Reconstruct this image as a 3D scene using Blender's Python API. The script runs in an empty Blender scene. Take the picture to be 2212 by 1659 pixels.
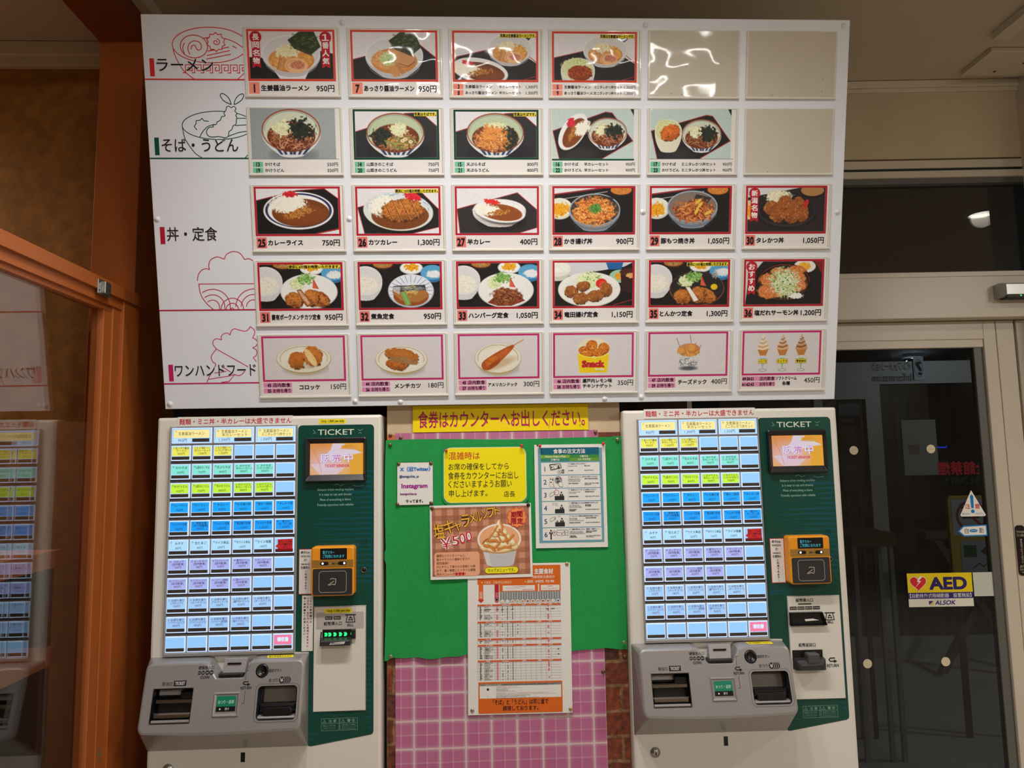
import bpy, math, random
import numpy as np
from mathutils import Vector, Matrix, Euler

# ------------------------------------------------------------------ scale
# The layout below is written in drawing millimetres; one drawing millimetre is U metres.
U = 0.00117
SC = bpy.context.scene
COL = SC.collection
def P(x, y, z): return Vector((x*U, y*U, z*U))

# ------------------------------------------------------------------ camera
cam_d = bpy.data.cameras.new('camera'); cam = bpy.data.objects.new('camera', cam_d); COL.objects.link(cam)
SC.camera = cam
cam_d.sensor_fit = 'HORIZONTAL'; cam_d.sensor_width = 36.0
cam_d.lens = 1543.72/2212*36.0
cam_d.clip_start = 0.02; cam_d.clip_end = 60
def _cam():
    yaw, pitch, roll = -0.04334, 0.10411, -0.01823
    cy, sy, cp, sp = math.cos(yaw), math.sin(yaw), math.cos(pitch), math.sin(pitch)
    f = Vector((-sy*cp, cy*cp, sp)); r = Vector((cy, sy, 0)); u = r.cross(f)
    c, s = math.cos(roll), math.sin(roll)
    r, u = c*r + s*u, -s*r + c*u
    m = Matrix(((r.x, u.x, -f.x), (r.y, u.y, -f.y), (r.z, u.z, -f.z))).to_4x4()
    m.translation = P(0, -1777.3, 1451.3)
    cam.matrix_world = m
_cam()

# ------------------------------------------------------------------ world, exposure
w = bpy.data.worlds.new('world'); SC.world = w; w.use_nodes = True
w.node_tree.nodes['Background'].inputs[0].default_value = (.5, .6, .8, 1)
w.node_tree.nodes['Background'].inputs[1].default_value = 0.004
SC.view_settings.view_transform = 'Standard'; SC.view_settings.look = 'None'
SC.view_settings.gamma = 1; SC.view_settings.exposure = -0.1; SC.view_settings.use_curve_mapping = False
try:
    SC.cycles.use_denoising = True
    SC.cycles.denoiser = 'OPENIMAGEDENOISE'
    SC.cycles.use_adaptive_sampling = True; SC.cycles.adaptive_threshold = .015
    SC.cycles.max_bounces = 8; SC.cycles.transparent_max_bounces = 16
    SC.cycles.sample_clamp_indirect = 4.0
except Exception: pass

# ------------------------------------------------------------------ lights of the room (downlights in the ceiling; fittings are built further down)
WARM = (1.0, .87, .70); NEUT = (1.0, .97, .94)
LAMPS = [  # x, y, watts, cone degrees, blend, colour, (aim x, y, z)
    (-330, -760, 55, 150, 1.0, NEUT, (-330, -745, 0)),
    (80, -760, 60, 150, 1.0, NEUT, (80, -745, 0)),
    (480, -760, 36, 150, 1.0, NEUT, (480, -745, 0)),
    (2550, -900, 105, 150, 1.0, WARM, (2500, -850, 0)),
    (100, -4400, 300, 108, .8, WARM, (100, -4400, 0)),  # added out of view: lights the floor so its bounce lifts the ceiling
    (-2100, 120, 120, 156, 1.0, WARM, (-2100, 120, 0)),  # added out of view to brighten the wallpaper behind the screen
]
TUBES = [(-150, -2850, 9), (1050, -2850, 7)]      # x, y, watts: tube lights across the hall
PANEL_W = 90.0      # the louvred panel light at the right of the hall

# ------------------------------------------------------------------ materials
def s2l(c):
    c = c/255.0
    return c/12.92 if c <= .04045 else ((c+.055)/1.055)**2.4
def L3(c, g=1.0): return tuple(min(.93, s2l(v)*g) for v in c)
_mc = {}
def mat(name, col, rough=.5, metal=0.0, spec=.5, var=0.0, vscale=40.0, bump=0.0, bscale=200.0, coat=0.0, g=1.0, coat_wave=0.0):
    k = (name, col, rough, metal)
    if k in _mc: return _mc[k]
    m = bpy.data.materials.new(name); m.use_nodes = True
    nt = m.node_tree; b = nt.nodes['Principled BSDF']
    c = L3(col, g)
    b.inputs['Base Color'].default_value = (*c, 1)
    b.inputs['Roughness'].default_value = rough; b.inputs['Metallic'].default_value = metal
    b.inputs['Specular IOR Level'].default_value = spec
    if coat: b.inputs['Coat Weight'].default_value = coat; b.inputs['Coat Roughness'].default_value = .06
    if var or bump or coat_wave: tc = nt.nodes.new('ShaderNodeTexCoord')
    if var:
        n = nt.nodes.new('ShaderNodeTexNoise'); n.inputs['Scale'].default_value = vscale; n.inputs['Detail'].default_value = 6
        nt.links.new(tc.outputs['Object'], n.inputs['Vector'])
        r = nt.nodes.new('ShaderNodeMapRange'); r.inputs[3].default_value = 1-var; r.inputs[4].default_value = 1+var
        r.inputs[1].default_value = .3; r.inputs[2].default_value = .7
        nt.links.new(n.outputs['Fac'], r.inputs[0])
        mx = nt.nodes.new('ShaderNodeVectorMath'); mx.operation = 'SCALE'; mx.inputs[0].default_value = c
        nt.links.new(r.outputs[0], mx.inputs['Scale']); nt.links.new(mx.outputs[0], b.inputs['Base Color'])
    if bump:
        n2 = nt.nodes.new('ShaderNodeTexNoise'); n2.inputs['Scale'].default_value = bscale; n2.inputs['Detail'].default_value = 4
        nt.links.new(tc.outputs['Object'], n2.inputs['Vector'])
        bp = nt.nodes.new('ShaderNodeBump'); bp.inputs['Strength'].default_value = bump; bp.inputs['Distance'].default_value = .002
        nt.links.new(n2.outputs['Fac'], bp.inputs['Height']); nt.links.new(bp.outputs[0], b.inputs['Normal'])
    if coat_wave:
        wave_coat(nt, b, tc, coat_wave)
    _mc[k] = m
    return m
def wave_coat(nt, b, tc, amount):
    """the clear plastic over a print: a gloss coat that is not quite flat"""
    n2 = nt.nodes.new('ShaderNodeTexNoise'); n2.inputs['Scale'].default_value = 9.0; n2.inputs['Detail'].default_value = 1
    nt.links.new(tc.outputs['Object'], n2.inputs['Vector'])
    bp = nt.nodes.new('ShaderNodeBump'); bp.inputs['Strength'].default_value = amount; bp.inputs['Distance'].default_value = .02
    nt.links.new(n2.outputs['Fac'], bp.inputs['Height']); nt.links.new(bp.outputs[0], b.inputs['Coat Normal'])
PG = 1.16                                   # prints are lighter than they look under the hall's dim lamps
def ink(*c, g=PG):
    k = ('ink', c, g)
    if k not in _mc:
        m = mat('print_ink_%02x%02x%02x' % c, c, rough=.55, spec=.25, g=g); _mc[k] = m
    return _mc[k]
def glow(name, col, s):
    k = (name, col, s)
    if k in _mc: return _mc[k]
    m = bpy.data.materials.new(name); m.use_nodes = True; b = m.node_tree.nodes['Principled BSDF']
    c = L3(col)
    b.inputs['Base Color'].default_value = (*[v*.5 for v in c], 1); b.inputs['Roughness'].default_value = .35
    b.inputs['Emission Color'].default_value = (*c, 1); b.inputs['Emission Strength'].default_value = s
    _mc[k] = m; return m
def glass_mat(name, tint=(1, 1, 1), ior=1.5, rough=0.0, k=1.0):
    m = bpy.data.materials.new(name); m.use_nodes = True; nt = m.node_tree; nt.nodes.clear()
    o = nt.nodes.new('ShaderNodeOutputMaterial'); mx = nt.nodes.new('ShaderNodeMixShader')
    t = nt.nodes.new('ShaderNodeBsdfTransparent'); t.inputs[0].default_value = (*tint, 1)
    g = nt.nodes.new('ShaderNodeBsdfGlossy'); g.inputs['Roughness'].default_value = rough
    f = nt.nodes.new('ShaderNodeFresnel'); f.inputs[0].default_value = ior
    ge = nt.nodes.new('ShaderNodeNewGeometry'); ir = nt.nodes.new('ShaderNodeMapRange'); ir.inputs[3].default_value = ior; ir.inputs[4].default_value = 1/ior
    nt.links.new(ge.outputs['Backfacing'], ir.inputs[0]); nt.links.new(ir.outputs[0], f.inputs[0])      # both faces of the pane mirror alike
    mu = nt.nodes.new('ShaderNodeMath'); mu.use_clamp = True; mu.operation = 'MULTIPLY'; mu.inputs[1].default_value = k
    nt.links.new(f.outputs[0], mu.inputs[0]); nt.links.new(mu.outputs[0], mx.inputs[0])
    nt.links.new(t.outputs[0], mx.inputs[1]); nt.links.new(g.outputs[0], mx.inputs[2]); nt.links.new(mx.outputs[0], o.inputs[0])
    return m
def print_mat(name, rough=.5, coat=0.0, wave=0.0, emit=0.0, gain=1.0):
    """a printed picture (or a lit screen): its colours are stored per grid point"""
    k = (name, 'pm')
    if k in _mc: return _mc[k]
    m = bpy.data.materials.new(name); m.use_nodes = True; nt = m.node_tree; b = nt.nodes['Principled BSDF']
    a = nt.nodes.new('ShaderNodeAttribute'); a.attribute_name = 'print'
    b.inputs['Roughness'].default_value = rough; b.inputs['Specular IOR Level'].default_value = .3
    if emit:
        b.inputs['Base Color'].default_value = (.02, .02, .02, 1)
        nt.links.new(a.outputs['Color'], b.inputs['Emission Color']); b.inputs['Emission Strength'].default_value = emit
    else:
        nt.links.new(a.outputs['Color'], b.inputs['Base Color'])
    if coat:
        b.inputs['Coat Weight'].default_value = coat; b.inputs['Coat Roughness'].default_value = .05
        tc = nt.nodes.new('ShaderNodeTexCoord'); wave_coat(nt, b, tc, wave)
    _mc[k] = m; return m

# ------------------------------------------------------------------ text outlines
_tc = {}
def text_geo(s, bold, res):
    k = (s, bold, res)
    if k in _tc: return _tc[k]
    cu = bpy.data.curves.new('text', 'FONT'); cu.body = s; cu.resolution_u = res
    ob = bpy.data.objects.new('text', cu); me = ob.to_mesh()
    v = np.empty(len(me.vertices)*3, 'f'); me.vertices.foreach_get('co', v); v = v.reshape(-1, 3)[:, :2].copy()
    f = [tuple(p.vertices) for p in me.polygons]
    ob.to_mesh_clear(); bpy.data.objects.remove(ob); bpy.data.curves.remove(cu)
    if len(v) == 0: v = np.zeros((1, 2), 'f')
    _tc[k] = (v, f, v.min(0), v.max(0)); return _tc[k]

# ------------------------------------------------------------------ mesh builder: x to the right, y down, z out of the face (towards the hall), in drawing mm
class MB:
    def __init__(s): s.V = []; s.F = []; s.I = []; s.M = []; s.sm = []
    def mi(s, m):
        if m not in s.M: s.M.append(m)
        return s.M.index(m)
    def add(s, vs, fs, m, smooth=False):
        o = len(s.V); s.V.extend(vs); i = s.mi(m)
        for f in fs: s.F.append(tuple(o+k for k in f)); s.I.append(i); s.sm.append(smooth)
    def poly(s, pts, z, m):
        a = sum(p[0]*q[1]-q[0]*p[1] for p, q in zip(pts, pts[1:]+pts[:1]))
        if a > 0: pts = pts[::-1]
        s.add([(p[0], p[1], z) for p in pts], [tuple(range(len(pts)))], m)
    def rect(s, x0, y0, x1, y1, z, m): s.poly([(x0, y0), (x0, y1), (x1, y1), (x1, y0)], z, m)
    @staticmethod
    def rr(x0, y0, x1, y1, r, n=5):
        out = []
        for cx, cy, a0 in ((x1-r, y1-r, 0), (x0+r, y1-r, 90), (x0+r, y0+r, 180), (x1-r, y0+r, 270)):
            for i in range(n+1):
                a = math.radians(a0+90*i/n); out.append((cx+r*math.cos(a), cy+r*math.sin(a)))
        return out
    def rrect(s, x0, y0, x1, y1, r, z, m): s.poly(s.rr(x0, y0, x1, y1, r), z, m)
    def frame(s, x0, y0, x1, y1, t, z, m):
        s.rect(x0, y0, x1, y0+t, z, m); s.rect(x0, y1-t, x1, y1, z, m); s.rect(x0, y0+t, x0+t, y1-t, z, m); s.rect(x1-t, y0+t, x1, y1-t, z, m)
    def ell(s, cx, cy, rx, ry, z, m, n=24, a0=0, a1=360):
        s.poly([(cx+rx*math.cos(math.radians(a0+(a1-a0)*i/n)), cy+ry*math.sin(math.radians(a0+(a1-a0)*i/n))) for i in range(n + (0 if a1-a0 == 360 else 1))], z, m)
    def line(s, pts, w, z, m, closed=False):
        """a ribbon along the points"""
        p = [Vector((a[0], a[1])) for a in pts]; n = len(p)
        if n < 2: return
        ls, rs = [], []
        for i in range(n):
            a = p[(i-1) % n] if (closed or i > 0) else None; b = p[(i+1) % n] if (closed or i < n-1) else None
            d1 = (p[i]-a).normalized() if a is not None and (p[i]-a).length > 1e-9 else None
            d2 = (b-p[i]).normalized() if b is not None and (b-p[i]).length > 1e-9 else None
            if d1 is None: d1 = d2
            if d2 is None: d2 = d1
            t = d1+d2
            t = t.normalized() if t.length > 1e-6 else d1
            nn = Vector((-t.y, t.x)); k = max(.35, nn.dot(Vector((-d1.y, d1.x))))
            ls.append(p[i]+nn*(w/2/k)); rs.append(p[i]-nn*(w/2/k))
        vs = [(q.x, q.y, z) for q in ls]+[(q.x, q.y, z) for q in rs]
        s.add(vs, [(i, (i+1) % n, n+(i+1) % n, n+i) for i in range(n if closed else n-1)], m)
    def arc(s, cx, cy, rx, ry, a0, a1, w, z, m, n=28):
        s.line([(cx+rx*math.cos(math.radians(a0+(a1-a0)*i/n)), cy+ry*math.sin(math.radians(a0+(a1-a0)*i/n))) for i in range(n+1)], w, z, m)
    @staticmethod
    def heavy(bold):
        """shifts that thicken the strokes of a letter"""
        if bold <= 0: return [(0, 0)]
        n = 4 if bold < .034 else 8
        return [(bold*math.cos(2*math.pi*(i+.5)/n), bold*math.sin(2*math.pi*(i+.5)/n)) for i in range(n)]
    def text(s, t, x0, y0, x1, y1, z, m, bold=0.0, res=2, shear=0.0, flip=False, rot=0.0):
        """lettering whose ink fills the box"""
        v0, f, lo, hi = text_geo(t, 0, res); d = np.maximum(hi-lo, 1e-6)
        if bold > .04: d = d+2*bold; lo = lo-bold; hi = hi+bold
        for k, (bx_, by_) in enumerate(s.heavy(bold)): s._text(v0+np.array((bx_, by_), 'f'), f, lo, hi, d, x0, y0, x1, y1, z+.025*k, m, shear, flip, rot)
    def _text(s, v, f, lo, hi, d, x0, y0, x1, y1, z, m, shear, flip, rot):
        X = (v[:, 0]-lo[0])/d[0]; Y = (hi[1]-v[:, 1])/d[1]
        if flip: X = 1-X
        xx = x0+X*(x1-x0)+(1-Y)*shear; yy = y0+Y*(y1-y0)
        if rot:
            cx, cy = (x0+x1)/2, (y0+y1)/2; c, n = math.cos(rot), math.sin(rot)
            xx, yy = cx+(xx-cx)*c-(yy-cy)*n, cy+(xx-cx)*n+(yy-cy)*c
        s.add([(float(a), float(b), z) for a, b in zip(xx, yy)], [q[::-1] for q in f] if flip else f, m)
    def textc(s, t, x, y, h, z, m, al='c', maxw=None, bold=0.0, res=2, squeeze=1.0):
        """lettering of cap height h, centred (or left / right aligned) at x, vertical middle y"""
        v, f, lo, hi = text_geo(t, 0, res)
        k = h/.8; kx = k*squeeze; wd = (hi[0]-lo[0])*kx
        if maxw and wd > maxw: kx *= maxw/wd; wd = maxw
        ox = x-wd/2 if al == 'c' else (x if al == 'l' else x-wd)
        for i, (bx_, by_) in enumerate(s.heavy(bold)):
            xx = ox+(v[:, 0]-lo[0]+bx_)*kx; yy = y-(v[:, 1]-.36+by_)*k
            s.add([(float(a), float(b), z+.025*i) for a, b in zip(xx, yy)], f, m)
    def vtext(s, t, x, y0, y1, h, z, m, bold=0.0, res=1):
        n = len(t)
        for i, ch in enumerate(t):
            if ch.strip(): s.textc(ch, x, y0+(y1-y0)*(i+.5)/n, h, z, m, bold=bold, res=res)
    def box(s, x0, y0, z0, x1, y1, z1, m, b=0.0):
        """a block, its front edges chamfered by b"""
        if b <= 0:
            vs = [(x0, y0, z0), (x1, y0, z0), (x1, y1, z0), (x0, y1, z0), (x0, y0, z1), (x1, y0, z1), (x1, y1, z1), (x0, y1, z1)]
            s.add(vs, [(0, 1, 2, 3), (4, 7, 6, 5), (0, 4, 5, 1), (1, 5, 6, 2), (2, 6, 7, 3), (3, 7, 4, 0)], m)
        else: s.loft([[(x0, y0), (x1, y0), (x1, y1), (x0, y1)]]*2+[[(x0+b, y0+b), (x1-b, y0+b), (x1-b, y1-b), (x0+b, y1-b)]], [z0, z1-b, z1], m)
    def loft(s, rings, zs, m, cap=True, base=True, smooth=False):
        n = len(rings[0]); vs = []
        for r, z in zip(rings, zs): vs += [(p[0], p[1], (z[i] if isinstance(z, (list, tuple)) else z)) for i, p in enumerate(r)]
        fs = []
        for k in range(len(rings)-1):
            for i in range(n): fs.append((k*n+i, (k*n)+(i+1) % n, (k+1)*n+(i+1) % n, (k+1)*n+i)[::-1])
        if cap: fs.append(tuple(range((len(rings)-1)*n, len(rings)*n))[::-1])
        if base: fs.append(tuple(range(n)))
        s.add(vs, fs, m, smooth)
    def rbox(s, x0, y0, z0, x1, y1, z1, r, m, b=1.0):
        """a block with rounded outline and softened front edge"""
        R = s.rr
        s.loft([R(x0, y0, x1, y1, r), R(x0, y0, x1, y1, r), R(x0+b*.3, y0+b*.3, x1-b*.3, y1-b*.3, max(.1, r-b*.3)), R(x0+b, y0+b, x1-b, y1-b, max(.1, r-b))], [z0, z1-b, z1-b*.3, z1], m)
    def disc(s, cx, cy, prof, m, n=24, smooth=True):
        """a turned shape about the outward axis: prof = [(radius, z), ...]"""
        s.loft([[(cx+r*math.cos(2*math.pi*i/n), cy+r*math.sin(2*math.pi*i/n)) for i in range(n)] for r, z in prof], [z for r, z in prof], m, smooth=smooth)
    def build(s, name, parent=None, loc=None, rot=None, label=None):
        me = bpy.data.meshes.new(name)
        me.from_pydata([(x*U, -z*U, -y*U) for x, y, z in s.V], [], s.F)
        me.polygons.foreach_set('material_index', s.I); me.polygons.foreach_set('use_smooth', s.sm)
        for m in s.M: me.materials.append(m)
        me.update()
        return link(name, me, parent, loc, rot, label)
def link(name, me, parent=None, loc=None, rot=None, label=None):
    o = bpy.data.objects.new(name, me); COL.objects.link(o)
    if parent: o.parent = parent
    if loc is not None: o.location = loc
    if rot is not None: o.rotation_euler = rot
    if label: o['label'] = label
    return o
def thing(name, label, cat, loc=(0, 0, 0), rot=(0, 0, 0), group=None):
    o = bpy.data.objects.new(name, None); COL.objects.link(o); o.empty_display_size = .05
    o.location = loc; o.rotation_euler = rot; o['label'] = label; o['category'] = cat
    if group: o['group'] = group
    return o
def tag(o, label, cat, group=None):
    o['label'] = label; o['category'] = cat
    if group: o['group'] = group
    return o
def structure(o): o['kind'] = 'structure'; return o
def copy_tree(o, parent=None):
    c = o.copy(); COL.objects.link(c)
    if parent: c.parent = parent
    for ch in list(o.children): copy_tree(ch, c)
    return c
def wbox(m, x0, y0, z0, x1, y1, z1, mt, b=0.0):
    """a block given in world drawing mm (x, depth y, height z)"""
    m.box(x0, -z1, -y1, x1, -z0, -y0, mt, b)
# ------------------------------------------------------------------ printed pictures: drawn shape by shape on a colour grid (units: 180 x 100)
_lat = {}
def vn(x, y, sc, seed):
    if seed not in _lat: _lat[seed] = np.random.RandomState(seed).rand(64, 64)
    g = _lat[seed]; u = x/sc+100.37; v = y/sc+100.71
    iu = np.floor(u).astype(int); iv = np.floor(v).astype(int); fu = u-iu; fv = v-iv
    fu = fu*fu*(3-2*fu); fv = fv*fv*(3-2*fv)
    a = g[iv % 64, iu % 64]; b = g[iv % 64, (iu+1) % 64]; c = g[(iv+1) % 64, iu % 64]; d = g[(iv+1) % 64, (iu+1) % 64]
    return (a*(1-fu)+b*fu)*(1-fv)+(c*(1-fu)+d*fu)*fv
def C_(c): return np.array(c, float)/255
class Cv:
    def __init__(s, w, h, bg, W=180.0, H=100.0):
        s.w, s.h, s.W, s.H = w, h, W, H
        s.a = np.tile(C_(bg), (h, w, 1))
        s.X, s.Y = np.meshgrid(np.linspace(0, W, w), np.linspace(0, H, h)); s.px = W/w; s.sd = 1
    def sl(s, x0, y0, x1, y1):
        i0 = max(0, int(x0/s.W*(s.w-1))-1); i1 = min(s.w, int(x1/s.W*(s.w-1))+3)
        j0 = max(0, int(y0/s.H*(s.h-1))-1); j1 = min(s.h, int(y1/s.H*(s.h-1))+3)
        return (slice(j0, max(j0, j1)), slice(i0, max(i0, i1)))
    def put(s, q, m, col):
        s.a[q] += m[..., None]*(col-s.a[q])
    def e(s, cx, cy, rx, ry, col, rot=0, a=1.0, soft=1.2):
        R = max(rx, ry)+2; q = s.sl(cx-R, cy-R, cx+R, cy+R); x = s.X[q]-cx; y = s.Y[q]-cy
        c, n = math.cos(math.radians(rot)), math.sin(math.radians(rot)); u = (x*c+y*n)/rx; v = (-x*n+y*c)/ry
        d = (np.sqrt(u*u+v*v)-1)*min(rx, ry)
        s.put(q, np.clip(.5-d/soft, 0, 1)*a, C_(col))
    def rag(s, cx, cy, rx, ry, cols, rot=0, rough=.35, sc=3.0, a=1.0, soft=.25):
        """a heap of food: broken outline, mottled in several colours"""
        s.sd += 1; R = max(rx, ry)*1.5+2; q = s.sl(cx-R, cy-R, cx+R, cy+R); X = s.X[q]; Y = s.Y[q]; x = X-cx; y = Y-cy
        c, n = math.cos(math.radians(rot)), math.sin(math.radians(rot)); u = (x*c+y*n)/rx; v = (-x*n+y*c)/ry
        d = np.sqrt(u*u+v*v)-1+(vn(X, Y, sc*1.3, s.sd)-.5)*rough*1.6
        m = np.clip(.5-d/soft, 0, 1)*a
        t = np.clip((.6*vn(X, Y, sc, s.sd+500)+.4*vn(X, Y, sc*.45, s.sd+900)-.2)/.6, 0, .999)*(len(cols)-1)
        P_ = np.array(cols, float)/255; i = t.astype(int); f = (t-i)[..., None]
        s.put(q, m, P_[i]*(1-f)+P_[np.minimum(i+1, len(cols)-1)]*f)
    def poly(s, pts, col, a=1.0):
        xs = [p[0] for p in pts]; ys = [p[1] for p in pts]; q = s.sl(min(xs), min(ys), max(xs), max(ys)); X = s.X[q]; Y = s.Y[q]; m = 0
        for ox, oy in ((-.25, -.25), (.25, -.25), (-.25, .25), (.25, .25)):
            x = X+ox*s.px; y = Y+oy*s.px; k = np.zeros(X.shape, bool)
            for (x0, y0), (x1, y1) in zip(pts, pts[1:]+pts[:1]):
                if y0 != y1: k ^= ((y0 > y) != (y1 > y)) & (x < (x1-x0)*(y-y0)/(y1-y0)+x0)
            m = m+k*.25
        s.put(q, m*a, C_(col))
    def ln(s, pts, w, col, a=1.0, soft=.9):
        xs = [p[0] for p in pts]; ys = [p[1] for p in pts]; q = s.sl(min(xs)-w, min(ys)-w, max(xs)+w, max(ys)+w); X = s.X[q]; Y = s.Y[q]
        if X.size == 0: return
        D = np.full(X.shape, 1e9)
        for (x0, y0), (x1, y1) in zip(pts, pts[1:]):
            dx, dy = x1-x0, y1-y0; L = dx*dx+dy*dy+1e-9; t = np.clip(((X-x0)*dx+(Y-y0)*dy)/L, 0, 1)
            D = np.minimum(D, np.hypot(X-x0-t*dx, Y-y0-t*dy))
        s.put(q, np.clip(.5-(D-w/2)/soft, 0, 1)*a, C_(col))
    def strands(s, cx, cy, rx, ry, cols, n, ln=14, w=.9, curl=1.6, rot=None, a=.9):
        s.sd += 1; r = random.Random(s.sd*7+3)
        for _ in range(n):
            t = r.random()*6.283; k = math.sqrt(r.random()); x = cx+rx*k*math.cos(t); y = cy+ry*k*math.sin(t)
            d = r.random()*6.283 if rot is None else math.radians(rot+r.uniform(-25, 25)); cv = r.uniform(-curl, curl); pts = []
            for i in range(6):
                if ((x-cx)/rx)**2+((y-cy)/ry)**2 > 1.12: break
                pts.append((x, y)); x += math.cos(d)*ln/5; y += math.sin(d)*ln/5*.8; d += cv/5*1.6
            if len(pts) > 1: s.ln(pts, w, cols[r.randrange(len(cols))], a)
    def dots(s, cx, cy, rx, ry, cols, n, r0=.8, r1=1.6):
        s.sd += 1; r = random.Random(s.sd*11)
        for _ in range(n):
            t = r.random()*6.283; k = math.sqrt(r.random()); R = r.uniform(r0, r1)
            s.e(cx+rx*k*math.cos(t), cy+ry*k*math.sin(t), R, R*.8, cols[r.randrange(len(cols))], a=.9)
    def done(s): return np.clip(s.a, 0, 1)
def picture(name, cv, x0, y0, x1, y1, z, material, parent=None, g=PG, loc=None, rot=None):
    a = cv.done(); h, w_ = a.shape[:2]
    lin = np.where(a <= .04045, a/12.92, ((a+.055)/1.055)**2.4)
    lin = np.minimum(lin*g, .93)
    xs = np.linspace(x0, x1, w_); ys = np.linspace(y0, y1, h); X, Y = np.meshgrid(xs, ys)
    co = np.stack([X*U, np.full(X.shape, -z*U), -Y*U], -1).reshape(-1, 3).astype('f')
    j, i = np.meshgrid(np.arange(h-1), np.arange(w_-1), indexing='ij'); k = (j*w_+i).ravel()
    f = np.stack([k, k+w_, k+w_+1, k+1], 1).astype('i')
    me = bpy.data.meshes.new(name); nf = len(f)
    me.vertices.add(len(co)); me.vertices.foreach_set('co', co.ravel())
    me.loops.add(nf*4); me.loops.foreach_set('vertex_index', f.ravel())
    me.polygons.add(nf); me.polygons.foreach_set('loop_start', np.arange(nf, dtype='i')*4)
    at = me.color_attributes.new('print', 'FLOAT_COLOR', 'POINT')
    at.data.foreach_set('color', np.concatenate([lin.reshape(-1, 3), np.ones((len(co), 1))], 1).astype('f').ravel())
    me.materials.append(material); me.update(calc_edges=True)
    return link(name, me, parent, loc, rot)

BLK = (28, 26, 27); TRED = (170, 45, 40); WHT = (226, 224, 228)
BRN = [(120, 62, 22), (176, 98, 38), (205, 132, 60), (150, 80, 28)]
GRN = [(60, 110, 40), (120, 175, 80), (170, 205, 120)]
def tray(c, pts, col=BLK, edge=True):
    c.poly(pts, col)
    if edge:
        for a, b in zip(pts, pts[1:]+pts[:1]):
            if (0 < a[0] < 180 or 0 < b[0] < 180) and (0 < a[1] < 100 or 0 < b[1] < 100): c.ln([a, b], 1.5, TRED)
def bowl(c, cx, cy, rx, ry, d, body, rim, inner, foot=.45, stripes=None, lines=None):
    L, Rr = [], []
    for i in range(13):
        t = i/12; hw = rx*(1-(1-foot)*t**2.1); y = cy+(ry*.55+d)*t*1.05+ry*.1
        L.append((cx-hw, y)); Rr.append((cx+hw, y))
    yb = L[-1][1]; bot = [(cx+rx*foot*math.cos(math.pi*k/8), yb+ry*.35*foot*math.sin(math.pi*k/8)) for k in range(9)]
    c.poly(L+bot[::-1]+Rr[::-1], body)
    if stripes:
        for k in stripes[1]:
            x = cx+rx*k; c.poly([(x-rx*.06, cy+ry*.72), (x+rx*.07, cy+ry*.72), (cx+(x-cx)*.62+rx*.045, yb+1), (cx+(x-cx)*.62-rx*.04, yb+1)], stripes[0])
    if lines:
        for k in lines[1]: c.ln([(cx+rx*math.cos(a)*(1-.1*k), cy+2+ry*math.sin(a)*.95+d*k) for a in [math.pi*(.12+.76*i/14) for i in range(15)]], .8, lines[0])
    c.e(cx, cy, rx, ry, rim); c.e(cx, cy+.5, rx*.955, ry*.94, inner)
def ramen(c, cx, cy, k, onion=True):
    sx = lambda v: cx+v*k
    sy = lambda v: cy+v*k
    bowl(c, cx, cy, 63*k, 39*k, 16*k, (196, 194, 198), (232, 231, 233), (215, 214, 217), .46, lines=((170, 170, 176), (.3, .6)))
    c.e(cx, sy(14), 49*k, 26*k, (205, 128, 56)); c.e(cx, sy(12), 46*k, 24*k, (222, 158, 84), a=.8, soft=4)
    c.strands(cx-30*k, sy(17), 19*k, 17*k, [(240, 200, 120), (226, 172, 90), (190, 120, 50)], 22, 22*k, 1.3*k, 3)
    c.strands(sx(30), sy(9), 17*k, 18*k, [(246, 205, 110), (232, 178, 70), (200, 135, 45)], 34, 24*k, 1.3*k, 2)
    if onion:
        c.rag(sx(-8), sy(-4), 26*k, 13*k, [(230, 220, 170), (248, 242, 215), (222, 205, 140), (250, 246, 228)], rough=.5, sc=3*k+1)
        c.strands(sx(-8), sy(-3), 25*k, 12*k, [(252, 248, 230), (214, 200, 140)], 40, 7*k, .7, 1)
    c.poly([(sx(-26), sy(10)), (sx(-15), sy(6)), (sx(-8), sy(22)), (sx(-22), sy(36)), (sx(-33), sy(34))], (205, 140, 80))
    c.ln([(sx(-24), sy(10)), (sx(-30), sy(34))], 1, (160, 95, 45)); c.ln([(sx(-17), sy(8)), (sx(-22), sy(34))], 1, (226, 170, 110))
    c.e(sx(10), sy(26), 25*k, 16*k, (232, 184, 134)); c.rag(sx(14), sy(25), 16*k, 9*k, [(214, 140, 110), (190, 110, 84), (226, 168, 130)], rough=.3, sc=4*k+1)
    c.ln([(sx(4)+15*k*math.cos(t), sy(26)+11*k*math.sin(t)) for t in [math.pi*(.7+i/8) for i in range(9)]], 1.1, (190, 118, 80))
def nori(c, cx, cy, k):
    p = [(-7, -28), (18, -46), (50, -47), (64, -14), (44, 2), (8, -16)]
    p = [(cx+a*k, cy+b*k) for a, b in p]; c.poly(p, (44, 58, 26))
    c.sd += 1; r = random.Random(5)
    for _ in range(60):
        a, b, t = r.random(), r.random(), r.random()
        x = cx+(a*58-2)*k; y = cy+(-44+b*30+abs(a-.5)*10)*k
        c.e(x, y, 2.6*k, 1.7*k, [(86, 108, 40), (60, 80, 34), (110, 128, 56), (24, 32, 16)][r.randrange(4)], a=.55, soft=2)
    c.poly([p[0], p[5], p[4], (cx+46*k, cy+6*k), (cx+6*k, cy-10*k)], (22, 26, 14), .7)
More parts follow.
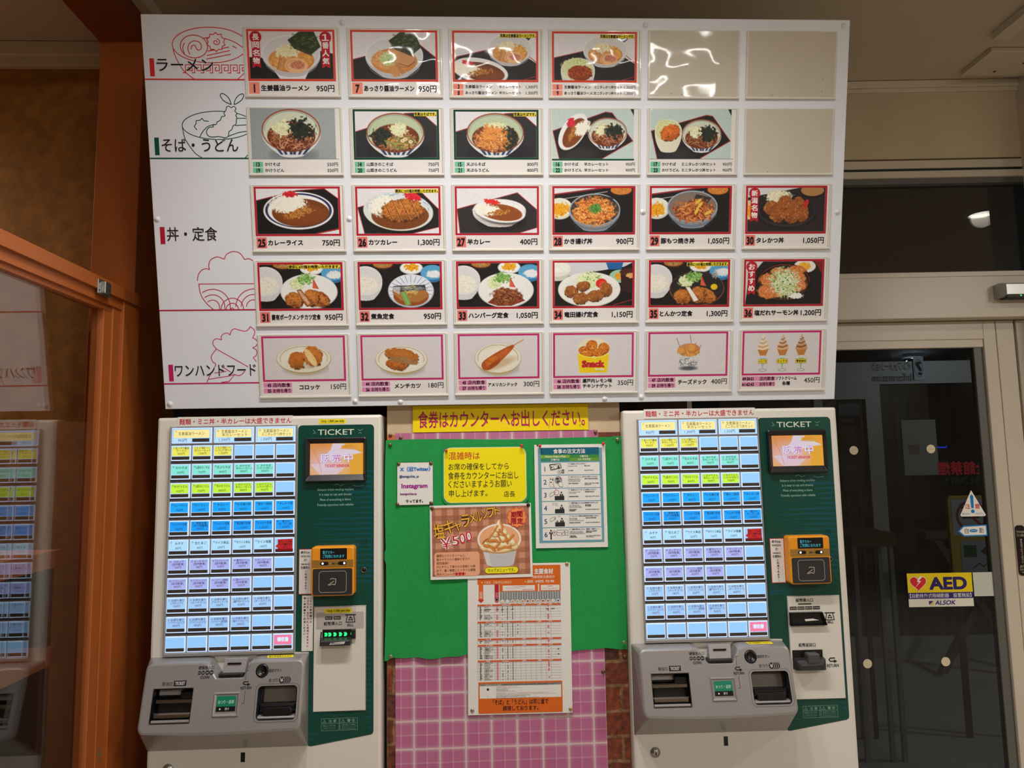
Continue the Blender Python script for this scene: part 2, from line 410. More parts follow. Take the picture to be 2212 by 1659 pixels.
def soba(c, cx, cy, k, top='plain', inner=(206, 212, 190)):
    bowl(c, cx, cy, 65*k, 44*k, 18*k, (214, 216, 214), (150, 78, 52), inner, .45, ((40, 62, 104), (-.55, -.32, -.05, .12, .38, .62)))
    c.ln([(cx+59*k*math.cos(t), cy+39*k*math.sin(t)) for t in [math.pi*(1.0+i/20) for i in range(21)]], .9, (96, 128, 140))
    c.e(cx, cy+12*k, 53*k, 31*k, (98, 44, 22)); c.e(cx, cy+9*k, 50*k, 28*k, (120, 58, 30), a=.7, soft=4)
    c.strands(cx, cy+17*k, 48*k, 24*k, [(196, 140, 104), (170, 112, 78), (140, 84, 56), (214, 164, 128)], int(90*max(.6, k)), 26*k, 1.6*k, 3)
    green = [(16, 24, 20), (30, 40, 34), (46, 58, 44), (8, 12, 10)]; onion = [(214, 214, 160), (242, 240, 212), (196, 200, 130), (250, 248, 230)]
    if top == 'plain':
        c.rag(cx-20*k, cy-5*k, 23*k, 16*k, onion, rough=.5, sc=2.6); c.strands(cx-20*k, cy-5*k, 22*k, 15*k, [(250, 248, 226), (200, 200, 150)], 40, 9*k, .7, 2)
        c.rag(cx+22*k, cy-2*k, 25*k, 20*k, green, rough=.6, sc=3)
    elif top == 'mountain':
        c.rag(cx-28*k, cy+10*k, 24*k, 18*k, green, rough=.5, sc=4)
        c.rag(cx+8*k, cy-8*k, 20*k, 15*k, onion, rough=.4, sc=2.6); c.strands(cx+8*k, cy-8*k, 18*k, 13*k, [(250, 250, 226), (180, 196, 120)], 30, 9*k, .7, 2)
        c.rag(cx+12*k, cy+22*k, 32*k, 14*k, [(120, 70, 30), (190, 130, 60), (90, 110, 50), (226, 200, 140), (150, 84, 30)], rough=.4, sc=3.4)
        c.strands(cx+10*k, cy+22*k, 36*k, 15*k, [(90, 128, 60), (200, 140, 70), (120, 150, 80), (110, 60, 28)], 30, 12*k, 2.2*k, 1)
        for a, b in ((12, 6), (22, 14), (34, 20), (16, 18)): c.e(cx+a*k, cy+b*k, 5*k, 4*k, (232, 214, 170)); c.e(cx+a*k, cy+b*k, 2*k, 1.6*k, (196, 160, 100))
    elif top == 'tempura':
        c.rag(cx+30*k, cy+12*k, 20*k, 24*k, green, rough=.3, sc=3); c.rag(cx, cy-14*k, 26*k, 9*k, onion, rough=.4, sc=2.6)
        c.rag(cx-6*k, cy+12*k, 36*k, 27*k, [(150, 70, 24), (206, 122, 48), (232, 172, 96), (186, 96, 34), (244, 206, 140)], rough=.4, sc=4)
        c.strands(cx-6*k, cy+12*k, 34*k, 25*k, [(240, 190, 110), (160, 80, 30), (90, 60, 26), (214, 130, 54)], 60, 10*k, 1.1, 2)
        for a, b in ((-10, -6), (6, -4), (-4, 10), (-20, 4)): c.e(cx+a*k, cy+b*k, 8*k, 7*k, (226, 146, 70), a=.8, soft=3)
def curry(c, cx, cy, rx, ry, rot=0, rice=(-.35, -.25), plate=(232, 231, 230), band=None, pick=True, sauce=(118, 60, 24)):
    c.e(cx+2, cy+ry*.25, rx*.98, ry, (14, 13, 14), rot, .6, 5)
    c.e(cx, cy+1.5, rx, ry, (190, 188, 184), rot); c.e(cx, cy, rx, ry, plate, rot)
    if band: c.e(cx, cy, rx*.95, ry*.93, band, rot); c.e(cx, cy+.6, rx*.88, ry*.86, plate, rot)
    c.e(cx+rx*.06, cy+ry*.12, rx*.82, ry*.76, sauce, rot); c.e(cx+rx*.1, cy+ry*.2, rx*.7, ry*.55, (132, 70, 30), rot, .7, 5)
    x, y = cx+rice[0]*rx, cy+rice[1]*ry
    c.rag(x, y, rx*.5, ry*.52, [(226, 220, 200), (246, 243, 232), (236, 230, 205), (250, 249, 244)], rot*.5, .25, 2)
    c.rag(cx+rice[0]*rx*-.05, cy+ry*.12, rx*.4, ry*.22, [(176, 104, 40), (214, 150, 70), (120, 64, 22), (196, 124, 52)], rot-16, .6, 2.4)
    if pick: c.rag(x+rx*.06, y-ry*.52, rx*.2, ry*.16, [(190, 20, 34), (226, 50, 56), (160, 14, 26)], rot, .5, 2.2)
def crumbed(c, cx, cy, rx, ry, rot=0, cuts=0, cols=BRN):
    c.rag(cx+.8, cy+1.6, rx, ry, [tuple(v*.55 for v in cols[0]), tuple(v*.7 for v in cols[0])], rot, .18, 3, soft=.12); c.rag(cx, cy, rx, ry, cols, rot, .16, 4.2, soft=.1)
    c.dots(cx, cy, rx*.9, ry*.9, [tuple(min(255, v*1.15) for v in cols[-1]), tuple(v*.72 for v in cols[0])], int(rx*ry/16)+4, .3, .6)
    c.e(cx-rx*.12, cy-ry*.34, rx*.62, ry*.4, tuple(min(255, v*1.12) for v in cols[-2]), rot, .38, max(4, ry*.5)); c.e(cx+rx*.1, cy+ry*.72, rx*.6, ry*.26, tuple(v*.5 for v in cols[0]), rot, .35, max(4, ry*.4))
    for i in range(cuts):
        t = (i+1)/(cuts+1)*2-1; a = math.radians(rot); ux, uy = math.cos(a), math.sin(a)
        x, y = cx+ux*rx*t, cy+uy*rx*t; h = ry*math.sqrt(max(.05, 1-t*t))
        c.ln([(x-h*.55+1, y-h), (x+h*.4, y+h)], 1.4, (92, 44, 16)); c.ln([(x-h*.55+2.4, y-h), (x+h*.4+1.4, y+h)], .7, (230, 180, 110))
def side_bowls(c, v=0):
    """rice bowl at the left edge, soup at the top, pickles and a blue dish at the top right"""
    c.e(8, 78, 30, 18, (10, 9, 10), a=.7, soft=4)
    bowl(c, 12, 38, 38, 33, 16, (206, 206, 206), (228, 228, 230), (216, 214, 214), .55); c.rag(14, 48, 26, 20, [(222, 220, 206), (240, 238, 228), (210, 204, 180)], rough=.15, sc=2)
    c.e(52, 2, 26, 12, (52, 28, 20)); c.e(52, 1, 22, 9, (176, 112, 52)); c.rag(52, 3, 14, 4, [(60, 60, 40), (206, 160, 90), (120, 90, 50)], sc=2)
    c.e(116, 10, 26, 14, (214, 222, 220)); c.e(116, 9, 23, 12, (236, 238, 236)); c.rag(116, 8, 15, 8, [(214, 140, 10), (240, 180, 30), (196, 110, 10)], rough=.5, sc=3)
    c.e(163, 24, 27, 19, (50, 110, 160)); c.e(163, 20, 26, 17, (84, 160, 206)); c.rag(166, 24, 17, 9, [(236, 238, 240), (214, 220, 226), (248, 248, 248)], rough=.2, sc=3)
def salad(c, x, y, k=1.0):
    c.rag(x-14*k, y+2*k, 17*k, 13*k, [(206, 220, 160), (230, 236, 200), (184, 206, 130)], rough=.35, sc=2); c.strands(x-14*k, y+2*k, 17*k, 13*k, [(238, 242, 214), (170, 196, 110)], 40, 9*k, .6, 2)
    c.rag(x+6*k, y-8*k, 18*k, 11*k, GRN, rough=.6, sc=2.6); c.strands(x+6*k, y-9*k, 18*k, 11*k, [(190, 220, 140), (80, 140, 60)], 24, 10*k, .9, 2)
    c.poly([(x+22*k, y-10*k), (x+34*k, y+14*k), (x+20*k, y+12*k)], (214, 96, 70)); c.ln([(x+22*k, y-8*k), (x+33*k, y+13*k)], 1.6, (188, 50, 40))
def dish(c, cx, cy, rx, ry, ring=(150, 110, 60)):
    c.e(cx+3, cy+ry*.62, rx*.8, ry*.55, (128, 126, 116), a=.55, soft=9)
    c.e(cx, cy+ry*.2, rx*.86, ry*.95, (186, 172, 132)); c.e(cx, cy+1, rx, ry, (168, 148, 100)); c.e(cx, cy, rx*.985, ry*.97, (226, 222, 204))
    c.ln([(cx+rx*.87*math.cos(t), cy-ry*.02+ry*.85*math.sin(t)) for t in [math.pi*(.92+1.16*i/24) for i in range(25)]], .9, ring); c.e(cx, cy+2, rx*.8, ry*.74, (232, 228, 214), a=.8, soft=5)
def donbowl(c, cx, cy, rx, ry, out=(128, 142, 156), inn=(70, 62, 60)):
    bowl(c, cx, cy, rx, ry, 18, out, (160, 176, 190), inn, .5, lines=((60, 66, 76), (.35, .5, .9)))
def badge(c): pass
SZ = (216, 120)
def food(n):
    c = Cv(*SZ, WHT); c.sd = n*31
    if n == 1:
        c.e(90, 10, 120, 40, (206, 204, 208), a=.3, soft=40)
        c.poly([(0, 54), (32, 56), (64, 100), (0, 100)], BLK); c.poly([(150, 40), (180, 46), (180, 100), (118, 100)], BLK); ramen(c, 90, 46, 1.0); nori(c, 90, 46, 1.0)
    elif n == 7:
        c.poly([(0, 58), (30, 50), (90, 40), (146, 26), (180, 52), (180, 100), (0, 100)], BLK); c.ln([(0, 58), (30, 50)], 1.4, TRED); c.ln([(146, 26), (180, 53)], 1.6, TRED)
        bowl(c, 90, 48, 63, 38, 18, (190, 190, 196), (232, 232, 236), (216, 216, 218), .46, lines=((166, 166, 172), (.4, .7))); c.e(90, 61, 50, 27, (204, 134, 70)); c.e(88, 58, 46, 22, (222, 164, 100), a=.8, soft=5)
        c.strands(66, 56, 26, 18, [(240, 200, 140), (216, 160, 96), (190, 124, 66)], 46, 22, 1.2, 3)
        c.rag(76, 56, 16, 13, [(170, 200, 120), (226, 236, 190), (140, 178, 90)], rough=.4, sc=2.4); c.strands(76, 57, 17, 13, [(236, 242, 210), (150, 186, 96)], 36, 8, .8, 2)
        c.e(113, 58, 24, 18, (188, 128, 78)); c.e(112, 56, 22, 16, (206, 150, 100)); c.ln([(98, 66), (120, 72), (134, 62)], 1.6, (130, 74, 36))
        c.poly([(74, 78), (88, 70), (104, 92), (90, 96)], (200, 146, 84)); c.poly([(90, 70), (98, 68), (114, 86), (106, 90)], (186, 130, 70)); nori(c, 85, 46, 1.0)
    elif n in (3, 5):
        c.poly([(0, 52), (72, 36), (140, 40), (180, 64), (180, 100), (0, 100)], BLK); c.ln([(0, 52), (72, 36)], 1.5, TRED); c.ln([(160, 46), (180, 62)], 1.5, TRED); c.ln([(150, 100), (180, 92)], 1.3, TRED)
        if n == 3: c.poly([(100, 8), (170, 8), (158, 22), (120, 20)], (40, 44, 30)); ramen(c, 122, 32, .78); curry(c, 56, 80, 62, 26, 10, (-.5, -.1), sauce=(104, 54, 26))
        else:
            c.poly([(110, 8), (168, 8), (152, 22), (120, 20)], (40, 44, 30)); ramen(c, 114, 34, .78)
            bowl(c, 53, 78, 38, 26, 22, (206, 206, 206), (236, 236, 236), (214, 216, 180), .6); c.rag(50, 72, 32, 19, [(196, 206, 130), (226, 230, 186), (170, 186, 100)], rough=.2, sc=2); crumbed(c, 58, 84, 26, 16, 0, 0, [(140, 50, 16), (190, 84, 30), (110, 36, 12), (206, 110, 46)])
    elif n == 13:
        c.poly([(0, 0), (180, 0), (180, 100), (0, 100)], (150, 158, 160)); c.e(130, 30, 80, 50, (170, 176, 178), a=.5, soft=40); c.e(90, 92, 50, 12, (90, 98, 104), a=.6, soft=10); soba(c, 86, 44, .96)
    elif n in (14, 15):
        tray(c, [(0, 44), (26, 36), (110, 4), (146, 2), (180, 32), (180, 100), (0, 100)], (40, 40, 44)); c.e(100, 86, 70, 20, (20, 20, 24), a=.6, soft=12)
        soba(c, 88, 46, .98, 'mountain' if n == 14 else 'tempura', (186, 200, 166))
    elif n in (16, 17):
        c.poly([(0, 0), (180, 0), (180, 100), (0, 100)], (188, 206, 202)); c.poly([(172, 0), (180, 0), (180, 14)], BLK)
        tray(c, [(2, 44), (118, 6) if n == 16 else (124, 12), (132, 8) if n == 16 else (138, 14), (178, 64), (110, 100), (16, 100)]); c.e(60, 92, 40, 14, (60, 62, 66), a=.5, soft=12)
        if n == 16: soba(c, 122, 46, .66); curry(c, 46, 45, 42, 24, -52, (.45, -.25), pick=False); c.rag(42, 28, 8, 9, [(196, 20, 44), (226, 50, 70)], 30, .5, 2)
        else: soba(c, 114, 50, .68); bowl(c, 40, 44, 30, 23, 22, (222, 218, 196), (240, 238, 228), (206, 206, 160), .6); c.rag(36, 38, 24, 17, [(196, 200, 130), (226, 226, 180)], rough=.2, sc=2); crumbed(c, 44, 47, 22, 15, -20, 0, [(190, 84, 26), (222, 124, 46), (160, 60, 18)])
    elif n == 25:
        tray(c, [(0, 26), (90, 4), (150, 0), (180, 22), (180, 90), (130, 100), (0, 100)], (18, 18, 20)); c.ln([(130, 99), (180, 88)], 1.4, TRED)
        curry(c, 92, 48, 77, 41, 0, (-.28, -.36), (238, 238, 236), (32, 42, 84), sauce=(116, 62, 26))
    elif n == 26:
        tray(c, [(0, 42), (60, 24), (140, 6), (180, 46), (180, 86), (120, 100), (14, 100)], (26, 26, 28))
        c.e(94, 60, 74, 42, (14, 14, 15), a=.6, soft=5); c.e(90, 51, 78, 43, (206, 206, 186), 4); c.e(90, 50, 77, 42, (216, 222, 220), 4)
        for i in range(22): c.ln([(90+(68+i % 3*3)*math.cos(t), 50+(36+i % 3*2)*math.sin(t)) for t in [math.pi*(1.02+i*.044+k*.014) for k in range(4)]], 1.4, [(90, 140, 200), (130, 176, 214), (170, 200, 222)][i % 3])
        c.e(94, 60, 64, 31, (120, 64, 28)); c.rag(56, 38, 30, 22, [(236, 232, 216), (248, 246, 238), (226, 220, 190)], -20, .25, 3)
        crumbed(c, 98, 48, 48, 24, -4, 4); c.rag(122, 18, 18, 8, [(200, 20, 40), (226, 50, 60)], 14, .5, 2.4)
    elif n == 27:
        tray(c, [(0, 46), (60, 30), (136, 10), (180, 48), (180, 88), (140, 100), (6, 100)], (46, 42, 44)); c.e(100, 78, 54, 18, (20, 18, 20), a=.7, soft=10)
        bowl(c, 95, 50, 60, 26, 14, (196, 190, 188), (236, 234, 234), (228, 226, 226), .5); curry(c, 96, 51, 58, 24, 8, (-.5, -.1), sauce=(150, 78, 34), pick=False); c.rag(78, 30, 16, 6, [(206, 30, 34), (230, 60, 50)], 10, .5, 2)
    elif n in (28, 29):
        c.poly([(0, 0), (180, 0), (180, 100), (0, 100)], (24, 21, 22)); c.poly([(0, 0), (100, 0), (0, 14)], (226, 226, 230)); c.ln([(0, 14), (110, 0)], 3, (150, 40, 44)); c.ln([(20, 24), (120, 8)], 1.6, (180, 180, 184))
        c.e(152, 4, 28, 14, (40, 24, 20)); c.e(152, 4, 24, 11, (206, 126, 52)); c.dots(152, 6, 18, 6, [(90, 110, 50), (226, 170, 90)], 10)
        c.e(12, 46, 30, 24, (200, 204, 190)); c.e(12, 44, 28, 22, (226, 228, 214)); c.rag(12, 48, 20, 15, [(220, 146, 10), (240, 180, 40), (200, 110, 10)], rough=.4, sc=3)
        cx = 92 if n == 28 else 94; donbowl(c, cx, 48 if n == 28 else 42, 58, 36, inn=(60, 54, 52) if n == 28 else (124, 112, 104)); c.poly([(cx+8, 14), (cx+44, 22), (cx+30, 40), (cx, 34)], (34, 30, 30), .8)
        if n == 28:
            c.rag(90, 52, 47, 31, [(170, 78, 28), (214, 122, 50), (240, 178, 90), (190, 92, 30), (226, 150, 70)], rough=.3, sc=3.4); c.strands(90, 52, 46, 30, [(236, 150, 66), (150, 60, 20), (246, 200, 120), (200, 90, 30)], 110, 13, 1.5, 2)
            c.rag(92, 46, 14, 10, [(40, 110, 40), (110, 170, 70), (30, 80, 30)], rough=.5, sc=2)
        else:
            c.rag(98, 52, 45, 26, [(120, 56, 26), (170, 88, 44), (206, 126, 66), (140, 66, 30)], rough=.35, sc=4); c.strands(98, 52, 44, 25, [(200, 116, 60), (120, 50, 22), (226, 150, 86)], 70, 14, 3, 1)
            for x, y, r in ((108, 30, -40), (112, 38, -50), (104, 52, -60), (130, 56, -30)): c.e(x, y, 9, 3.4, (226, 186, 70), r)
    elif n in (31, 33, 34, 35, 32):
        c.poly([(0, 0), (180, 0), (180, 100), (0, 100)], (24, 21, 22))
        if n == 34:
            c.poly([(0, 0), (180, 0), (160, 10), (34, 30), (0, 40)], (206, 208, 216)); bowl(c, 6, 14, 32, 18, 12, (200, 200, 190), (226, 228, 220), (226, 226, 214), .5); c.rag(8, 10, 24, 14, [(226, 228, 214), (244, 244, 238)], rough=.2, sc=2)
            c.poly([(118, 0), (158, 0), (154, 16), (124, 16)], (30, 96, 160)); c.e(150, 32, 24, 15, (150, 200, 170)); c.rag(148, 32, 10, 8, [(220, 140, 30), (240, 170, 60)], rough=.4, sc=2)
            c.poly([(152, 20), (180, 14), (180, 70), (154, 66)], (48, 26, 24)); c.e(176, 22, 26, 9, (70, 36, 30)); c.rag(176, 30, 12, 6, [(206, 150, 90), (230, 180, 120)], sc=2); c.ln([(136, 98), (180, 86)], 1.4, TRED)
            c.e(80, 62, 72, 40, (206, 206, 200)); c.e(80, 61, 71, 39, (232, 232, 226)); c.e(80, 63, 58, 30, (222, 222, 214), a=.6, soft=6)
            c.rag(80, 40, 28, 18, [(210, 222, 150), (232, 238, 200), (186, 206, 120)], rough=.3, sc=2); c.strands(80, 40, 28, 18, [(240, 244, 216), (170, 196, 110)], 70, 14, .6, 1); c.dots(86, 30, 20, 14, [(60, 110, 40), (90, 140, 60)], 22, .9, 1.6)
            c.e(108, 48, 13, 11, (214, 44, 34)); c.e(112, 50, 9, 7, (226, 80, 60))
            for x, y, a, b in ((38, 66, 15, 13), (66, 54, 16, 11), (118, 62, 14, 16), (60, 82, 18, 13), (94, 76, 19, 13)): crumbed(c, x, y, a, b, -10, 0, [(110, 60, 24), (176, 108, 50), (140, 78, 32), (206, 146, 80)])
        else:
            side_bowls(c)
            if n == 32:
                c.e(114, 62, 52, 38, (170, 182, 200)); c.e(114, 60, 50, 36, (222, 228, 236))
                for i in range(15): t = math.pi*(.9+1.2*i/14); c.ln([(114+28*math.cos(t), 60+18*math.sin(t)), (114+48*math.cos(t), 60+34*math.sin(t))], .9, (70, 96, 150))
                c.e(114, 74, 40, 22, (150, 76, 30)); c.poly([(74, 50), (146, 48), (152, 76), (130, 88), (92, 84), (72, 66)], (166, 112, 56)); c.poly([(76, 50), (146, 48), (148, 60), (80, 64)], (58, 60, 66)); c.rag(112, 56, 34, 5, [(40, 42, 48), (150, 156, 160), (80, 80, 84)], rough=.3, sc=2.4)
                c.poly([(74, 52), (90, 52), (88, 70), (74, 62)], (196, 200, 204), .8); c.strands(114, 62, 16, 14, [(240, 226, 140), (220, 200, 110)], 34, 14, .8, 1); c.poly([(90, 66), (101, 62), (114, 92), (102, 96)], (120, 164, 90)); c.ln([(96, 66), (108, 92)], 1, (170, 200, 130))
            else:
                pl = (232, 232, 230) if n != 35 else (36, 34, 36); c.e(108, 62, 64, 40, (200, 200, 200) if n != 35 else (150, 76, 56)); c.e(108, 61, 62.5, 38.5, pl)
                if n == 35: c.rag(150, 30, 6, 8, [(210, 214, 220), (90, 90, 96)], rough=.8, sc=1.5); c.e(148, 58, 8, 7, (226, 190, 30))
                salad(c, 96, 42, 1.0)
                if n == 33:
                    c.poly([(66, 90), (90, 70), (140, 76), (152, 86), (120, 98), (90, 98)], (130, 50, 22)); c.rag(110, 76, 34, 19, [(70, 30, 16), (120, 60, 30), (160, 92, 54), (90, 40, 20)], rough=.25, sc=4); c.strands(110, 72, 28, 14, [(196, 140, 100), (60, 24, 12)], 24, 10, 1.1, 2)
                else:
                    crumbed(c, 74, 80, 20, 17, 20, 0); crumbed(c, 130, 78, 24, 16, 24, 0); crumbed(c, 112, 76, 18, 19, 50, 0)
                    c.poly([(80, 58), (90, 56), (114, 88), (108, 94), (98, 92)], (150, 84, 34)); c.poly([(83, 60), (89, 59), (110, 88), (104, 92)] if n == 31 else [(82, 58), (91, 58), (112, 88), (102, 92)], (206, 160, 126) if n == 31 else (232, 230, 224))
                    if n == 31: c.rag(97, 76, 14, 4, [(190, 140, 110), (226, 186, 150)], 55, .4, 2)
    elif n == 30:
        c.poly([(0, 0), (180, 0), (180, 100), (0, 100)], (40, 32, 36)); c.poly([(0, 0), (120, 0), (0, 22)], (214, 214, 216)); c.e(150, 8, 30, 17, (28, 22, 22)); c.e(150, 6, 27, 13, (176, 130, 76)); c.e(4, 50, 12, 22, (226, 206, 150)); c.rag(4, 52, 8, 14, [(226, 150, 20), (240, 180, 40)], sc=2)
        c.e(92, 62, 68, 30, (16, 14, 16), a=.7, soft=8); c.e(92, 52, 67, 37, (52, 46, 50)); c.e(92, 50, 64, 34, (28, 25, 28)); c.rag(72, 20, 30, 14, [(226, 222, 190), (244, 240, 220), (206, 200, 150)], rough=.3, sc=2); c.strands(72, 18, 30, 14, [(244, 242, 226), (200, 196, 140)], 50, 10, .7, 1)
        for x, y, a, b, r in ((56, 46, 18, 16, 10), (86, 38, 18, 22, 24), (116, 44, 17, 24, 20), (70, 62, 18, 16, 10), (102, 62, 20, 18, 20), (128, 58, 14, 20, 10)): crumbed(c, x, y, a, b, r, 0, [(110, 56, 22), (176, 100, 44), (140, 74, 30), (206, 140, 76)])
        c.e(136, 36, 5, 10, (200, 40, 34), 20)
    elif n == 36:
        c.poly([(0, 0), (180, 0), (180, 100), (0, 100)], (26, 23, 25)); c.poly([(0, 0), (40, 0), (6, 40), (0, 100)], (206, 206, 210)); c.e(138, 12, 26, 15, (232, 232, 224)); c.rag(136, 12, 15, 9, [(226, 160, 30), (240, 190, 60)], rough=.4, sc=3); c.poly([(160, 0), (180, 0), (180, 30)], (120, 30, 30))
        c.e(90, 50, 66, 45, (14, 12, 13)); c.ln([(90+61*math.cos(t*.1571), 49+41*math.sin(t*.1571)) for t in range(20, 41)], 1.4, (150, 50, 36)); c.e(90, 53, 58, 38, (60, 40, 30))
        for x, y, a, b in ((52, 42, 20, 14), (122, 40, 20, 18), (118, 20, 24, 9), (54, 70, 26, 16), (126, 58, 18, 12), (80, 24, 22, 10), (74, 74, 16, 10)): c.rag(x, y, a, b, [(206, 112, 52), (226, 146, 84), (190, 92, 40), (236, 176, 120)], rough=.2, sc=5)
        c.rag(92, 50, 34, 30, [(206, 214, 150), (236, 240, 210), (120, 160, 70), (226, 230, 190)], rough=.5, sc=2.4); c.strands(94, 50, 38, 34, [(244, 246, 230), (206, 216, 150), (244, 244, 236)], 90, 18, .9, 1); c.dots(90, 44, 24, 30, [(40, 84, 36), (70, 120, 50)], 26, 1, 2); c.rag(120, 80, 16, 7, [(232, 230, 220), (250, 250, 246)], sc=2)
    elif n in (43, 44, 45):
        c.poly([(0, 0), (180, 0), (180, 100), (0, 100)], (212, 208, 210))
        if n == 43:
            dish(c, 90, 50, 62, 34); c.e(90, 62, 40, 16, (206, 196, 160), a=.5, soft=8); crumbed(c, 76, 54, 20, 20, 0, 0, [(150, 78, 24), (196, 116, 44), (170, 94, 32)]); c.poly([(94, 44), (102, 48), (92, 72), (88, 66)], (196, 188, 160)); crumbed(c, 110, 44, 21, 24, -30, 0, [(160, 86, 30), (206, 128, 54), (180, 100, 38)])
            c.e(106, 48, 8, 24, (226, 196, 130), -30); c.rag(106, 48, 7, 22, [(222, 190, 120), (240, 214, 156), (200, 150, 84)], -30, .3, 2)
        elif n == 44:
            dish(c, 88, 54, 60, 34); crumbed(c, 78, 66, 24, 14, 6, 0, [(160, 84, 26), (196, 116, 42), (140, 68, 20)]); crumbed(c, 90, 46, 38, 17, 14, 0, [(150, 84, 30), (186, 114, 46), (170, 98, 36)])
            c.poly([(62, 46), (92, 48), (126, 60), (124, 68), (96, 66), (64, 58)], (158, 112, 66)); c.rag(94, 57, 28, 5, [(150, 104, 60), (176, 130, 84), (130, 88, 48)], 12, .2, 2)
        else:
            dish(c, 88, 54, 54, 37); c.e(92, 68, 38, 10, (170, 130, 80), -20, .5, 8); c.ln([(124, 24), (147, 10)], 2.4, (206, 140, 70))
            for i in range(26): t = i/25; c.e(64+58*t, 70-44*t, 15-2*t*4-(3 if t > .9 else 0), 13-9*t*t, [(170, 78, 20), (176, 84, 24)][i % 2], -36)
            c.rag(74, 60, 18, 9, [(196, 104, 34), (214, 124, 44), (180, 84, 24)], -36, .2, 4, .8); c.rag(100, 44, 20, 6, [(206, 110, 60), (190, 86, 40)], -36, .2, 4, .8); c.rag(78, 70, 18, 6, [(140, 54, 14), (160, 66, 18)], -36, .2, 4, .7)
    elif n == 46:
        c.poly([(0, 0), (180, 0), (180, 100), (0, 100)], (214, 210, 212)); c.e(90, 32, 38, 24, (230, 220, 190), a=.9, soft=3)
        for x, y, a, b in ((68, 38, 13, 10), (114, 34, 13, 14), (86, 26, 13, 13), (76, 46, 17, 9), (102, 44, 16, 10)): c.e(x, y, a, b, (160, 60, 14)); c.rag(x, y-1, a*.92, b*.9, [(196, 96, 20), (226, 150, 40), (176, 70, 16), (240, 186, 80)], rough=.2, sc=4)
        c.poly([(52, 44), (70, 52), (90, 54.5), (110, 52), (127, 44), (122, 93), (57, 93)], (240, 205, 20)); c.poly([(52, 44), (70, 52), (90, 54.5), (110, 52), (127, 44), (126.6, 47), (110, 55), (90, 57.5), (70, 55), (52.4, 47)], (250, 226, 80))
    elif n == 47:
        c.poly([(0, 0), (180, 0), (180, 100), (0, 100)], (214, 210, 212)); c.e(92, 38, 26, 14, (190, 120, 90)); c.e(92, 37, 24, 12, (206, 140, 96))
        for a, b in (((62, 10), (71, 34)), ((94, 3), (98, 30)), ((109, 22), (102, 32)), ((121, 28), (110, 46))): c.ln([a, b], 1.4, (160, 100, 66))
        c.poly([(66, 44), (118, 44), (110, 88), (90, 92), (72, 88)], (206, 206, 206))
        for x, y, r in ((90, 46, 12), (108, 48, 10), (82, 56, 10), (100, 56, 12), (75, 43, 11), (100, 36, 12.5)): c.e(x, y, r, r*.95, (196, 124, 56)); c.e(x-2, y-2, r*.75, r*.7, (226, 166, 90), a=.8, soft=5)
        c.poly([(66, 46), (76, 54), (92, 57), (108, 54), (118, 46), (110, 86), (90, 91), (72, 86)], (206, 208, 208)); c.strands(91, 70, 22, 14, [(90, 94, 100), (240, 240, 240), (130, 134, 138)], 60, 12, 1, 2); c.e(91, 85, 20, 5, (50, 56, 64), a=.8, soft=4)
    elif n == 49:
        c.poly([(0, 0), (180, 0), (180, 100), (0, 100)], (214, 210, 212))
        for i, x in enumerate((45, 92, 137)):
            t = [(236, 218, 190), (214, 180, 140), (200, 150, 104)][i]; u = [(206, 170, 120), (160, 104, 60), (140, 84, 44)][i]
            c.poly([(x-5, 60), (x+5, 60), (x+1, 88), (x-1, 88)], (150, 190, 210) if i == 0 else (150, 196, 110)); c.ln([(x+9*math.cos(k*.35), 92+3*math.sin(k*.35)) for k in range(19)], .9, (110, 116, 110)); c.e(x, 54, 5, 10, (220, 224, 224), a=.6)
            c.poly([(x-13, 40), (x+13, 40), (x+7, 56), (x-7, 56)], (190, 124, 60)); c.poly([(x-14, 38), (x+14, 38), (x+13, 42), (x-13, 42)], (206, 146, 80))
            for k in range(7): c.ln([(x-12+k*1.7, 38-k*4.5), (x, 40-k*4.6), (x+12-k*1.6, 36-k*4.8)], 5-k*.45, t if k % 2 == 0 else u)
            c.ln([(x-2, 10), (x+1, 3)], 1.6, t)
    g = (vn(c.X, c.Y, 1.3, n)-.5)*.05; c.a = c.a+g[..., None]
    return c
# ------------------------------------------------------------------ room shell
ST = structure
FLOORM = mat('floor_tile', (172, 163, 150), rough=.35, var=.12, vscale=3)
CEILM = mat('ceiling_paint', (196, 182, 160), rough=.9, var=.04, vscale=2, bump=.15, bscale=400)
BEIGE = mat('beige_wall_paint', (196, 180, 150), rough=.85, var=.08, vscale=3, bump=.1, bscale=300)
TRIMW = mat('cream_moulding', (206, 194, 170), rough=.7, var=.05, vscale=5)
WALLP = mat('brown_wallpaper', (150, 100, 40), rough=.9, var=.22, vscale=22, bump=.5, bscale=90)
DARKW = mat('shaded_brown_wall', (62, 42, 30), rough=.9, var=.1, vscale=6)  # brown wall behind the machines, its shade put into the colour
WOOD = mat('orange_painted_wood', (168, 90, 36), rough=.45, var=.05, vscale=4)
WOODD = mat('dark_stained_wood', (112, 66, 34), rough=.5, var=.08, vscale=6)
ALU = mat('painted_aluminium', (206, 196, 178), rough=.32, var=.02, vscale=2)
ALUD = mat('grey_aluminium', (96, 94, 90), rough=.4, var=.03, vscale=3)
BLACK = mat('black_rubber', (18, 18, 19), rough=.5)
STEEL = mat('brushed_steel', (176, 176, 172), rough=.3, metal=.9, var=.03, vscale=8)
GLASS = glass_mat('coated_glass', (.96, .96, .95), k=2.0)
TRANS = glass_mat('transom_glass', (.6, .63, .65), k=2.0)
TINT = glass_mat('smoked_glass', (.6, .63, .65), k=.8)
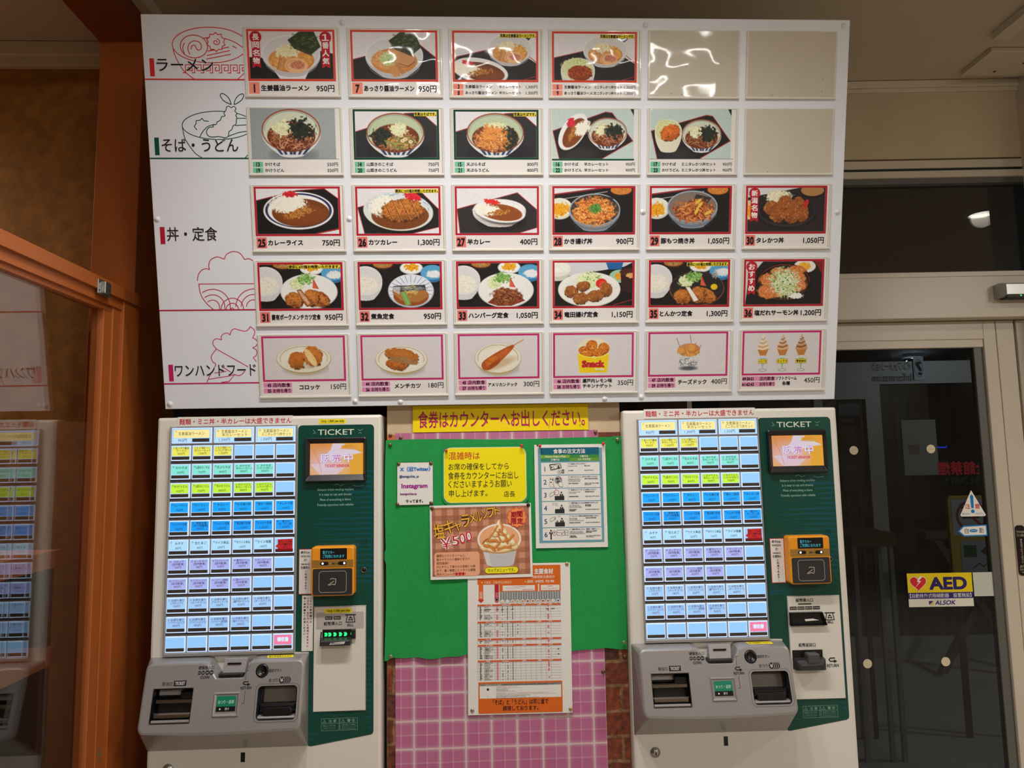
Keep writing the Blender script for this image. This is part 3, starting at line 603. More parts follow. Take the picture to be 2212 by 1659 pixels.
def sbox(name, x0, y0, z0, x1, y1, z1, m, parent=None, b=0.0, kind=True):
    q = MB(); wbox(q, x0, y0, z0, x1, y1, z1, m, b); o = q.build(name, parent)
    if parent is None and kind: structure(o)
    return o
sbox('floor', -3600, -6200, -60, 5200, 5600, 0, FLOORM)
sbox('ceiling', -3600, -6200, 2700, 5200, 620, 2800, CEILM)
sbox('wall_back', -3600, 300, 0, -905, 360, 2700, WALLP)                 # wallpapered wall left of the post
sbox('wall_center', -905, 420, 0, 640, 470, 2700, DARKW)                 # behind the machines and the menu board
sbox('wall_left', -3660, -6200, 0, -3600, 620, 2700, WALLP)
sbox('wall_front', -3600, -6260, 0, 5200, -6200, 2700, BEIGE)
sbox('wall_right', 5200, -6200, 0, 5260, 5600, 2700, BEIGE)
# corner post, ceiling beam and cornice at the left
sbox('trim_1', -1020, 100, 0, -905, 300, 2600, WOOD, b=2)
sbox('trim_2', -1022, -6200, 2598, -900, 300, 2699, mat('shaded_orange_wood', (124, 58, 20), rough=.5, var=.05, vscale=4))  # beam of the same orange wood, its shade put into the darker colour
q = MB(); wbox(q, -3600, 262, 2655, -1021, 300, 2699, TRIMW, 3); wbox(q, -3600, 280, 2632, -1021, 300, 2656, TRIMW, 2); ST(q.build('trim_3'))
q = MB(); wbox(q, -899, -6200, 2660, -870, 300, 2699, TRIMW, 2); ST(q.build('trim_4'))

# glazed screen at the left: orange timber frame with one big pane
win = bpy.data.objects.new('window_1', None); COL.objects.link(win); structure(win)
q = MB()
wbox(q, -945, -5200, 1862, -884, 98, 1892, WOOD, 1.5)                    # top rail, upper step
wbox(q, -935, -5200, 1838, -893, 98, 1862, WOOD, 1.5)                    # top rail, lower step
wbox(q, -928, -5200, 1826, -900, 60, 1840, WOOD, 1)
wbox(q, -945, 18, 300, -889, 98, 1863, WOOD, 1.5)                        # jamb
wbox(q, -936, -18, 300, -897, 19, 1840, WOOD, 1.5)
wbox(q, -931, -52, 300, -901, -20, 1830, WOOD, 1.5)
wbox(q, -945, -5200, 300, -884, 98, 420, WOOD, 1.5)
wbox(q, -935, -5200, 0, -895, 98, 300, WOODD, 1.5)
q.build('window_frame', win)
q = MB(); wbox(q, -915, -5200, 418, -909, -48, 1830, GLASS); q.build('window_pane', win)
q = MB()
wbox(q, -885, -118, 1850, -882, -62, 1884, STEEL, .8); wbox(q, -883, -104, 1853, -873, -84, 1881, STEEL, 1.5)
for y in (-113, -67):
    for z in (1858, 1877): wbox(q, -882.5, y-1.5, z-1.5, -881, y+1.5, z+1.5, BLACK)
tag(q.build('catch_plate'), 'small steel catch plate screwed to the orange window rail', 'latch')
q = MB()
q.ell(0, 0, 5, 9, 0, ink(30, 130, 110), 16); q.ell(3, -3, 5, 7, .1, WOOD, 16); q.ell(4, -6, 2.6, 2.6, .2, ink(30, 130, 110), 10); q.rect(-4, 13, 4, 14.4, 0, ink(60, 120, 100)); q.rect(-4, 16, 4, 17.2, 0, ink(60, 120, 100))
o = q.build('window_logo_sticker', win, P(-896.5, 2, 790), (0, 0, math.radians(90)), 'small green emblem sticker low on the jamb')
# shelf unit standing behind the glass
sh_ = thing('shelf_unit', 'dark shelf unit with brown wooden boards behind the left window glass', 'shelf', P(-1210, -900, 0))
for nm, z in (('shelf_board', 1212), ('shelf_board', 985), ('shelf_board', 640)):
    q = MB(); wbox(q, -190, -1100, z, 184, 940, z+40, mat('brown_shelf_wood', (142, 84, 46), .5, var=.08, vscale=5), 1.5); q.build(nm, sh_)
q = MB(); wbox(q, -180, -1090, 0, -150, 925, 1212, WOODD); q.build('back_panel', sh_)
for y in (-1090, 925):
    q = MB(); wbox(q, -150, y-(0), 0, 168, y+14, 1210, BLACK); q.build('side_panel', sh_)

# ------------------------------------------------------------------ entrance wall at the right, turned slightly
DA = -.045
def dthing(name, label, cat, s, z, off=0, group=None):
    return thing(name, label, cat, dpos(s, z, off), (0, 0, DA), group)
def dpos(s, z, off=0):     # s along the wall, off towards the outside
    return P(900+s*math.cos(DA)-off*math.sin(DA), 500+s*math.sin(DA)+off*math.cos(DA), z)
DROT = (0, 0, DA); D0 = dpos(0, 0)
def dst(name, boxes, parent=None, struct=True):
    q = MB()
    for bx in boxes: wbox(q, *bx)
    o = q.build(name, parent, None if parent else D0, None if parent else DROT)
    if struct and not parent: structure(o)
    return o
# local axes of these boxes: x = s, y = outwards, z = height
dst('wall_entrance', [(-270, 0, 2430, 4200, 90, 2700, BEIGE), (2400, 0, 0, 4200, 90, 2430, BEIGE)])
dst('trim_5', [(-270, -18, 2674, 4200, 4, 2698, TRIMW, 2), (-270, -10, 2661, 4200, 2, 2675, TRIMW, 2)])
dst('trim_6', [(-270, 14, 2423, 2400, 90, 2481, mat('taupe_beam', (150, 134, 108), .8, var=.05, vscale=4))])
dst('trim_7', [(925, -130, 0, 985, 2, 2699, ALU, 1.5)])                       # mullion running up at the right
w2 = bpy.data.objects.new('window_2', None); COL.objects.link(w2); structure(w2); w2.location = D0; w2.rotation_euler = DROT
dst('window_frame', [(-270, 0, 2396, 2400, 60, 2424, ALU, 1), (-270, 6, 2384, 2400, 60, 2397, BLACK), (-270, -6, 2362, 2400, 60, 2385, ALU, 1), (-270, 4, 2344, 2400, 60, 2363, ALUD, 1), (-270, 0, 2020, 2400, 60, 2032, ALU, 1), (-270, 0, 2020, -240, 60, 2400, ALU, 1)], w2)
dst('window_pane', [(-240, 26, 2030, 2400, 32, 2346, TRANS)], w2)
dst('trim_8', [(-270, -58, 1874, 2400, 66, 2022, ALU, 2), (-270, -61, 2008, 2400, -56, 2024, ALU, 1)])   # operator housing over the door
sn = dthing('door_sensor', 'silver motion sensor bar with a green light over the sliding door', 'sensor', 830, 1930)
q = MB(); q.loft([[(-80, -46), (120, -46), (120, 0), (-80, 0)], [(-80, -46), (120, -46), (120, 0), (-80, 0)], [(-68, -40), (120, -40), (120, -8), (-68, -8)]], [58, 92, 104], STEEL); q.build('sensor_body', sn)
q = MB(); q.box(-66, -9, 66, 119, 3, 100, BLACK, 1); q.build('sensor_window', sn)
q = MB(); q.disc(-22, -3.5, [(1.6, 99.5), (1.6, 101), (.6, 101.6)], glow('green_led', (60, 240, 110), 3.0), 8); q.build('indicator_light', sn)
d1 = bpy.data.objects.new('door_1', None); COL.objects.link(d1); structure(d1); d1.location = D0; d1.rotation_euler = DROT
dst('door_frame', [(-270, -6, 1812, 741, 34, 1872, ALU, 1.5), (-270, -2, 1786, 741, 30, 1813, ALU, 1.5), (741, -6, 0, 782, 34, 1872, ALU, 1.5), (-270, -6, 0, -220, 34, 1872, ALU, 1.5), (-270, -4, 0, 741, 30, 130, ALU, 1.5), (712, 4, 130, 742, 28, 1788, ALUD, 1)], d1)
dst('door_glass', [(-222, 10, 128, 714, 16, 1788, TINT)], d1)
d2 = bpy.data.objects.new('door_2', None); COL.objects.link(d2); structure(d2); d2.location = D0; d2.rotation_euler = DROT
dst('door_frame', [(784, -6, 0, 842, 40, 1872, ALU, 1.5), (850, -6, 0, 940, 40, 1872, ALU, 1.5), (842, 10, 0, 850, 40, 1872, BLACK), (940, -2, 1780, 2400, 30, 1872, ALU, 1.5), (940, -2, 0, 2400, 30, 130, ALU, 1.5)], d2)
dst('door_glass', [(940, 10, 130, 2400, 16, 1780, TINT)], d2)

# things fixed to the sliding door and its post
q = MB(); q.rrect(-15, -78, 15, 78, 11, 3, mat('maroon_plastic', (52, 30, 32), .4)); q.rbox(-15, -78, 0, 15, 78, 3, 11, mat('maroon_plastic', (52, 30, 32), .4), 1)
for t, a, b in (('TOUCH', -61, -53), ('TO OPEN', -50, -43)): q.text(t, -12, a, 12, b, 3.2, ink(200, 196, 170), res=1)
q.vtext('手を近づけてください', 0, -36, 40, 6.5, 3.2, ink(200, 196, 180)); q.text('AUTO', -10, 46, 10, 54, 3.2, ink(200, 196, 170), res=1); q.text('DOOR', -10, 56, 10, 63, 3.2, ink(200, 196, 170), res=1); q.rect(-6, 67, 6, 68.4, 3.2, ink(190, 186, 160))
tag(q.build('touch_switch', None, dpos(801, 1134, -6), DROT), 'dark maroon touch to open strip on the white door post', 'switch')
q = MB()
q.rect(0, 0, 205, 104, .4, ink(214, 212, 200)); q.rect(0, 0, 205, 60, .6, ink(222, 196, 20)); q.rect(0, 60, 205, 79, .7, ink(44, 38, 110))
hp = [(34+26*.0625*16*math.sin(t)**3*1.0, 30-1.75*(13*math.cos(t)-5*math.cos(2*t)-2*math.cos(3*t)-math.cos(4*t))*.92) for t in [2*math.pi*i/40 for i in range(40)]]
q.poly(hp, .8, ink(205, 40, 44)); q.line(hp, 1.6, .9, ink(230, 210, 190), True); q.poly([(42, 8), (30, 26), (37, 27), (24, 44), (44, 24), (36, 23), (48, 12)], 1.0, ink(235, 232, 226))
q.text('AED', 68, 12, 188, 52, .9, ink(40, 30, 96), bold=.045, res=6); q.text('【自動体外式除細動器　設置施設】', 5, 63, 199, 76, .9, ink(226, 224, 220), res=1)
q.text('ALSOK', 82, 85, 146, 98, .9, ink(46, 40, 110), bold=.03, shear=3, res=4); q.poly([(63, 86), (78, 86), (64, 98)], .9, ink(46, 40, 110)); q.poly([(78, 86), (78, 98), (66, 98)], .9, ink(206, 190, 40)); q.text('Always Security OK', 82, 81, 128, 83.4, .9, ink(70, 70, 110), res=1)
tag(q.build('defibrillator_sticker', None, dpos(441, 1066, 8), DROT), 'yellow and white AED sticker with a red heart on the door glass', 'sticker')
q = MB(); q.rect(0, 0, 74, 74, .4, ink(186, 192, 180)); tag(q.build('paper_square', None, dpos(650, 1066, 8), DROT), 'plain white square stuck beside the AED sticker on the door glass', 'sticker')
q = MB(); q.poly([(0, -1), (41, 78), (37, 82), (-37, 82), (-41, 78)], .4, ink(228, 226, 216)); BL = ink(20, 120, 190)
q.poly([(-5.5, 18), (0, 12), (5.5, 18), (4, 56), (-4, 56)], .6, BL); q.ell(0, 66, 6, 6, .6, BL); q.text('注', -23, 42, -7, 58, .6, ink(190, 40, 50), bold=.02); q.text('意', 8, 42, 24, 58, .6, ink(190, 40, 50), bold=.02); q.text('駆け込まない', -34, 70, -8, 77, .6, BL, res=1); q.text('立ち止まらない', 8, 70, 34, 77, .6, BL, res=1)
tag(q.build('caution_sticker', None, dpos(667, 1323, 8), DROT), 'white triangular caution sticker with a blue exclamation mark on the door glass', 'sticker')
q = MB(); q.poly([(-50, 0), (-32, -17), (44, -20), (44, 16), (-32, 17)], .4, BL); q.poly([(-44, 0), (-30, -13), (40, -16), (40, 12), (-30, 13)], .6, ink(228, 226, 220)); q.ell(0, -1, 13, 5, .8, BL); q.line([(-9, -1), (9, -1)], 1.2, .9, ink(200, 220, 230)); q.text('自', -28, -9, -16, 8, .8, ink(40, 40, 46)); q.text('動', 18, -10, 32, 7, .8, ink(40, 40, 46))
tag(q.build('automatic_door_sticker', None, dpos(664, 1195, 8), DROT), 'white arrow sticker with blue edge reading automatic on the door glass', 'sticker')
for k, (s, z, w_) in enumerate(((300, 1458, 'beside the green machine panel at eye level'), (549, 1458, 'over the grey paper behind the glass'), (298, 792, 'low beside the green machine panel'), (543, 794, 'low under the AED sticker'))):
    q = MB(); q.ell(0, 0, 14, 14, .4, ink(206, 196, 170), 28)
    if k == 1: q.line([(-8, 2), (-2, -1), (4, 2), (9, -2)], 1, .5, ink(150, 140, 120))
    tag(q.build('collision_dot', None, dpos(s, z, 8), DROT), 'round cream collision dot on the door glass, ' + w_, 'sticker', 'collision dots on the sliding door')

# ------------------------------------------------------------------ the porch outside
dst('wall_porch_left', [(-400, 90, 0, -330, 2960, 2600, mat('porch_wall', (70, 68, 66), .8, var=.06))]); dst('wall_porch_right', [(3900, 90, 0, 3960, 2960, 2600, mat('porch_wall', (70, 68, 66), .8))]); dst('ceiling_porch', [(-400, 92, 2440, 3960, 2960, 2500, mat('porch_wall', (70, 68, 66), .8))])
d3 = bpy.data.objects.new('door_3', None); COL.objects.link(d3); structure(d3); d3.location = D0; d3.rotation_euler = DROT
PF = mat('porch_aluminium', (150, 146, 136), .4, var=.03)
dst('door_frame', [(-330, 2900, 1945, 3900, 2980, 2110, PF), (1830, 2905, 0, 1886, 2960, 1945, PF), (2640, 2905, 0, 2700, 2960, 1945, PF), (1460, 2905, 0, 1832, 2950, 150, PF), (1886, 2905, 0, 2642, 2950, 150, PF), (1460, 2905, 1838, 1832, 2950, 1946, PF), (1775, 2900, 150, 1832, 2950, 1840, PF), (1400, 2905, 0, 1462, 2960, 1945, PF), (-330, 2905, 0, 1402, 2960, 110, PF), (2700, 2905, 0, 3900, 2960, 110, PF)], d3)
dst('door_glass', [(-330, 2930, 110, 3900, 2936, 1945, TINT), (-330, 2930, 2110, 3900, 2936, 2440, TINT)], d3)
q = MB(); q.rect(0, 0, 250, 402, 0, mat('grey_paper', (150, 152, 140), .8)); q.rect(40, 180, 120, 250, .6, mat('grey_paper_print', (140, 110, 96), .8))
tag(q.build('door_poster', None, dpos(2036, 1680, 2925), DROT), 'grey paper sheet stuck on the outer porch door', 'poster')
sg = dthing('information_reflection', 'mirrored information sign with question mark plate, standing in for a reflection in the glass', 'sign', 1975, 2030, 2895)  # mirrored print in place of a hall sign reflected in the door glass
q = MB(); q.rrect(164, -112, 239, 60, 8, 4, ink(196, 200, 210)); q.ell(201, -26, 31, 66, 4.4, ink(40, 44, 60), 30); q.ell(201, -26, 28, 62, 4.6, ink(196, 200, 210), 30); q.text('?', 182, -74, 220, 22, 5, ink(30, 34, 44), bold=.03, flip=True); q.build('question_mark_plate', sg)
q = MB(); q.text('インフォメーション', -138, -76, 150, -10, 4, ink(110, 116, 112), flip=True); q.text('Information', -138, 8, 150, 66, 4, ink(110, 116, 112), flip=True); q.build('lettering', sg)
q = MB(); q.text('全館禁煙', 0, 0, 362, 94, 0, ink(226, 40, 60), bold=.035, flip=True); q.text('喫煙所をご利用下さい', 12, 112, 358, 166, 0, ink(20, 96, 60), flip=True)
tag(q.build('no_smoking_lettering', None, dpos(2278, 1372, 2924), DROT), 'red and green no smoking lettering seen from behind on the porch door', 'sticker')
ab = dthing('stand_sign', 'yellow folding stand with a white no smoking sheet in the dark porch', 'sign', 1575, 0, 1500)
YEL = mat('yellow_plastic', (190, 160, 60), .5)
q = MB(); q.rbox(-110, -1215, 0, 125, -780, 22, 24, YEL, 3); q.box(-100, -790, 4, -70, 0, 20, BLACK, 2); q.box(85, -790, 4, 115, 0, 20, BLACK, 2); q.build('stand_frame', ab)
q = MB(); q.rect(-92, -1196, 100, -1010, 23, ink(170, 170, 176)); q.arc(8, -1110, 74, 74, 0, 360, 13, 23.6, ink(150, 50, 60)); q.line([(-44, -1162), (60, -1058)], 12, 23.8, ink(150, 50, 60)); q.line([(-40, -1104), (50, -1104)], 12, 23.4, ink(60, 60, 66)); q.build('no_smoking_sheet', ab)
q = MB(); q.rect(-60, -985, 100, -820, 23, ink(150, 154, 160)); q.rect(-46, -960, 20, -900, 23.5, ink(40, 90, 56)); q.poly([(40, -930), (70, -950), (70, -936), (96, -936), (96, -922), (70, -922), (70, -908)], 23.5, ink(90, 40, 36)); q.line([(0, -846), (30, -868), (50, -850), (70, -866)], 5, 23.5, ink(40, 44, 50)); q.build('lower_sheet', ab)
xb = dthing('trestle_barrier', 'dark wooden barrier with crossed legs standing in the porch', 'barrier', 2190, 0, 2500)
DKW = mat('barrier_wood', (74, 56, 46), .6, var=.1)
for pts in (((-250, -20), (280, -880)), ((280, -20), (-250, -880))):
    q = MB(); a, b = pts; q.loft([[(a[0]-26, a[1]), (a[0]+26, a[1]), (b[0]+26, b[1]), (b[0]-26, b[1])]]*2, [0 if pts[0][0] < 0 else 40, 36 if pts[0][0] < 0 else 76], DKW); q.build('crossed_leg', xb)
q = MB(); q.box(-330, -930, -20, 360, -880, 90, DKW, 2); q.build('top_bar', xb)
q = MB(); q.box(330, -880, 0, 372, 0, 50, DKW, 2); q.build('post', xb)
tb = dthing('side_table', 'low dark table with pale legs beside the inner door of the porch', 'table', 930, 0, 1320)
q = MB(); q.box(-120, -1062, -120, 100, -1000, 140, mat('side_table_top', (84, 52, 40), .5), 2); q.build('table_top', tb)
for x in (-100, 20, 76): 
    q = MB(); q.box(x, -1000, 90, x+20, 0, 110, mat('side_table_leg', (120, 124, 130), .5)); q.build('leg', tb)
pb = dthing('poster_stand', 'dark blue poster stand with pale print beyond the door glass', 'poster', 985, 0, 1500)
q = MB(); q.box(-60, -240-1490, 0, 62, 240-1490, 14, mat('navy_board', (22, 30, 44), .5), 1); q.box(-40, -1250, 0, -20, 0, 12, BLACK); q.box(24, -1250, 0, 44, 0, 12, BLACK); q.build('board', pb)
q = MB(); q.rect(-52, -1710, 56, -1650, 14.5, ink(96, 120, 136)); q.rect(-40, -1630, 20, -1610, 14.5, ink(80, 84, 90)); q.rect(-46, -1590, 30, -1550, 14.5, ink(70, 74, 80)); q.rect(-40, -1530, 10, -1490, 14.5, ink(60, 64, 72)); q.rect(-50, -1430, 20, -1350, 14.5, ink(52, 58, 66)); q.build('printed_sheet', pb)
pole = dthing('downpipe', 'pale blue grey pipe standing outside the porch doors', 'pipe', 2200, 0, 3300)
q = MB(); q.box(-60, -2500, 0, 50, 0, 90, mat('blue_grey_paint', (84, 96, 116), .5), 12); q.build('pipe', pole)
q = MB(); q.box(-37, -5, 0, 37, 5, 4, glow('blue_neon', (50, 70, 255), 2.2), 1); q.line([(-40, -14), (-36, 2), (36, 2), (40, -14)], 5, 4.5, glow('blue_neon', (50, 70, 255), 2.2))
tag(q.build('blue_light_strip', None, dpos(2420, 1478, 3100), DROT), 'small blue light strip glowing outside in the dark', 'light')
q = MB(); q.rect(0, 0, 34, 62, 0, ink(120, 110, 100)); q.arc(17, 20, 11, 11, 0, 360, 2.4, .4, ink(120, 50, 46)); q.rect(6, 40, 28, 52, .4, ink(90, 80, 76))
tag(q.build('small_sticker', None, dpos(1050, 1056, 1470), DROT), 'small pale no smoking sticker low beyond the door glass', 'sticker')
# ceiling fittings near the entrance
cv_ = thing('ceiling_hatch', 'white inspection panel under the ceiling near the entrance', 'panel', P(1600, 262, 2700))
q = MB(); wbox(q, 0, 0, -16, 700, 140, -1, TRIMW, 2); q.build('panel', cv_)
q = MB(); wbox(q, 4, 4, -3, 690, 136, 0, BLACK); q.build('shadow_gap', cv_)
for x in (150, 90):
    q = MB(); wbox(q, x, 60 if x > 100 else 110, -18, x+6, 66 if x > 100 else 116, -15, BLACK); q.build('screw', cv_)
sbox('trim_9', 1548, -3600, 2676, 1600, 188, 2699, TRIMW, b=1)
# switch box and conduit on the dark wall at the left of the menu board
sb = thing('junction_box', 'beige junction box with a conduit on the dark wall beside the menu board', 'box', P(-880, 420, 1690))
q = MB(); q.box(-40, -60, 0, 40, 60, 40, mat('beige_plastic', (130, 122, 104), .5), 3); q.build('box_cover', sb)
q = MB(); q.box(-2, -500, 4, 16, -60, 20, mat('conduit', (84, 74, 60), .5), 3); q.build('conduit', sb)

# ------------------------------------------------------------------ lamps in the ceiling
for i, (x, y, wt, cone, bl, colr, aim) in enumerate(LAMPS):
    where = ['close in front of the menu board, over the left machine', 'close in front of the menu board, over the pinboard', 'close in front of the menu board, over the right machine', 'by the entrance door', 'far back in the hall, added for floor bounce', 'beyond the glazed screen, added to brighten the wallpaper'][i]
    t = thing('ceiling_downlight', 'round recessed ceiling downlight ' + where, 'lamp', P(x, y, 2700), (0, 0, 0), 'recessed downlights of the hall')
    q = MB(); n = 28
    ring = []
    for r, z in ((80, -1), (78, -6), (62, -6), (60, -2)): ring.append([(r*math.cos(2*math.pi*k/n), -z, r*math.sin(2*math.pi*k/n)) for k in range(n)])
    q.add([p for rg in ring for p in rg], [(a*n+k, a*n+(k+1) % n, (a+1)*n+(k+1) % n, (a+1)*n+k) for a in range(3) for k in range(n)], mat('white_enamel', (226, 222, 214), .4))
    q.build('trim_ring', t)
    q = MB(); q.add([(61*math.cos(2*math.pi*k/n), 2, 61*math.sin(2*math.pi*k/n)) for k in range(n)], [tuple(range(n))], glow('lamp_face', (255, 244, 224), 9.0)); q.build('lamp_face', t)
    ld = bpy.data.lights.new('downlight', 'SPOT'); ld.energy = wt; ld.spot_size = math.radians(cone); ld.spot_blend = bl; ld.color = colr; ld.shadow_soft_size = .06
    lo = bpy.data.objects.new('bulb', ld); COL.objects.link(lo); lo.parent = t
    src = P(x, y, 2700) + Vector((0, 0, -.025)); lo.location = (0, 0, -.025); lo.rotation_euler = (P(*aim)-src).to_track_quat('-Z', 'Y').to_euler()
t = thing('louvred_ceiling_light', 'square louvred ceiling light at the right of the hall', 'lamp', P(3300, -3100, 2700))
q = MB(); wbox(q, -300, -300, -20, 300, -280, 0, ALU); wbox(q, -300, 280, -20, 300, 300, 0, ALU); wbox(q, -300, -280, -20, -280, 280, 0, ALU); wbox(q, 280, -280, -20, 300, 280, 0, ALU); q.build('frame', t)
for k in range(6):
    q = MB(); wbox(q, -280, -244+k*92, -18, 280, -236+k*92, -4, ALU); q.build('louvre_blade', t)
q = MB(); wbox(q, -279, -279, -3, 279, 279, -1, glow('panel_glow', (255, 246, 230), 5.0)); q.build('diffuser', t)
ld = bpy.data.lights.new('panel_lamp', 'AREA'); ld.energy = PANEL_W; ld.size = .6; ld.color = NEUT; lo = bpy.data.objects.new('panel_lamp', ld); COL.objects.link(lo); lo.parent = t; lo.location = (0, 0, -.05)
for x, y, wt in TUBES:
    t = thing('tube_light', 'long ceiling tube light behind the viewer, ' + ('facing the left half of the menu board' if x < 0 else 'facing the right edge of the menu board'), 'lamp', P(x, y, 2700), (0, 0, 0), 'tube lights of the hall')
    q = MB(); wbox(q, -340, -50, -34, 340, 50, 0, mat('white_enamel', (226, 222, 214), .4), 3); q.build('housing', t)
    q = MB(); wbox(q, -320, -14, -58, 320, 14, -34, glow('tube_glow', (255, 250, 242), 14.0), 8); q.build('tube', t)
    ld = bpy.data.lights.new('tube_lamp', 'AREA'); ld.shape = 'RECTANGLE'; ld.size = .75; ld.size_y = .035; ld.energy = wt; ld.color = NEUT
    lo = bpy.data.objects.new('tube_lamp', ld); COL.objects.link(lo); lo.parent = t; lo.location = (0, 0, -.075); lo.rotation_euler = (math.radians(38), 0, 0)
t = thing('porch_fill_lamp', 'unseen lamp added on the porch ceiling to brighten the porch', 'lamp', dpos(3300, 2440, 900))  # fill lamp added out of view to brighten the porch
q = MB(); wbox(q, -80, -80, -30, 80, 80, -1, glow('porch_fill_face', (220, 230, 255), 1.0), 10); q.build('lamp_face', t)
ld = bpy.data.lights.new('porch_fill_bulb', 'POINT'); ld.energy = 60; ld.color = (.86, .93, 1.0); ld.shadow_soft_size = .08
lo = bpy.data.objects.new('porch_fill_bulb', ld); COL.objects.link(lo); lo.parent = t; lo.location = (0, 0, -.12)
# ------------------------------------------------------------------ the menu board
TH = math.asin(196/919.34)
BROT = (TH, 0, 0); BTL = P(-772.3, -196, 2485.2); BM = Euler(BROT).to_matrix()
def bpos(x, y, z=0): return BTL + BM @ Vector((x*U, -z*U, -y*U))
board = thing('menu_board', 'large white wall menu board leaning forward over the ticket machines', 'menu board', bpos(0, 919.3), BROT)
BO = BM.inverted() @ (bpos(0, 0)-bpos(0, 919.3))
BOARDW = mat('white_board_paint', (232, 236, 244), rough=.42, var=.015, vscale=3)
q = MB(); q.box(0, 0, -14, 1670.3, 919.3, 0, BOARDW, 1.2); q.build('panel', board, BO)
q = MB(); q.box(40, 200, -330, 70, 240, -14, ALUD); q.box(1590, 200, -330, 1620, 240, -14, ALUD); q.box(40, 60, -200, 70, 90, -14, ALUD); q.build('wall_bracket', board, BO)
q = MB(); q.box(420, 850, -380, 460, 880, -14, ALUD); q.build('wall_bracket', board, BO)
CAPM = mat('clear_white_plastic', (232, 232, 234), .25)
for x, y in ((460, 16), (1174, 16), (1655, 14), (9, 464), (461, 465), (1172.4, 451), (1657, 453), (12, 907), (461, 907), (572, 910), (1081, 910), (1173, 907)):
    q = MB(); q.disc(x, y, [(7.1, 0), (7.0, .8), (6.2, 1.4), (3.4, 1.5), (3.2, 2.6), (1.6, 3.0)], CAPM, 20); q.build('screw_cap', board, BO)
def spl(pts, n=6):
    out = []; p = [pts[0]]+list(pts)+[pts[-1]]
    for i in range(1, len(p)-2):
        a, b, c, d = [np.array(p[k], float) for k in (i-1, i, i+1, i+2)]
        for k in range(n):
            t = k/n; out.append(tuple(.5*(2*b+(c-a)*t+(2*a-5*b+4*c-d)*t*t+(3*b-3*c+d-a)*t**3)))
    return out+[tuple(pts[-1])]
HB = ink(38, 28, 42)
def arcp(cx, cy, rx, ry, a0, a1, n=24): return [(cx+rx*math.cos(math.radians(a0+(a1-a0)*i/n)), cy+ry*math.sin(math.radians(a0+(a1-a0)*i/n))) for i in range(n+1)]
def cut(l, xm=228.6):
    """the drawing stops at the edge of the first column of cards"""
    runs, cur = [], []
    for a, b in zip(l, l[1:]):
        if a[0] <= xm: 
            if not cur: cur = [a]
            if b[0] <= xm: cur.append(b)
            else: t = (xm-a[0])/(b[0]-a[0]); cur.append((xm, a[1]+(b[1]-a[1])*t)); runs.append(cur); cur = []
        elif b[0] <= xm: t = (xm-a[0])/(b[0]-a[0]); cur = [(xm, a[1]+(b[1]-a[1])*t), b]
    if cur: runs.append(cur)
    return [r for r in runs if len(r) > 1]
def heading(name, col, bar, text, tb, rule, conv, lines, fills=(), lw=2.0):
    m = ink(*col); q = MB(); wht = ink(236, 236, 240, g=1.0)
    for i, l in enumerate(lines):
        for r in cut([conv(*p) for p in l]): q.line(r, lw, .10+i*.004, m)
    for i, (f, l) in enumerate(fills): q.poly([conv(*p) for p in f], .30+i*.02, wht); q.line([conv(*p) for p in l], lw, .31+i*.02, m)
    if rule: q.rect(.2, rule-1.6, 229.4, rule+1.6, .45, m)
    q.rect(*bar, .45, m); q.text(text, *tb, .46, wht, bold=.03, res=3); q.text(text, *tb, .58, HB, res=4, bold=.014)
    q.build(name, board, BO)
c1 = lambda x, y: (68+(x-325)*.235, 28+(y-128)*.2302)
spi = lambda cx, cy, r0, r1, t0, t1, n=26, k=.85: [(cx+(r0+(r1-r0)*i/n)*math.cos(math.radians(t0+(t1-t0)*i/n)), cy+k*(r0+(r1-r0)*i/n)*math.sin(math.radians(t0+(t1-t0)*i/n))) for i in range(n+1)]
star = [(750+(92 if i % 2 == 0 else 74)*math.cos(math.radians(-90+i*18)), 270+(92 if i % 2 == 0 else 74)*math.sin(math.radians(-90+i*18))) for i in range(21)]
key = []
for i in range(7):
    x = 440+i*88; key += [[(x-30, 570), (x, 570), (x, 492), (x+66, 492), (x+66, 548), (x+26, 548), (x+26, 518), (x+44, 518)], [(x+66, 492), (x+66, 492.1)]]
heading('ramen_heading', (200, 46, 42), (14, 98, 24.6, 138), 'ラーメン', (30, 99, 159, 126), 144.6, c1,
    [arcp(690, 300, 365, 172, 0, 360, 64), spl([(628, 235), (700, 228), (840, 238), (940, 275), (1020, 330)]),
     spl([(330, 330), (345, 400), (400, 520), (460, 585), (525, 634)]), spl([(1070, 330), (1050, 480), (1020, 560), (940, 634)])] + [k for k in key if len(k) > 2] +
    [[(665, 360), (875, 318)], [(655, 402), (882, 352)], [(648, 436), (888, 388)], [(908, 306), (950, 330)]],
    [(arcp(535, 315, 132, 110, 0, 360), arcp(535, 315, 132, 110, 0, 360, 40)), ([(480, 330), (520, 330), (520, 350), (480, 350)], spl([(505, 345), (515, 310), (545, 305), (560, 340), (585, 350), (608, 320), (590, 275), (535, 262), (490, 290), (475, 340), (490, 395)])),
     ([(430, 300), (431, 300), (431, 301)], spl([(445, 280), (425, 330), (440, 390)])), (star[:20], star), ([(750, 250), (751, 250), (751, 251)], spi(752, 272, 6, 40, 40, -440))])
c2 = lambda x, y: (80+(x-420)*.241-(y-1080)*.008, 248+(y-1080)*.2365)
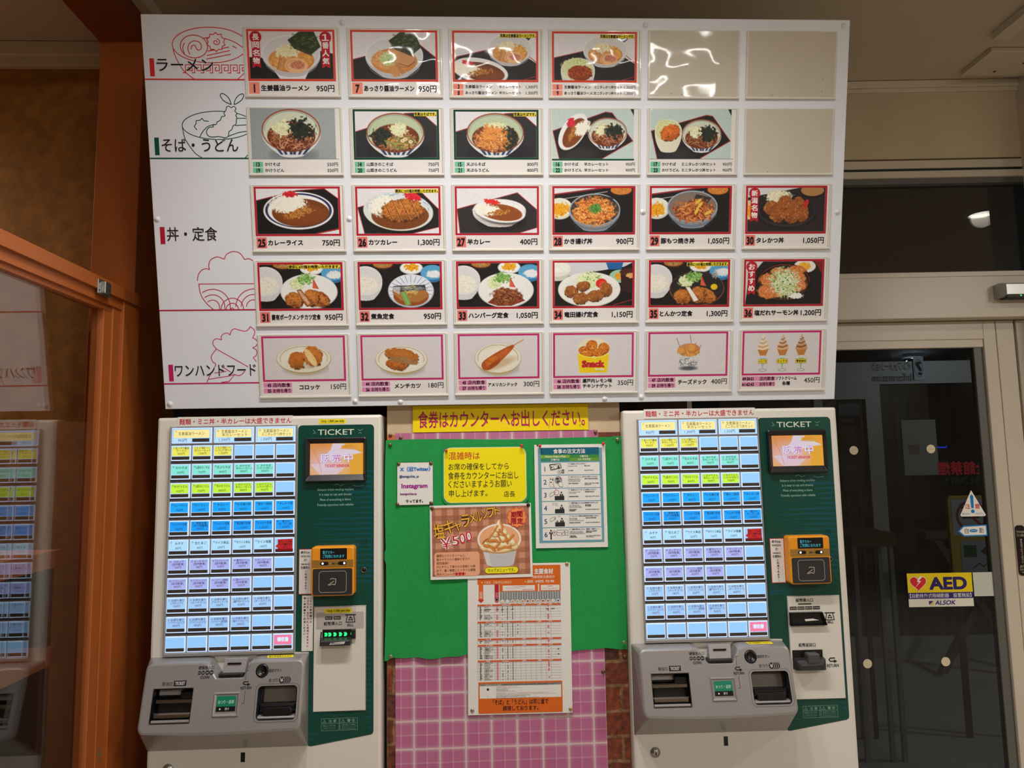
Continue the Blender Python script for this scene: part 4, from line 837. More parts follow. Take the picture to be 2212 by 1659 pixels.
shr = [(892, 912), (870, 897), (848, 905), (842, 935), (822, 962), (833, 988), (800, 998), (787, 1030), (756, 1048), (748, 1070), (716, 1078), (718, 1096), (680, 1100), (655, 1128), (655, 1160), (680, 1188), (720, 1192), (760, 1188), (795, 1192), (835, 1200), (862, 1180), (868, 1140), (895, 1120), (908, 1085), (935, 1070), (940, 1035), (945, 1000), (935, 985), (946, 965), (928, 942), (938, 920), (920, 898), (892, 912)]
heading('soba_udon_heading', (10, 74, 60), (14, 276, 24.4, 316), 'そば・うどん', (30.5, 278, 207, 308), 323.4, c2,
    [arcp(765, 1080, 345, 136, 0, 360, 64), spl([(422, 1100), (440, 1195), (480, 1270), (540, 1350), (605, 1394)]), spl([(1105, 1110), (1085, 1300), (1020, 1394)]),
     [(675, 1041), (630, 1036), (612, 1013), (590, 1032), (555, 1036), (553, 1065), (535, 1092), (562, 1125)], [(945, 1012), (1060, 1012)], [(930, 1082), (1060, 1074)], spl([(820, 1204), (900, 1170), (980, 1145), (1060, 1138)]), spl([(585, 1195), (610, 1150), (660, 1095), (730, 1070)])],
    [(shr[:-1], spl(shr, 4)), ([(880, 860), (881, 860), (881, 861)], spl([(895, 880), (830, 850), (797, 810), (793, 784), (815, 775), (855, 800), (880, 835), (895, 880)])), ([(950, 830), (951, 830), (951, 831)], spl([(920, 880), (935, 830), (970, 790), (1003, 778), (1014, 795), (995, 835), (955, 865), (920, 880)]))])
c3 = lambda x, y: (97+(x-532)*.2236-(y-1140)*.012, 617+(y-1140)*.2265)
wv = []
bx = lambda y: 535+(y-1140)*.16+((y-1140)/270)**2*112
for cx, cy, rs in ((680, 1385, (188, 130, 74)), (1115, 1385, (188, 130, 74)), (890, 1412, (120, 66, 16))):
    for r in rs:
        l = [p for p in arcp(cx, cy, r, r, 180, 360, 40) if p[1] < 1410 and p[0] > bx(p[1]) and p[0] < 1160]
        l = ([(l[0][0]-1, 1410)] if cx == 890 else [])+l+([(l[-1][0]+1, 1410)] if cx != 1115 else [])
        wv.append(l)
heading('rice_bowl_heading', (172, 22, 56), (14, 482, 25, 522), '丼・定食', (30, 482.5, 147.5, 515), 679.5, c3,
    [spl([(520, 1106), (528, 1050), (560, 1000), (608, 980), (648, 990)]), spl([(648, 990), (640, 940), (665, 885), (730, 858), (804, 882)]), spl([(804, 882), (830, 830), (900, 802), (970, 822), (1018, 886)]), spl([(1018, 886), (1070, 880), (1130, 915)]),
     [(530, 1141), (1160, 1141)], spl([(535, 1141), (555, 1250), (612, 1340), (690, 1412)])]+wv)
c5 = lambda x, y: (130+(x-670)*.2145-(y-340)*.014, 774+(y-340)*.2135)
heading('snack_heading', (186, 26, 98), (14, 810.5, 25, 851), 'ワンハンドフード', (29, 812, 223, 839.5), 857.2, c5,
    [spl([(670, 336), (635, 285), (642, 240), (680, 222), (730, 236)]), spl([(730, 236), (726, 195), (760, 164), (795, 160), (826, 181)]), spl([(826, 181), (835, 138), (870, 112), (930, 128), (985, 140), (1020, 126), (1048, 88)]), spl([(1048, 88), (1090, 125), (1098, 165), (1076, 216)]),
     spl([(1076, 216), (1112, 236), (1128, 275), (1112, 312), (1076, 330)]), spl([(1076, 330), (1115, 350), (1128, 385), (1115, 422), (1086, 442)]), [(1086, 442), (1122, 488)], [(670, 336), (1032, 547)], spl([(672, 340), (620, 415), (622, 455), (640, 490), (668, 512), (640, 580), (600, 650), (572, 718)]),
     [(590, 684), (830, 648), (882, 632), (820, 712), (735, 720)], [(740, 540), (840, 606)], [(655, 612), (790, 596)], spl([(882, 634), (930, 646), (970, 625), (996, 590)])])

# ------------------------------------------------------------------ menu cards
PHOTO = print_mat('printed_photo', rough=.5, coat=.4, wave=.36)
PAPER = mat('card_paper', (228, 224, 222), rough=.5, coat=.4, coat_wave=.36, g=1.05)
BLANK = mat('blank_card', (196, 188, 172), rough=.5, coat=.6, coat_wave=.36, var=.03, vscale=8, g=1.1)
SLV = mat('acrylic_rim', (222, 218, 206), rough=.3, coat=.3)
SLVE = mat('acrylic_edge', (176, 170, 156), rough=.3)
COLX = (230, 469, 706.5, 942, 1180, 1418); ROWY = (27, 206, 384, 562, 739.5); ROWH = (158, 158, 159, 159, 156.5)
TX = ink(26, 24, 30)
def rim_mesh(h):
    q = MB(); W_ = 223
    q.rbox(0, 0, 0, W_, h, 1.6, 3, SLV, .5)
    q.box(1, 2, 1.4, 5.4, h-1, 3.2, SLV, .8); q.box(W_-5.4, 2, 1.4, W_-1, h-1, 3.2, SLV, .8); q.box(3, .6, 1.4, W_-3, 3, 2.2, SLV, .3)
    q.box(.5, h-5, 1.4, W_-.5, h+.5, 5.0, SLV, 1.3)
    q.line([(5.8, 3), (5.8, h-5)], .5, 1.75, SLVE); q.line([(W_-5.8, 3), (W_-5.8, h-5)], .5, 1.75, SLVE)
    return q
CARDS = {
 1: (0, 0, 'r1', 'ramen with a nori sheet and two red ribbons, number 1', [('1', '生姜醤油ラーメン', '950円')]),
 7: (1, 0, 'r1', 'ramen with nori and green onion, number 7', [('7', 'あっさり醤油ラーメン', '950円')]),
 3: (2, 0, 'r1', 'ramen set with half curry, numbers 3 and 8', [('3', '生姜醤油ラーメン', '半カレーセット', '1,300円'), ('8', 'あっさり醤油ラーメン', '半カレーセット', '1,300円')]),
 5: (3, 0, 'r1', 'ramen set with a small cutlet bowl, numbers 5 and 9', [('5', '生姜醤油ラーメン', 'ミニタレかつ丼セット', '1,350円'), ('9', 'あっさり醤油ラーメン', 'ミニタレかつ丼セット', '1,350円')]),
 13: (0, 1, 'gn', 'plain soba on grey, numbers 13 and 19', [('13', 'かけそば', '', '550円'), ('19', 'かけうどん', '', '550円')]),
 14: (1, 1, 'g', 'soba with wild vegetables in a green frame, numbers 14 and 20', [('14', '山菜きのこそば', '', '750円'), ('20', '山菜きのこうどん', '', '750円')]),
 15: (2, 1, 'g', 'tempura soba in a green frame, numbers 15 and 21', [('15', '天ぷらそば', '', '800円'), ('21', '天ぷらうどん', '', '800円')]),
 16: (3, 1, 'gn', 'soba set with half curry, numbers 16 and 22', [('16', 'かけそば', '半カレーセット', '900円'), ('22', 'かけうどん', '半カレーセット', '900円')]),
 17: (4, 1, 'gn', 'soba set with a small cutlet bowl, numbers 17 and 23', [('17', 'かけそば', 'ミニタレかつ丼セット', '950円'), ('23', 'かけうどん', 'ミニタレかつ丼セット', '950円')]),
 25: (0, 2, 'c', 'curry rice, number 25', [('25', 'カレーライス', '750円')]),
 26: (1, 2, 'c', 'cutlet curry, number 26', [('26', 'カツカレー', '1,300円')]),
 27: (2, 2, 'c', 'half size curry in a small white bowl, number 27', [('27', '半カレー', '400円')]),
 28: (3, 2, 'c', 'kakiage tempura bowl topped with green onion, number 28', [('28', 'かき揚げ丼', '900円')]),
 29: (4, 2, 'c', 'grilled pork bowl, number 29', [('29', '豚もつ焼き丼', '1,050円')]),
 30: (5, 2, 'c', 'sauce cutlet bowl with a red ribbon, number 30', [('30', 'タレかつ丼', '1,050円')]),
 31: (0, 3, 'c', 'minced cutlet set meal on a white plate, number 31', [('31', '妻有ポークメンチカツ定食', '950円')]),
 32: (1, 3, 'c', 'simmered fish set meal, number 32', [('32', '煮魚定食', '950円')]),
 33: (2, 3, 'c', 'hamburg steak set meal, number 33', [('33', 'ハンバーグ定食', '1,050円')]),
 34: (3, 3, 'c', 'fried chicken set meal, number 34', [('34', '竜田揚げ定食', '1,150円')]),
 35: (4, 3, 'c', 'pork cutlet set meal on a black plate, number 35', [('35', 'とんかつ定食', '1,300円')]),
 36: (5, 3, 'c', 'salmon bowl with a red ribbon, number 36', [('36', '塩だれサーモン丼', '1,200円')]),
 43: (0, 4, 'm', 'croquettes on a plate, numbers 43 and 55', [('43', '55', 'コロッケ', '150円')]),
 44: (1, 4, 'm', 'minced cutlets on a plate, numbers 44 and 56', [('44', '56', 'メンチカツ', '180円')]),
 45: (2, 4, 'm', 'a corn dog on a plate, numbers 45 and 57', [('45', '57', 'アメリカンドック', '300円')]),
 46: (3, 4, 'm', 'nuggets in a yellow snack box, numbers 46 and 58', [('46', '58', '瀬戸内レモン味\nチキンナゲット', '350円')]),
 47: (4, 4, 'm', 'cheese balls on sticks in a silver cup, numbers 47 and 59', [('47', '59', 'チーズドック', '400円')]),
 49: (5, 4, 'm', 'three soft ice cream cones, numbers 49 to 63', [('49·50·51', '61·62·63', 'ソフトクリーム\n各種', '450円')]),
}
FR = {'r1': (204, 66, 44), 'g': (12, 62, 44), 'c': (172, 28, 42), 'm': (184, 44, 104)}
NB = {'r': (230, 136, 116), 'g': (110, 182, 150), 'c': (216, 112, 104), 'm': (214, 136, 176)}
CAP = {3: '写真は生姜醤油ラーメンです。', 5: '写真は生姜醤油ラーメンです。', 14: '写真はそばです。', 15: '写真はそばです。', 26: '提供に10分程お時間いただきます。', 31: '提供に6分程お時間いただきます。', 35: '提供に10分程お時間いただきます。'}
RIB = {1: ((29.5, '長岡名物'), (190, '１番人気')), 30: ((30, '新潟名物'),), 36: ((28, 'おすすめ'),)}
def make_card(n):
    cx, ry, kind, desc, rows = CARDS[n]; h = ROWH[ry]
    t = thing('menu_card', 'menu card showing ' + desc, 'menu card', bpos(COLX[cx], ROWY[ry], .05), BROT, 'menu cards on the white board')
    rim_mesh(h).build('sleeve', t)
    q = MB(); q.rect(6.2, 3.4, 216.8, h-5.2, 1.9, PAPER)
    two = kind in ('r1', 'g', 'gn') and len(rows) == 2
    fx0, fy0, fx1, fy1 = (8.5, 5, 211.5, 121) if kind != 'm' else (9.5, 4.5, 211, 116)
    if kind == 'gn': ph = (8, 2.8, 206, 119)
    else:
        q.frame(fx0, fy0, fx1, fy1, 5, 2.0, ink(*FR[kind])); ph = (fx0+5, fy0+5, fx1-5, fy1-5)
    if n == 16: q.rect(8, 118, 207, 123, 2.05, ink(12, 74, 50))
    if n in (13, 17): q.rect(7, 119, 212, 119.8, 2.05, ink(70, 66, 66))
    nb = ink(*NB[kind[0]])
    if two:
        for i, r in enumerate(rows):
            y = 125.5+i*14; q.rect(9.5, y, 33.5, y+12, 2.0, nb); q.textc(r[0], 22, y+6.2, 10.5, 2.1, TX, bold=.045, squeeze=.78)
            if r[2]:
                if n in (16, 17): q.textc(r[1], 38, y+6.2, 6.9, 2.1, TX, 'l', bold=.03); q.textc(r[2], 86, y+6.2, 6.9, 2.1, TX, 'l', 84, bold=.03)
                else: q.textc(r[1], 38, y+6.2, 6.4, 2.1, TX, 'l', 75, bold=.03); q.textc(r[2], 118 if n == 3 else 110, y+6.2, 6.4, 2.1, TX, 'l', 52 if n == 3 else 66, bold=.03)
                q.textc(r[3], 209, y+6.2, 7.4, 2.1, TX, 'r', 30, bold=.012)
            else: q.textc(r[1], 38, y+6.2, 7.3, 2.1, TX, 'l', bold=.032); q.textc(r[3], 209, y+6.2, 8.4, 2.1, TX, 'r', 28, bold=.014)
    elif kind == 'm':
        a, b, nm, pr = rows[0]; xr = 79 if n != 49 else 96
        for s_, w_, y in ((a, '店内飲食', 118.5), (b, 'お持ち帰り', 132.5)):
            q.rect(10, y, xr, y+11.5, 2.0, nb)
            if n == 49: q.textc(s_, 12, y+6, 8.6, 2.1, TX, 'l', 43, bold=.05, squeeze=.8); q.textc(w_, xr-2, y+6, 8.4, 2.1, TX, 'r', 38, bold=.03)
            else: q.textc(s_, 24, y+6, 8.8, 2.1, TX, bold=.05, squeeze=.8); q.textc(w_, xr-4, y+6, 8.6, 2.1, TX, 'r', 42, bold=.03)
        ls = nm.split('\n')
        if len(ls) == 1: q.textc(nm, 122 if n != 45 else 119, 130.5, 10.6 if n != 45 else 8, 2.1, TX, 'c', 72, bold=.036)
        else:
            for i, l in enumerate(ls): q.textc(l, 120 if n != 49 else 124, 124+i*13, 8.6 if n != 49 else 8, 2.1, TX, 'c', 74 if n != 49 else 54, bold=.036)
        q.textc(pr, 210, 129.5, 13.2, 2.1, TX, 'r', 44, bold=.01)
    else:
        no, nm, pr = rows[0]
        q.rect(9.8, 123.5, 34, 149.5, 2.0, nb); q.textc(no, 22, 136.8, 20, 2.1, TX, bold=.05, squeeze=.74)
        q.textc(nm, 37.5, 136.8, 11.3, 2.1, TX, 'l', 117, bold=.042); q.textc(pr, 207, 137, 14, 2.1, TX, 'r', 42 if len(pr) < 5 else 54, bold=.03)
    if n in CAP:
        x0 = {3: 121, 5: 123, 14: 153, 15: 152, 26: 103, 31: 82, 35: 103}[n]; q.rect(x0, 11.5, 206, 20.5, 2.5, ink(226, 206, 40)); q.text(CAP[n], x0+1, 12.3, 205, 19.8, 2.6, TX, bold=.04)
    for x, s_ in RIB.get(n, ()):
        m = ink(176, 28, 42); L_ = 62 if len(s_) == 4 else 50
        q.poly([(x-9.5, 18), (x+9.5, 18), (x+9.5, 92), (x, 87), (x-9.5, 92)], 2.55, m); q.poly([(x+(14.5 if i % 2 else 13)*math.cos(i*math.pi/16), 23+(14.5 if i % 2 else 13)*math.sin(i*math.pi/16)) for i in range(32)], 2.6, m)
        for i, ch in enumerate(s_): q.text(ch, x-7.5, 16+i*17.5, x+7.5, 30+i*17.5, 2.7, ink(236, 226, 222), bold=.03)
    if n == 46:
        bx_ = lambda x, y: (ph[0]+(ph[2]-ph[0])*x/180, ph[1]+(ph[3]-ph[1])*y/100)
        (a, b), (c_, d) = bx_(62, 62), bx_(116, 80); q.text('Snack', a, b, c_, d, 2.5, ink(40, 20, 24), bold=.075); q.text('Snack', a+1, b+1, c_-1, d-1, 2.6, ink(206, 40, 50), bold=.04)
        (a, b), (c_, d) = bx_(94, 82.5), bx_(115, 87.5); q.text('FOODS', a, b, c_, d, 2.5, ink(250, 244, 224), bold=.05)
    if n == 49:
        for x, s_ in ((45, 'バニラ'), (92, 'ミックス'), (137, '雪室珈琲')):
            xx = ph[0]+(ph[2]-ph[0])*x/180; y = ph[1]+(ph[3]-ph[1])*.70; w_ = 11 if x < 50 else 14
            q.rect(xx-w_, y-5.5, xx+w_, y+5.5, 2.5, TX); q.rect(xx-w_+.7, y-4.8, xx+w_-.7, y+4.8, 2.55, ink(232, 206, 40)); q.text(s_, xx-w_+2, y-3.2, xx+w_-2, y+3.2, 2.65, TX, bold=.03)
    q.build('insert', t)
    picture('food_photo', food(n), *ph, 2.3, PHOTO, t, PG*.92)
for n in CARDS: make_card(n)
for (cx, ry, w_) in ((4, 0, 'top row, fifth column, with bright lamp reflections'), (5, 0, 'top right corner of the board'), (5, 1, 'second row at the right edge, under another blank one')):
    t = thing('menu_card', 'blank beige card sleeve in the ' + w_, 'menu card', bpos(COLX[cx], ROWY[ry], .05), BROT, 'blank card sleeves on the white board')
    rim_mesh(ROWH[ry]).build('sleeve', t)
    q = MB(); q.rect(3, 2, 220, ROWH[ry]-4.5, 2.4, BLANK)
    for a, b in (((190, 111), (188, 139), (66, 149)) if cx == 5 and ry == 0 else ((94, 82), (58, 145), (83, 148), (132, 153), (210, 154)) if cx == 4 else ((60, 150),)): q.ell(a, b, .9, 1.3, 2.5, TX, 8)
    q.build('blank_insert', t)
# ------------------------------------------------------------------ ticket vending machines
MW = mat('machine_white', (226, 222, 212), rough=.38, var=.015, vscale=2)
SIL = mat('silver_plastic', (164, 160, 160), rough=.36, metal=.25, var=.02, vscale=6)
SILD = mat('silver_shadow_strip', (104, 96, 92), rough=.4, metal=.2)
CONS = mat('console_silver', (158, 154, 152), rough=.34, metal=.35, var=.015, vscale=5)
GRNP = mat('green_panel', (0, 70, 58), rough=.32)
TEAL = mat('teal_stripe', (0, 78, 86), rough=.32)
BZL = mat('black_bezel', (30, 30, 33), rough=.4)
DK = mat('dark_plastic', (44, 44, 48), rough=.4)
DK2 = mat('near_black_plastic', (16, 16, 18), rough=.3)
STRIP = mat('smoked_strip', (70, 62, 56), rough=.25)
CHRO = mat('chrome', (200, 200, 200), rough=.12, metal=1.0)
SCREEN = print_mat('lit_screen', rough=.2, emit=.92)
PT = ink(26, 24, 30, g=1.0)
HOUS = glow('lit_button_rim', (196, 218, 255), .95); LENS = glow('lit_button_lens', (142, 194, 242), .92)
PAPW = ink(222, 220, 214, g=1.1)
RC = [(236, 222, 150), (226, 222, 92), (128, 222, 205), (188, 232, 60), (22, 160, 246), (22, 152, 244), (170, 216, 246), (168, 172, 236), (168, 172, 236), (156, 200, 244), (150, 194, 244)]
NO, TK = '(店内飲食)', 'お持ち帰り'
ROWS = [
 [('①', '生姜醤油ラーメン', '', '950'), ('③', '生姜醤油ラーメン', '半カレーセット', '1,300'), ('⑤', '生姜醤油ラーメン', 'ミニタレかつ丼セット', '1,350')],
 [('⑦', 'あっさり醤油', 'ラーメン', '950'), ('⑧', 'あっさり醤油ラーメン', '半カレーセット', '1,300'), ('⑨', 'あっさり醤油ラーメン', 'ミニタレかつ丼セット', '1,350'), 0, 0, 0],
 [('⑬', 'かけそば', '', '550'), ('⑭', '山菜きのこそば', '', '750'), ('⑮', '天ぷらそば', '', '800'), ('⑯', 'かけそば', '半カレーセット', '900'), ('⑰', 'かけそば', 'ミニタレかつ丼セット', '950'), 0],
 [('⑲', 'かけうどん', '', '550'), ('⑳', '山菜きのこうどん', '', '750'), ('㉑', '天ぷらうどん', '', '800'), ('㉒', 'かけうどん', '半カレーセット', '900'), ('㉓', 'かけうどん', 'ミニタレかつ丼セット', '950'), 0],
 [('㉕', 'カレーライス', '', '750'), ('㉖', 'カツカレー', '', '1,300'), ('㉗', '半カレー', '', '400'), ('㉘', 'かき揚げ丼', '', '900'), ('㉙', '豚もつ焼丼', '', '1,050'), ('㉚', 'タレかつ丼', '', '1,050')],
 [('㉛', 'メンチカツ定食', '', '950'), ('㉜', '煮魚定食', '(サバ味噌煮)', '950'), ('㉝', 'ハンバーグ定食', '', '1,050'), ('㉞', '竜田揚げ定食', '', '1,150'), ('㉟', 'とんかつ定食', '', '1,300'), ('㊱', '塩だれ', 'サーモン丼', '1,200')],
 [('㊲', 'みそ汁', '', '80'), ('㊳', '生たまご', '', '90'), ('㊴', 'ライス単品', '', '220'), ('㊵', '半ライス単品', '', '130'), ('㊶', 'ライス増量', '', '100'), 0],
 [('㊸', 'コロッケ', NO, '150'), ('㊹', 'メンチカツ', NO, '180'), ('㊺', 'アメリカンドック', NO, '300'), ('㊻', '瀬戸内ナゲット', NO, '350'), ('㊼', 'チーズドック', NO, '400'), 0],
 [('㊾', 'ソフトクリームバニラ', NO, '450'), ('㊿', 'ソフトクリームミックス', NO, '450'), ('51', 'ソフトクリーム雪室珈琲', NO, '450'), ('52', '塩キャラメルソフト', NO, '500'), 0, 0],
 [('55', TK, '(コロッケ)', '150'), ('56', TK, '(メンチカツ)', '180'), ('57', TK, '(アメリカンドック)', '300'), ('58', TK, '(瀬戸内ナゲット)', '350'), ('59', TK, '(チーズドック)', '400'), 0],
 [('61', TK, '(ソフトクリームバニラ)', '450'), ('62', TK, '(ソフトクリームミックス)', '450'), ('63', TK, '(ソフトクリーム雪室珈琲)', '450'), ('64', TK, '(塩キャラメルソフト)', '500'), 0, 0],
 [0, 0, 0, 0, 0, ('R', '領収書', '', '')]]
def screen_art():
    c = Cv(120, 72, (236, 160, 60), 180, 106)
    c.e(150, 70, 90, 60, (232, 168, 50), a=.9, soft=60); c.e(20, 20, 60, 60, (222, 140, 80), a=.8, soft=50); c.e(60, 70, 70, 40, (226, 190, 200), a=.9, soft=50)
    c.poly([(76, 0), (120, 2), (100, 20), (150, 14), (176, 34), (120, 42), (70, 60), (54, 40), (70, 20)], (226, 214, 236), .9); c.poly([(104, 8), (140, 4), (176, 32), (150, 22), (112, 20)], (222, 150, 40), .8)
    c.poly([(2, 70), (50, 66), (90, 84), (120, 80), (90, 106), (36, 106)], (226, 206, 226), .75); c.ln([(10, 20), (30, 60), (40, 100)], 2, (200, 120, 70), .6); c.ln([(60, 34), (100, 22), (140, 16)], 1.4, (200, 190, 220), .6); c.ln([(76, 26), (96, 16)], 1.2, (200, 170, 200), .6)
    return c
def console_ring(x0, y0, x1, y1, r, bulge, n0, nb, yb):
    pts = []
    def corner(cx, cy, a0):
        for i in range(7):
            a = math.radians(a0+15*i); pts.append((cx+r*math.cos(a), cy+r*math.sin(a)))
    corner(x1-r, y1-r, 0)
    for i in range(1, 12): t = i/12; pts.append((x1-r+(x0+r-x1+r)*t, y1+bulge*math.sin(math.pi*t)))
    corner(x0+r, y1-r, 90); corner(x0+r, y0+r, 180)
    a, b = n0; c, d = nb
    pts.append((a-12, y0))                                             # the coin valley in the top edge
    for i in range(1, 6): t = i/6; pts.append((a+(c-a)*t**1.5, y0+(yb-y0)*(t**1.4)))
    pts.append((c, yb)); pts.append((d, yb))
    for i in range(1, 6): t = 1-i/6; pts.append((b+(d-b)*t**1.5, y0+(yb-y0)*(t**1.4)))
    pts.append((b+12, y0))
    corner(x1-r, y0+r, 270)
    return pts
TOPV = P(0, 0, 1566)
def zf(y): return 40+(y-572)*.278
class FB(MB):
    """builder on the sloping front of the console: z is measured from that slope"""
    def add(s, vs, fs, m, smooth=False): MB.add(s, [(x, y, z+zf(y)) for x, y, z in vs], fs, m, smooth)
def make_console(root):
    con = None
    q = MB()
    R0 = console_ring(2, 566, 372, 777, 3, 0, (150, 250), (172, 234), 603)
    R1 = console_ring(11, 569, 372.5, 716, 15, 4.5, (152, 249), (174, 233), 604)
    R2 = console_ring(12.5, 570.5, 371, 713, 14, 4.5, (151, 250), (173.4, 233.6), 604.5)
    R3 = console_ring(16, 574, 367.5, 708, 11, 3.5, (149, 252), (172.4, 234.6), 606)
    zz = lambda R, o: [zf(p[1])+o for p in R]
    q.loft([R0, R1, R2, R3], [0, zz(R1, -6), zz(R2, -1.6), zz(R3, 0)], CONS, cap=False)
    tk = MB.rr(36.5, 622, 124.5, 692, 3); btn = [(174, 633), (231, 633), (231, 681), (174, 681)]
    cup = [(p[0], p[1]) for p in MB.rr(271, 622.5, 360, 692, 9)]
    lever = [(276.5+15*math.cos(2*math.pi*i/24), 591+15*math.sin(2*math.pi*i/24)) for i in range(24)]
    loops = [R3, tk, cup, btn, lever]
    from mathutils.geometry import tessellate_polygon
    tri = tessellate_polygon([[Vector((p[0], p[1], 0)) for p in l] for l in loops]); fl = [p for l in loops for p in l]
    fs = []
    for t in tri:
        a, b, c = [fl[i] for i in t]; ar = (b[0]-a[0])*(c[1]-a[1])-(c[0]-a[0])*(b[1]-a[1])
        if abs(ar) > 1e-6: fs.append(tuple(t) if ar < 0 else tuple(t)[::-1])
    q.add([(p[0], p[1], zf(p[1])) for p in fl], fs, CONS)
    def well(l, depth, m, back, inset=0):
        n = len(l); vs = [(p[0], p[1], zf(p[1])) for p in l]+[(p[0], p[1], zf(p[1])-depth) for p in l]
        q.add(vs, [(i, (i+1) % n, n+(i+1) % n, n+i) for i in range(n)], m)
        q.add(vs[n:], [tuple(range(n))[::-1]], back)
    well(tk, 32, DK2, DK2); well(cup, 30, DK, DK); well(btn, 6, CONS, CONS); well(lever, 7, DK2, DK2)
    con = q.build('console', root, TOPV)
    # ticket outlet: chrome rails and guides in the dark well
    f = FB(); f.box(38, 646, -26, 123, 656, -12, CHRO, 2); f.box(38, 674, -28, 123, 686, -8, CHRO, 3); f.box(40, 630, -28, 96, 642, -24, SIL, 1); f.box(92, 632, -30, 123, 652, -14, DK2, 2); f.box(38, 687, -8, 123.5, 691.5, -1.5, CONS, 1); f.box(44, 656, -30, 116, 674, -22, DK2)
    f.frame(35.4, 621, 125.6, 693, 1.2, .25, CHRO); f.build('ticket_outlet', con)
    f = FB(); f.box(279, 632, -29, 352, 662, -27, mat('cup_back', (120, 112, 102), .5)); f.box(274, 662, -29, 357, 678, -10, DK2, 4); f.rbox(282, 668, -12, 350, 686, -6, 8, DK2, 2); f.box(273, 686, -28, 358, 691, -4, SIL, 2); f.line(MB.rr(266.5, 618.5, 364.5, 695.5, 11), .6, .2, DK2, True); f.build('change_cup', con)
    f = FB(); f.loft([[(173, 632), (232, 632), (232, 682), (173, 682)], [(175.5, 634.5), (229.5, 634.5), (229.5, 679.5), (175.5, 679.5)], [(179, 638), (226, 638), (226, 675.5), (179, 675.5)]], [.2, 3.4, .6], CONS); f.rect(181, 640, 224, 661, 1.3, mat('green_label', (0, 126, 96), .4)); f.rect(181, 661, 224, 671, 1.3, DK2)
    f.text('おつり・返却', 184.5, 648, 219.5, 655.5, 1.6, ink(196, 226, 206)); f.text('押す', 201, 663, 211, 669, 1.6, PAPW); f.ell(190, 666, 1.8, 1.8, 1.6, PAPW, 10); f.build('return_button', con)
    f = FB(); f.disc(276.5, 591, [(14.6, -6), (14.4, .4), (12, 2.4), (9.4, 1.2), (8.4, -1.6), (3, -2.6)], DK2, 28); f.disc(280, 595, [(1.2, 1), (.9, 1.6)], SIL, 8); f.build('return_lever', con)
    f = MB(); f.loft([[(182, 567), (238, 567), (236, 598), (180, 598)], [(184, 568), (236, 568), (234, 597), (182, 597)]], [18, [24, 24, 34, 34]], SIL); f.rrect(192, 575, 224, 579.5, 1.6, 30.2, DK2); f.box(176, 596, 20, 233, 605, 46, BZL, 3); f.box(181, 597.5, 40, 229, 602, 47, DK2, 1); f.build('coin_slot', con)
    f = FB(); T = lambda *a, **k: f.text(*a[:5], .35, PT, **k)
    T('取出口', 54, 608, 76, 615.4, bold=.01); f.poly([(79.5, 606), (107.5, 606), (107.5, 617), (79.5, 617)], .3, PT); f.text('TICKET', 82.5, 608, 105, 615, .45, ink(190, 186, 184, g=1.0), bold=.05)
    for i in range(5): f.rect(79, 607+i*2, 80, 608+i*2, .4, CONS)
    T('硬貨投入口', 131, 577.4, 166, 584.6, bold=.012); T('COIN', 138, 598, 157.5, 603.4, bold=.03)
    for i, (x, s_) in enumerate(((134.2, '10'), (142.6, '50'), (152, '100'), (161.4, '500'))):
        r = (4, 4.2, 4.6, 4.9)[i]; f.ell(x, 591.4, r, r, .3, PT, 18); f.text(s_, x-r*.66, 589.4, x+r*.66, 593.4, .45, ink(180, 176, 174, g=1.0), res=1, bold=.02)
    T('返却ボタン', 292, 587.5, 321, 594.6, bold=.012); T('おつり', 294, 607.4, 314, 614.6, bold=.012)
    f.ell(323, 611, 6.4, 6.6, .3, PT); f.text('￥', 318.6, 606.8, 327.4, 615.4, .45, ink(180, 176, 174, g=1.0), bold=.05)
    for k in (1, 2, 3): f.poly(arcp(323+k*4.6, 611, 6.4, 6.6, -80, 80)+arcp(320.4+k*4.6, 611, 6.4, 6.6, 80, -80), .3+.02*k, PT)
    f.line([(248, 612.4), (239, 612.4), (236, 615.2), (239, 618.2), (246, 618.2)], 2.2, .35, PT); f.poly([(246, 614.6), (253, 618.2), (246, 621.8)], .37, PT); T('RETURN', 231.5, 622.4, 255.5, 627.8, bold=.03)
    f.line([(246, 589.4), (241, 589.6), (240.4, 609)], .8, .3, PT); f.line([(242, 631), (242.4, 656), (237.4, 656.4)], .8, .3, PT); f.build('lettering', con)
    f = MB(); sy = lambda z: 565.6+3*z/33
    f.add([(278, sy(9), 9), (338, sy(9), 9), (342, sy(25), 25), (282, sy(25), 25)], [(3, 2, 1, 0)], ink(236, 210, 30))
    v, fc, lo, hi = text_geo('割引券使用できます', 0, 2); d = hi-lo
    f.add([(284+52*(p[0]-lo[0])/d[0]-4*(p[1]-lo[1])/d[1]*.3, sy(22-10*(p[1]-lo[1])/d[1])-.3, 22-10*(p[1]-lo[1])/d[1]) for p in v], fc, PT); f.build('yellow_sticker', con, label='narrow yellow sticker on top of the console')
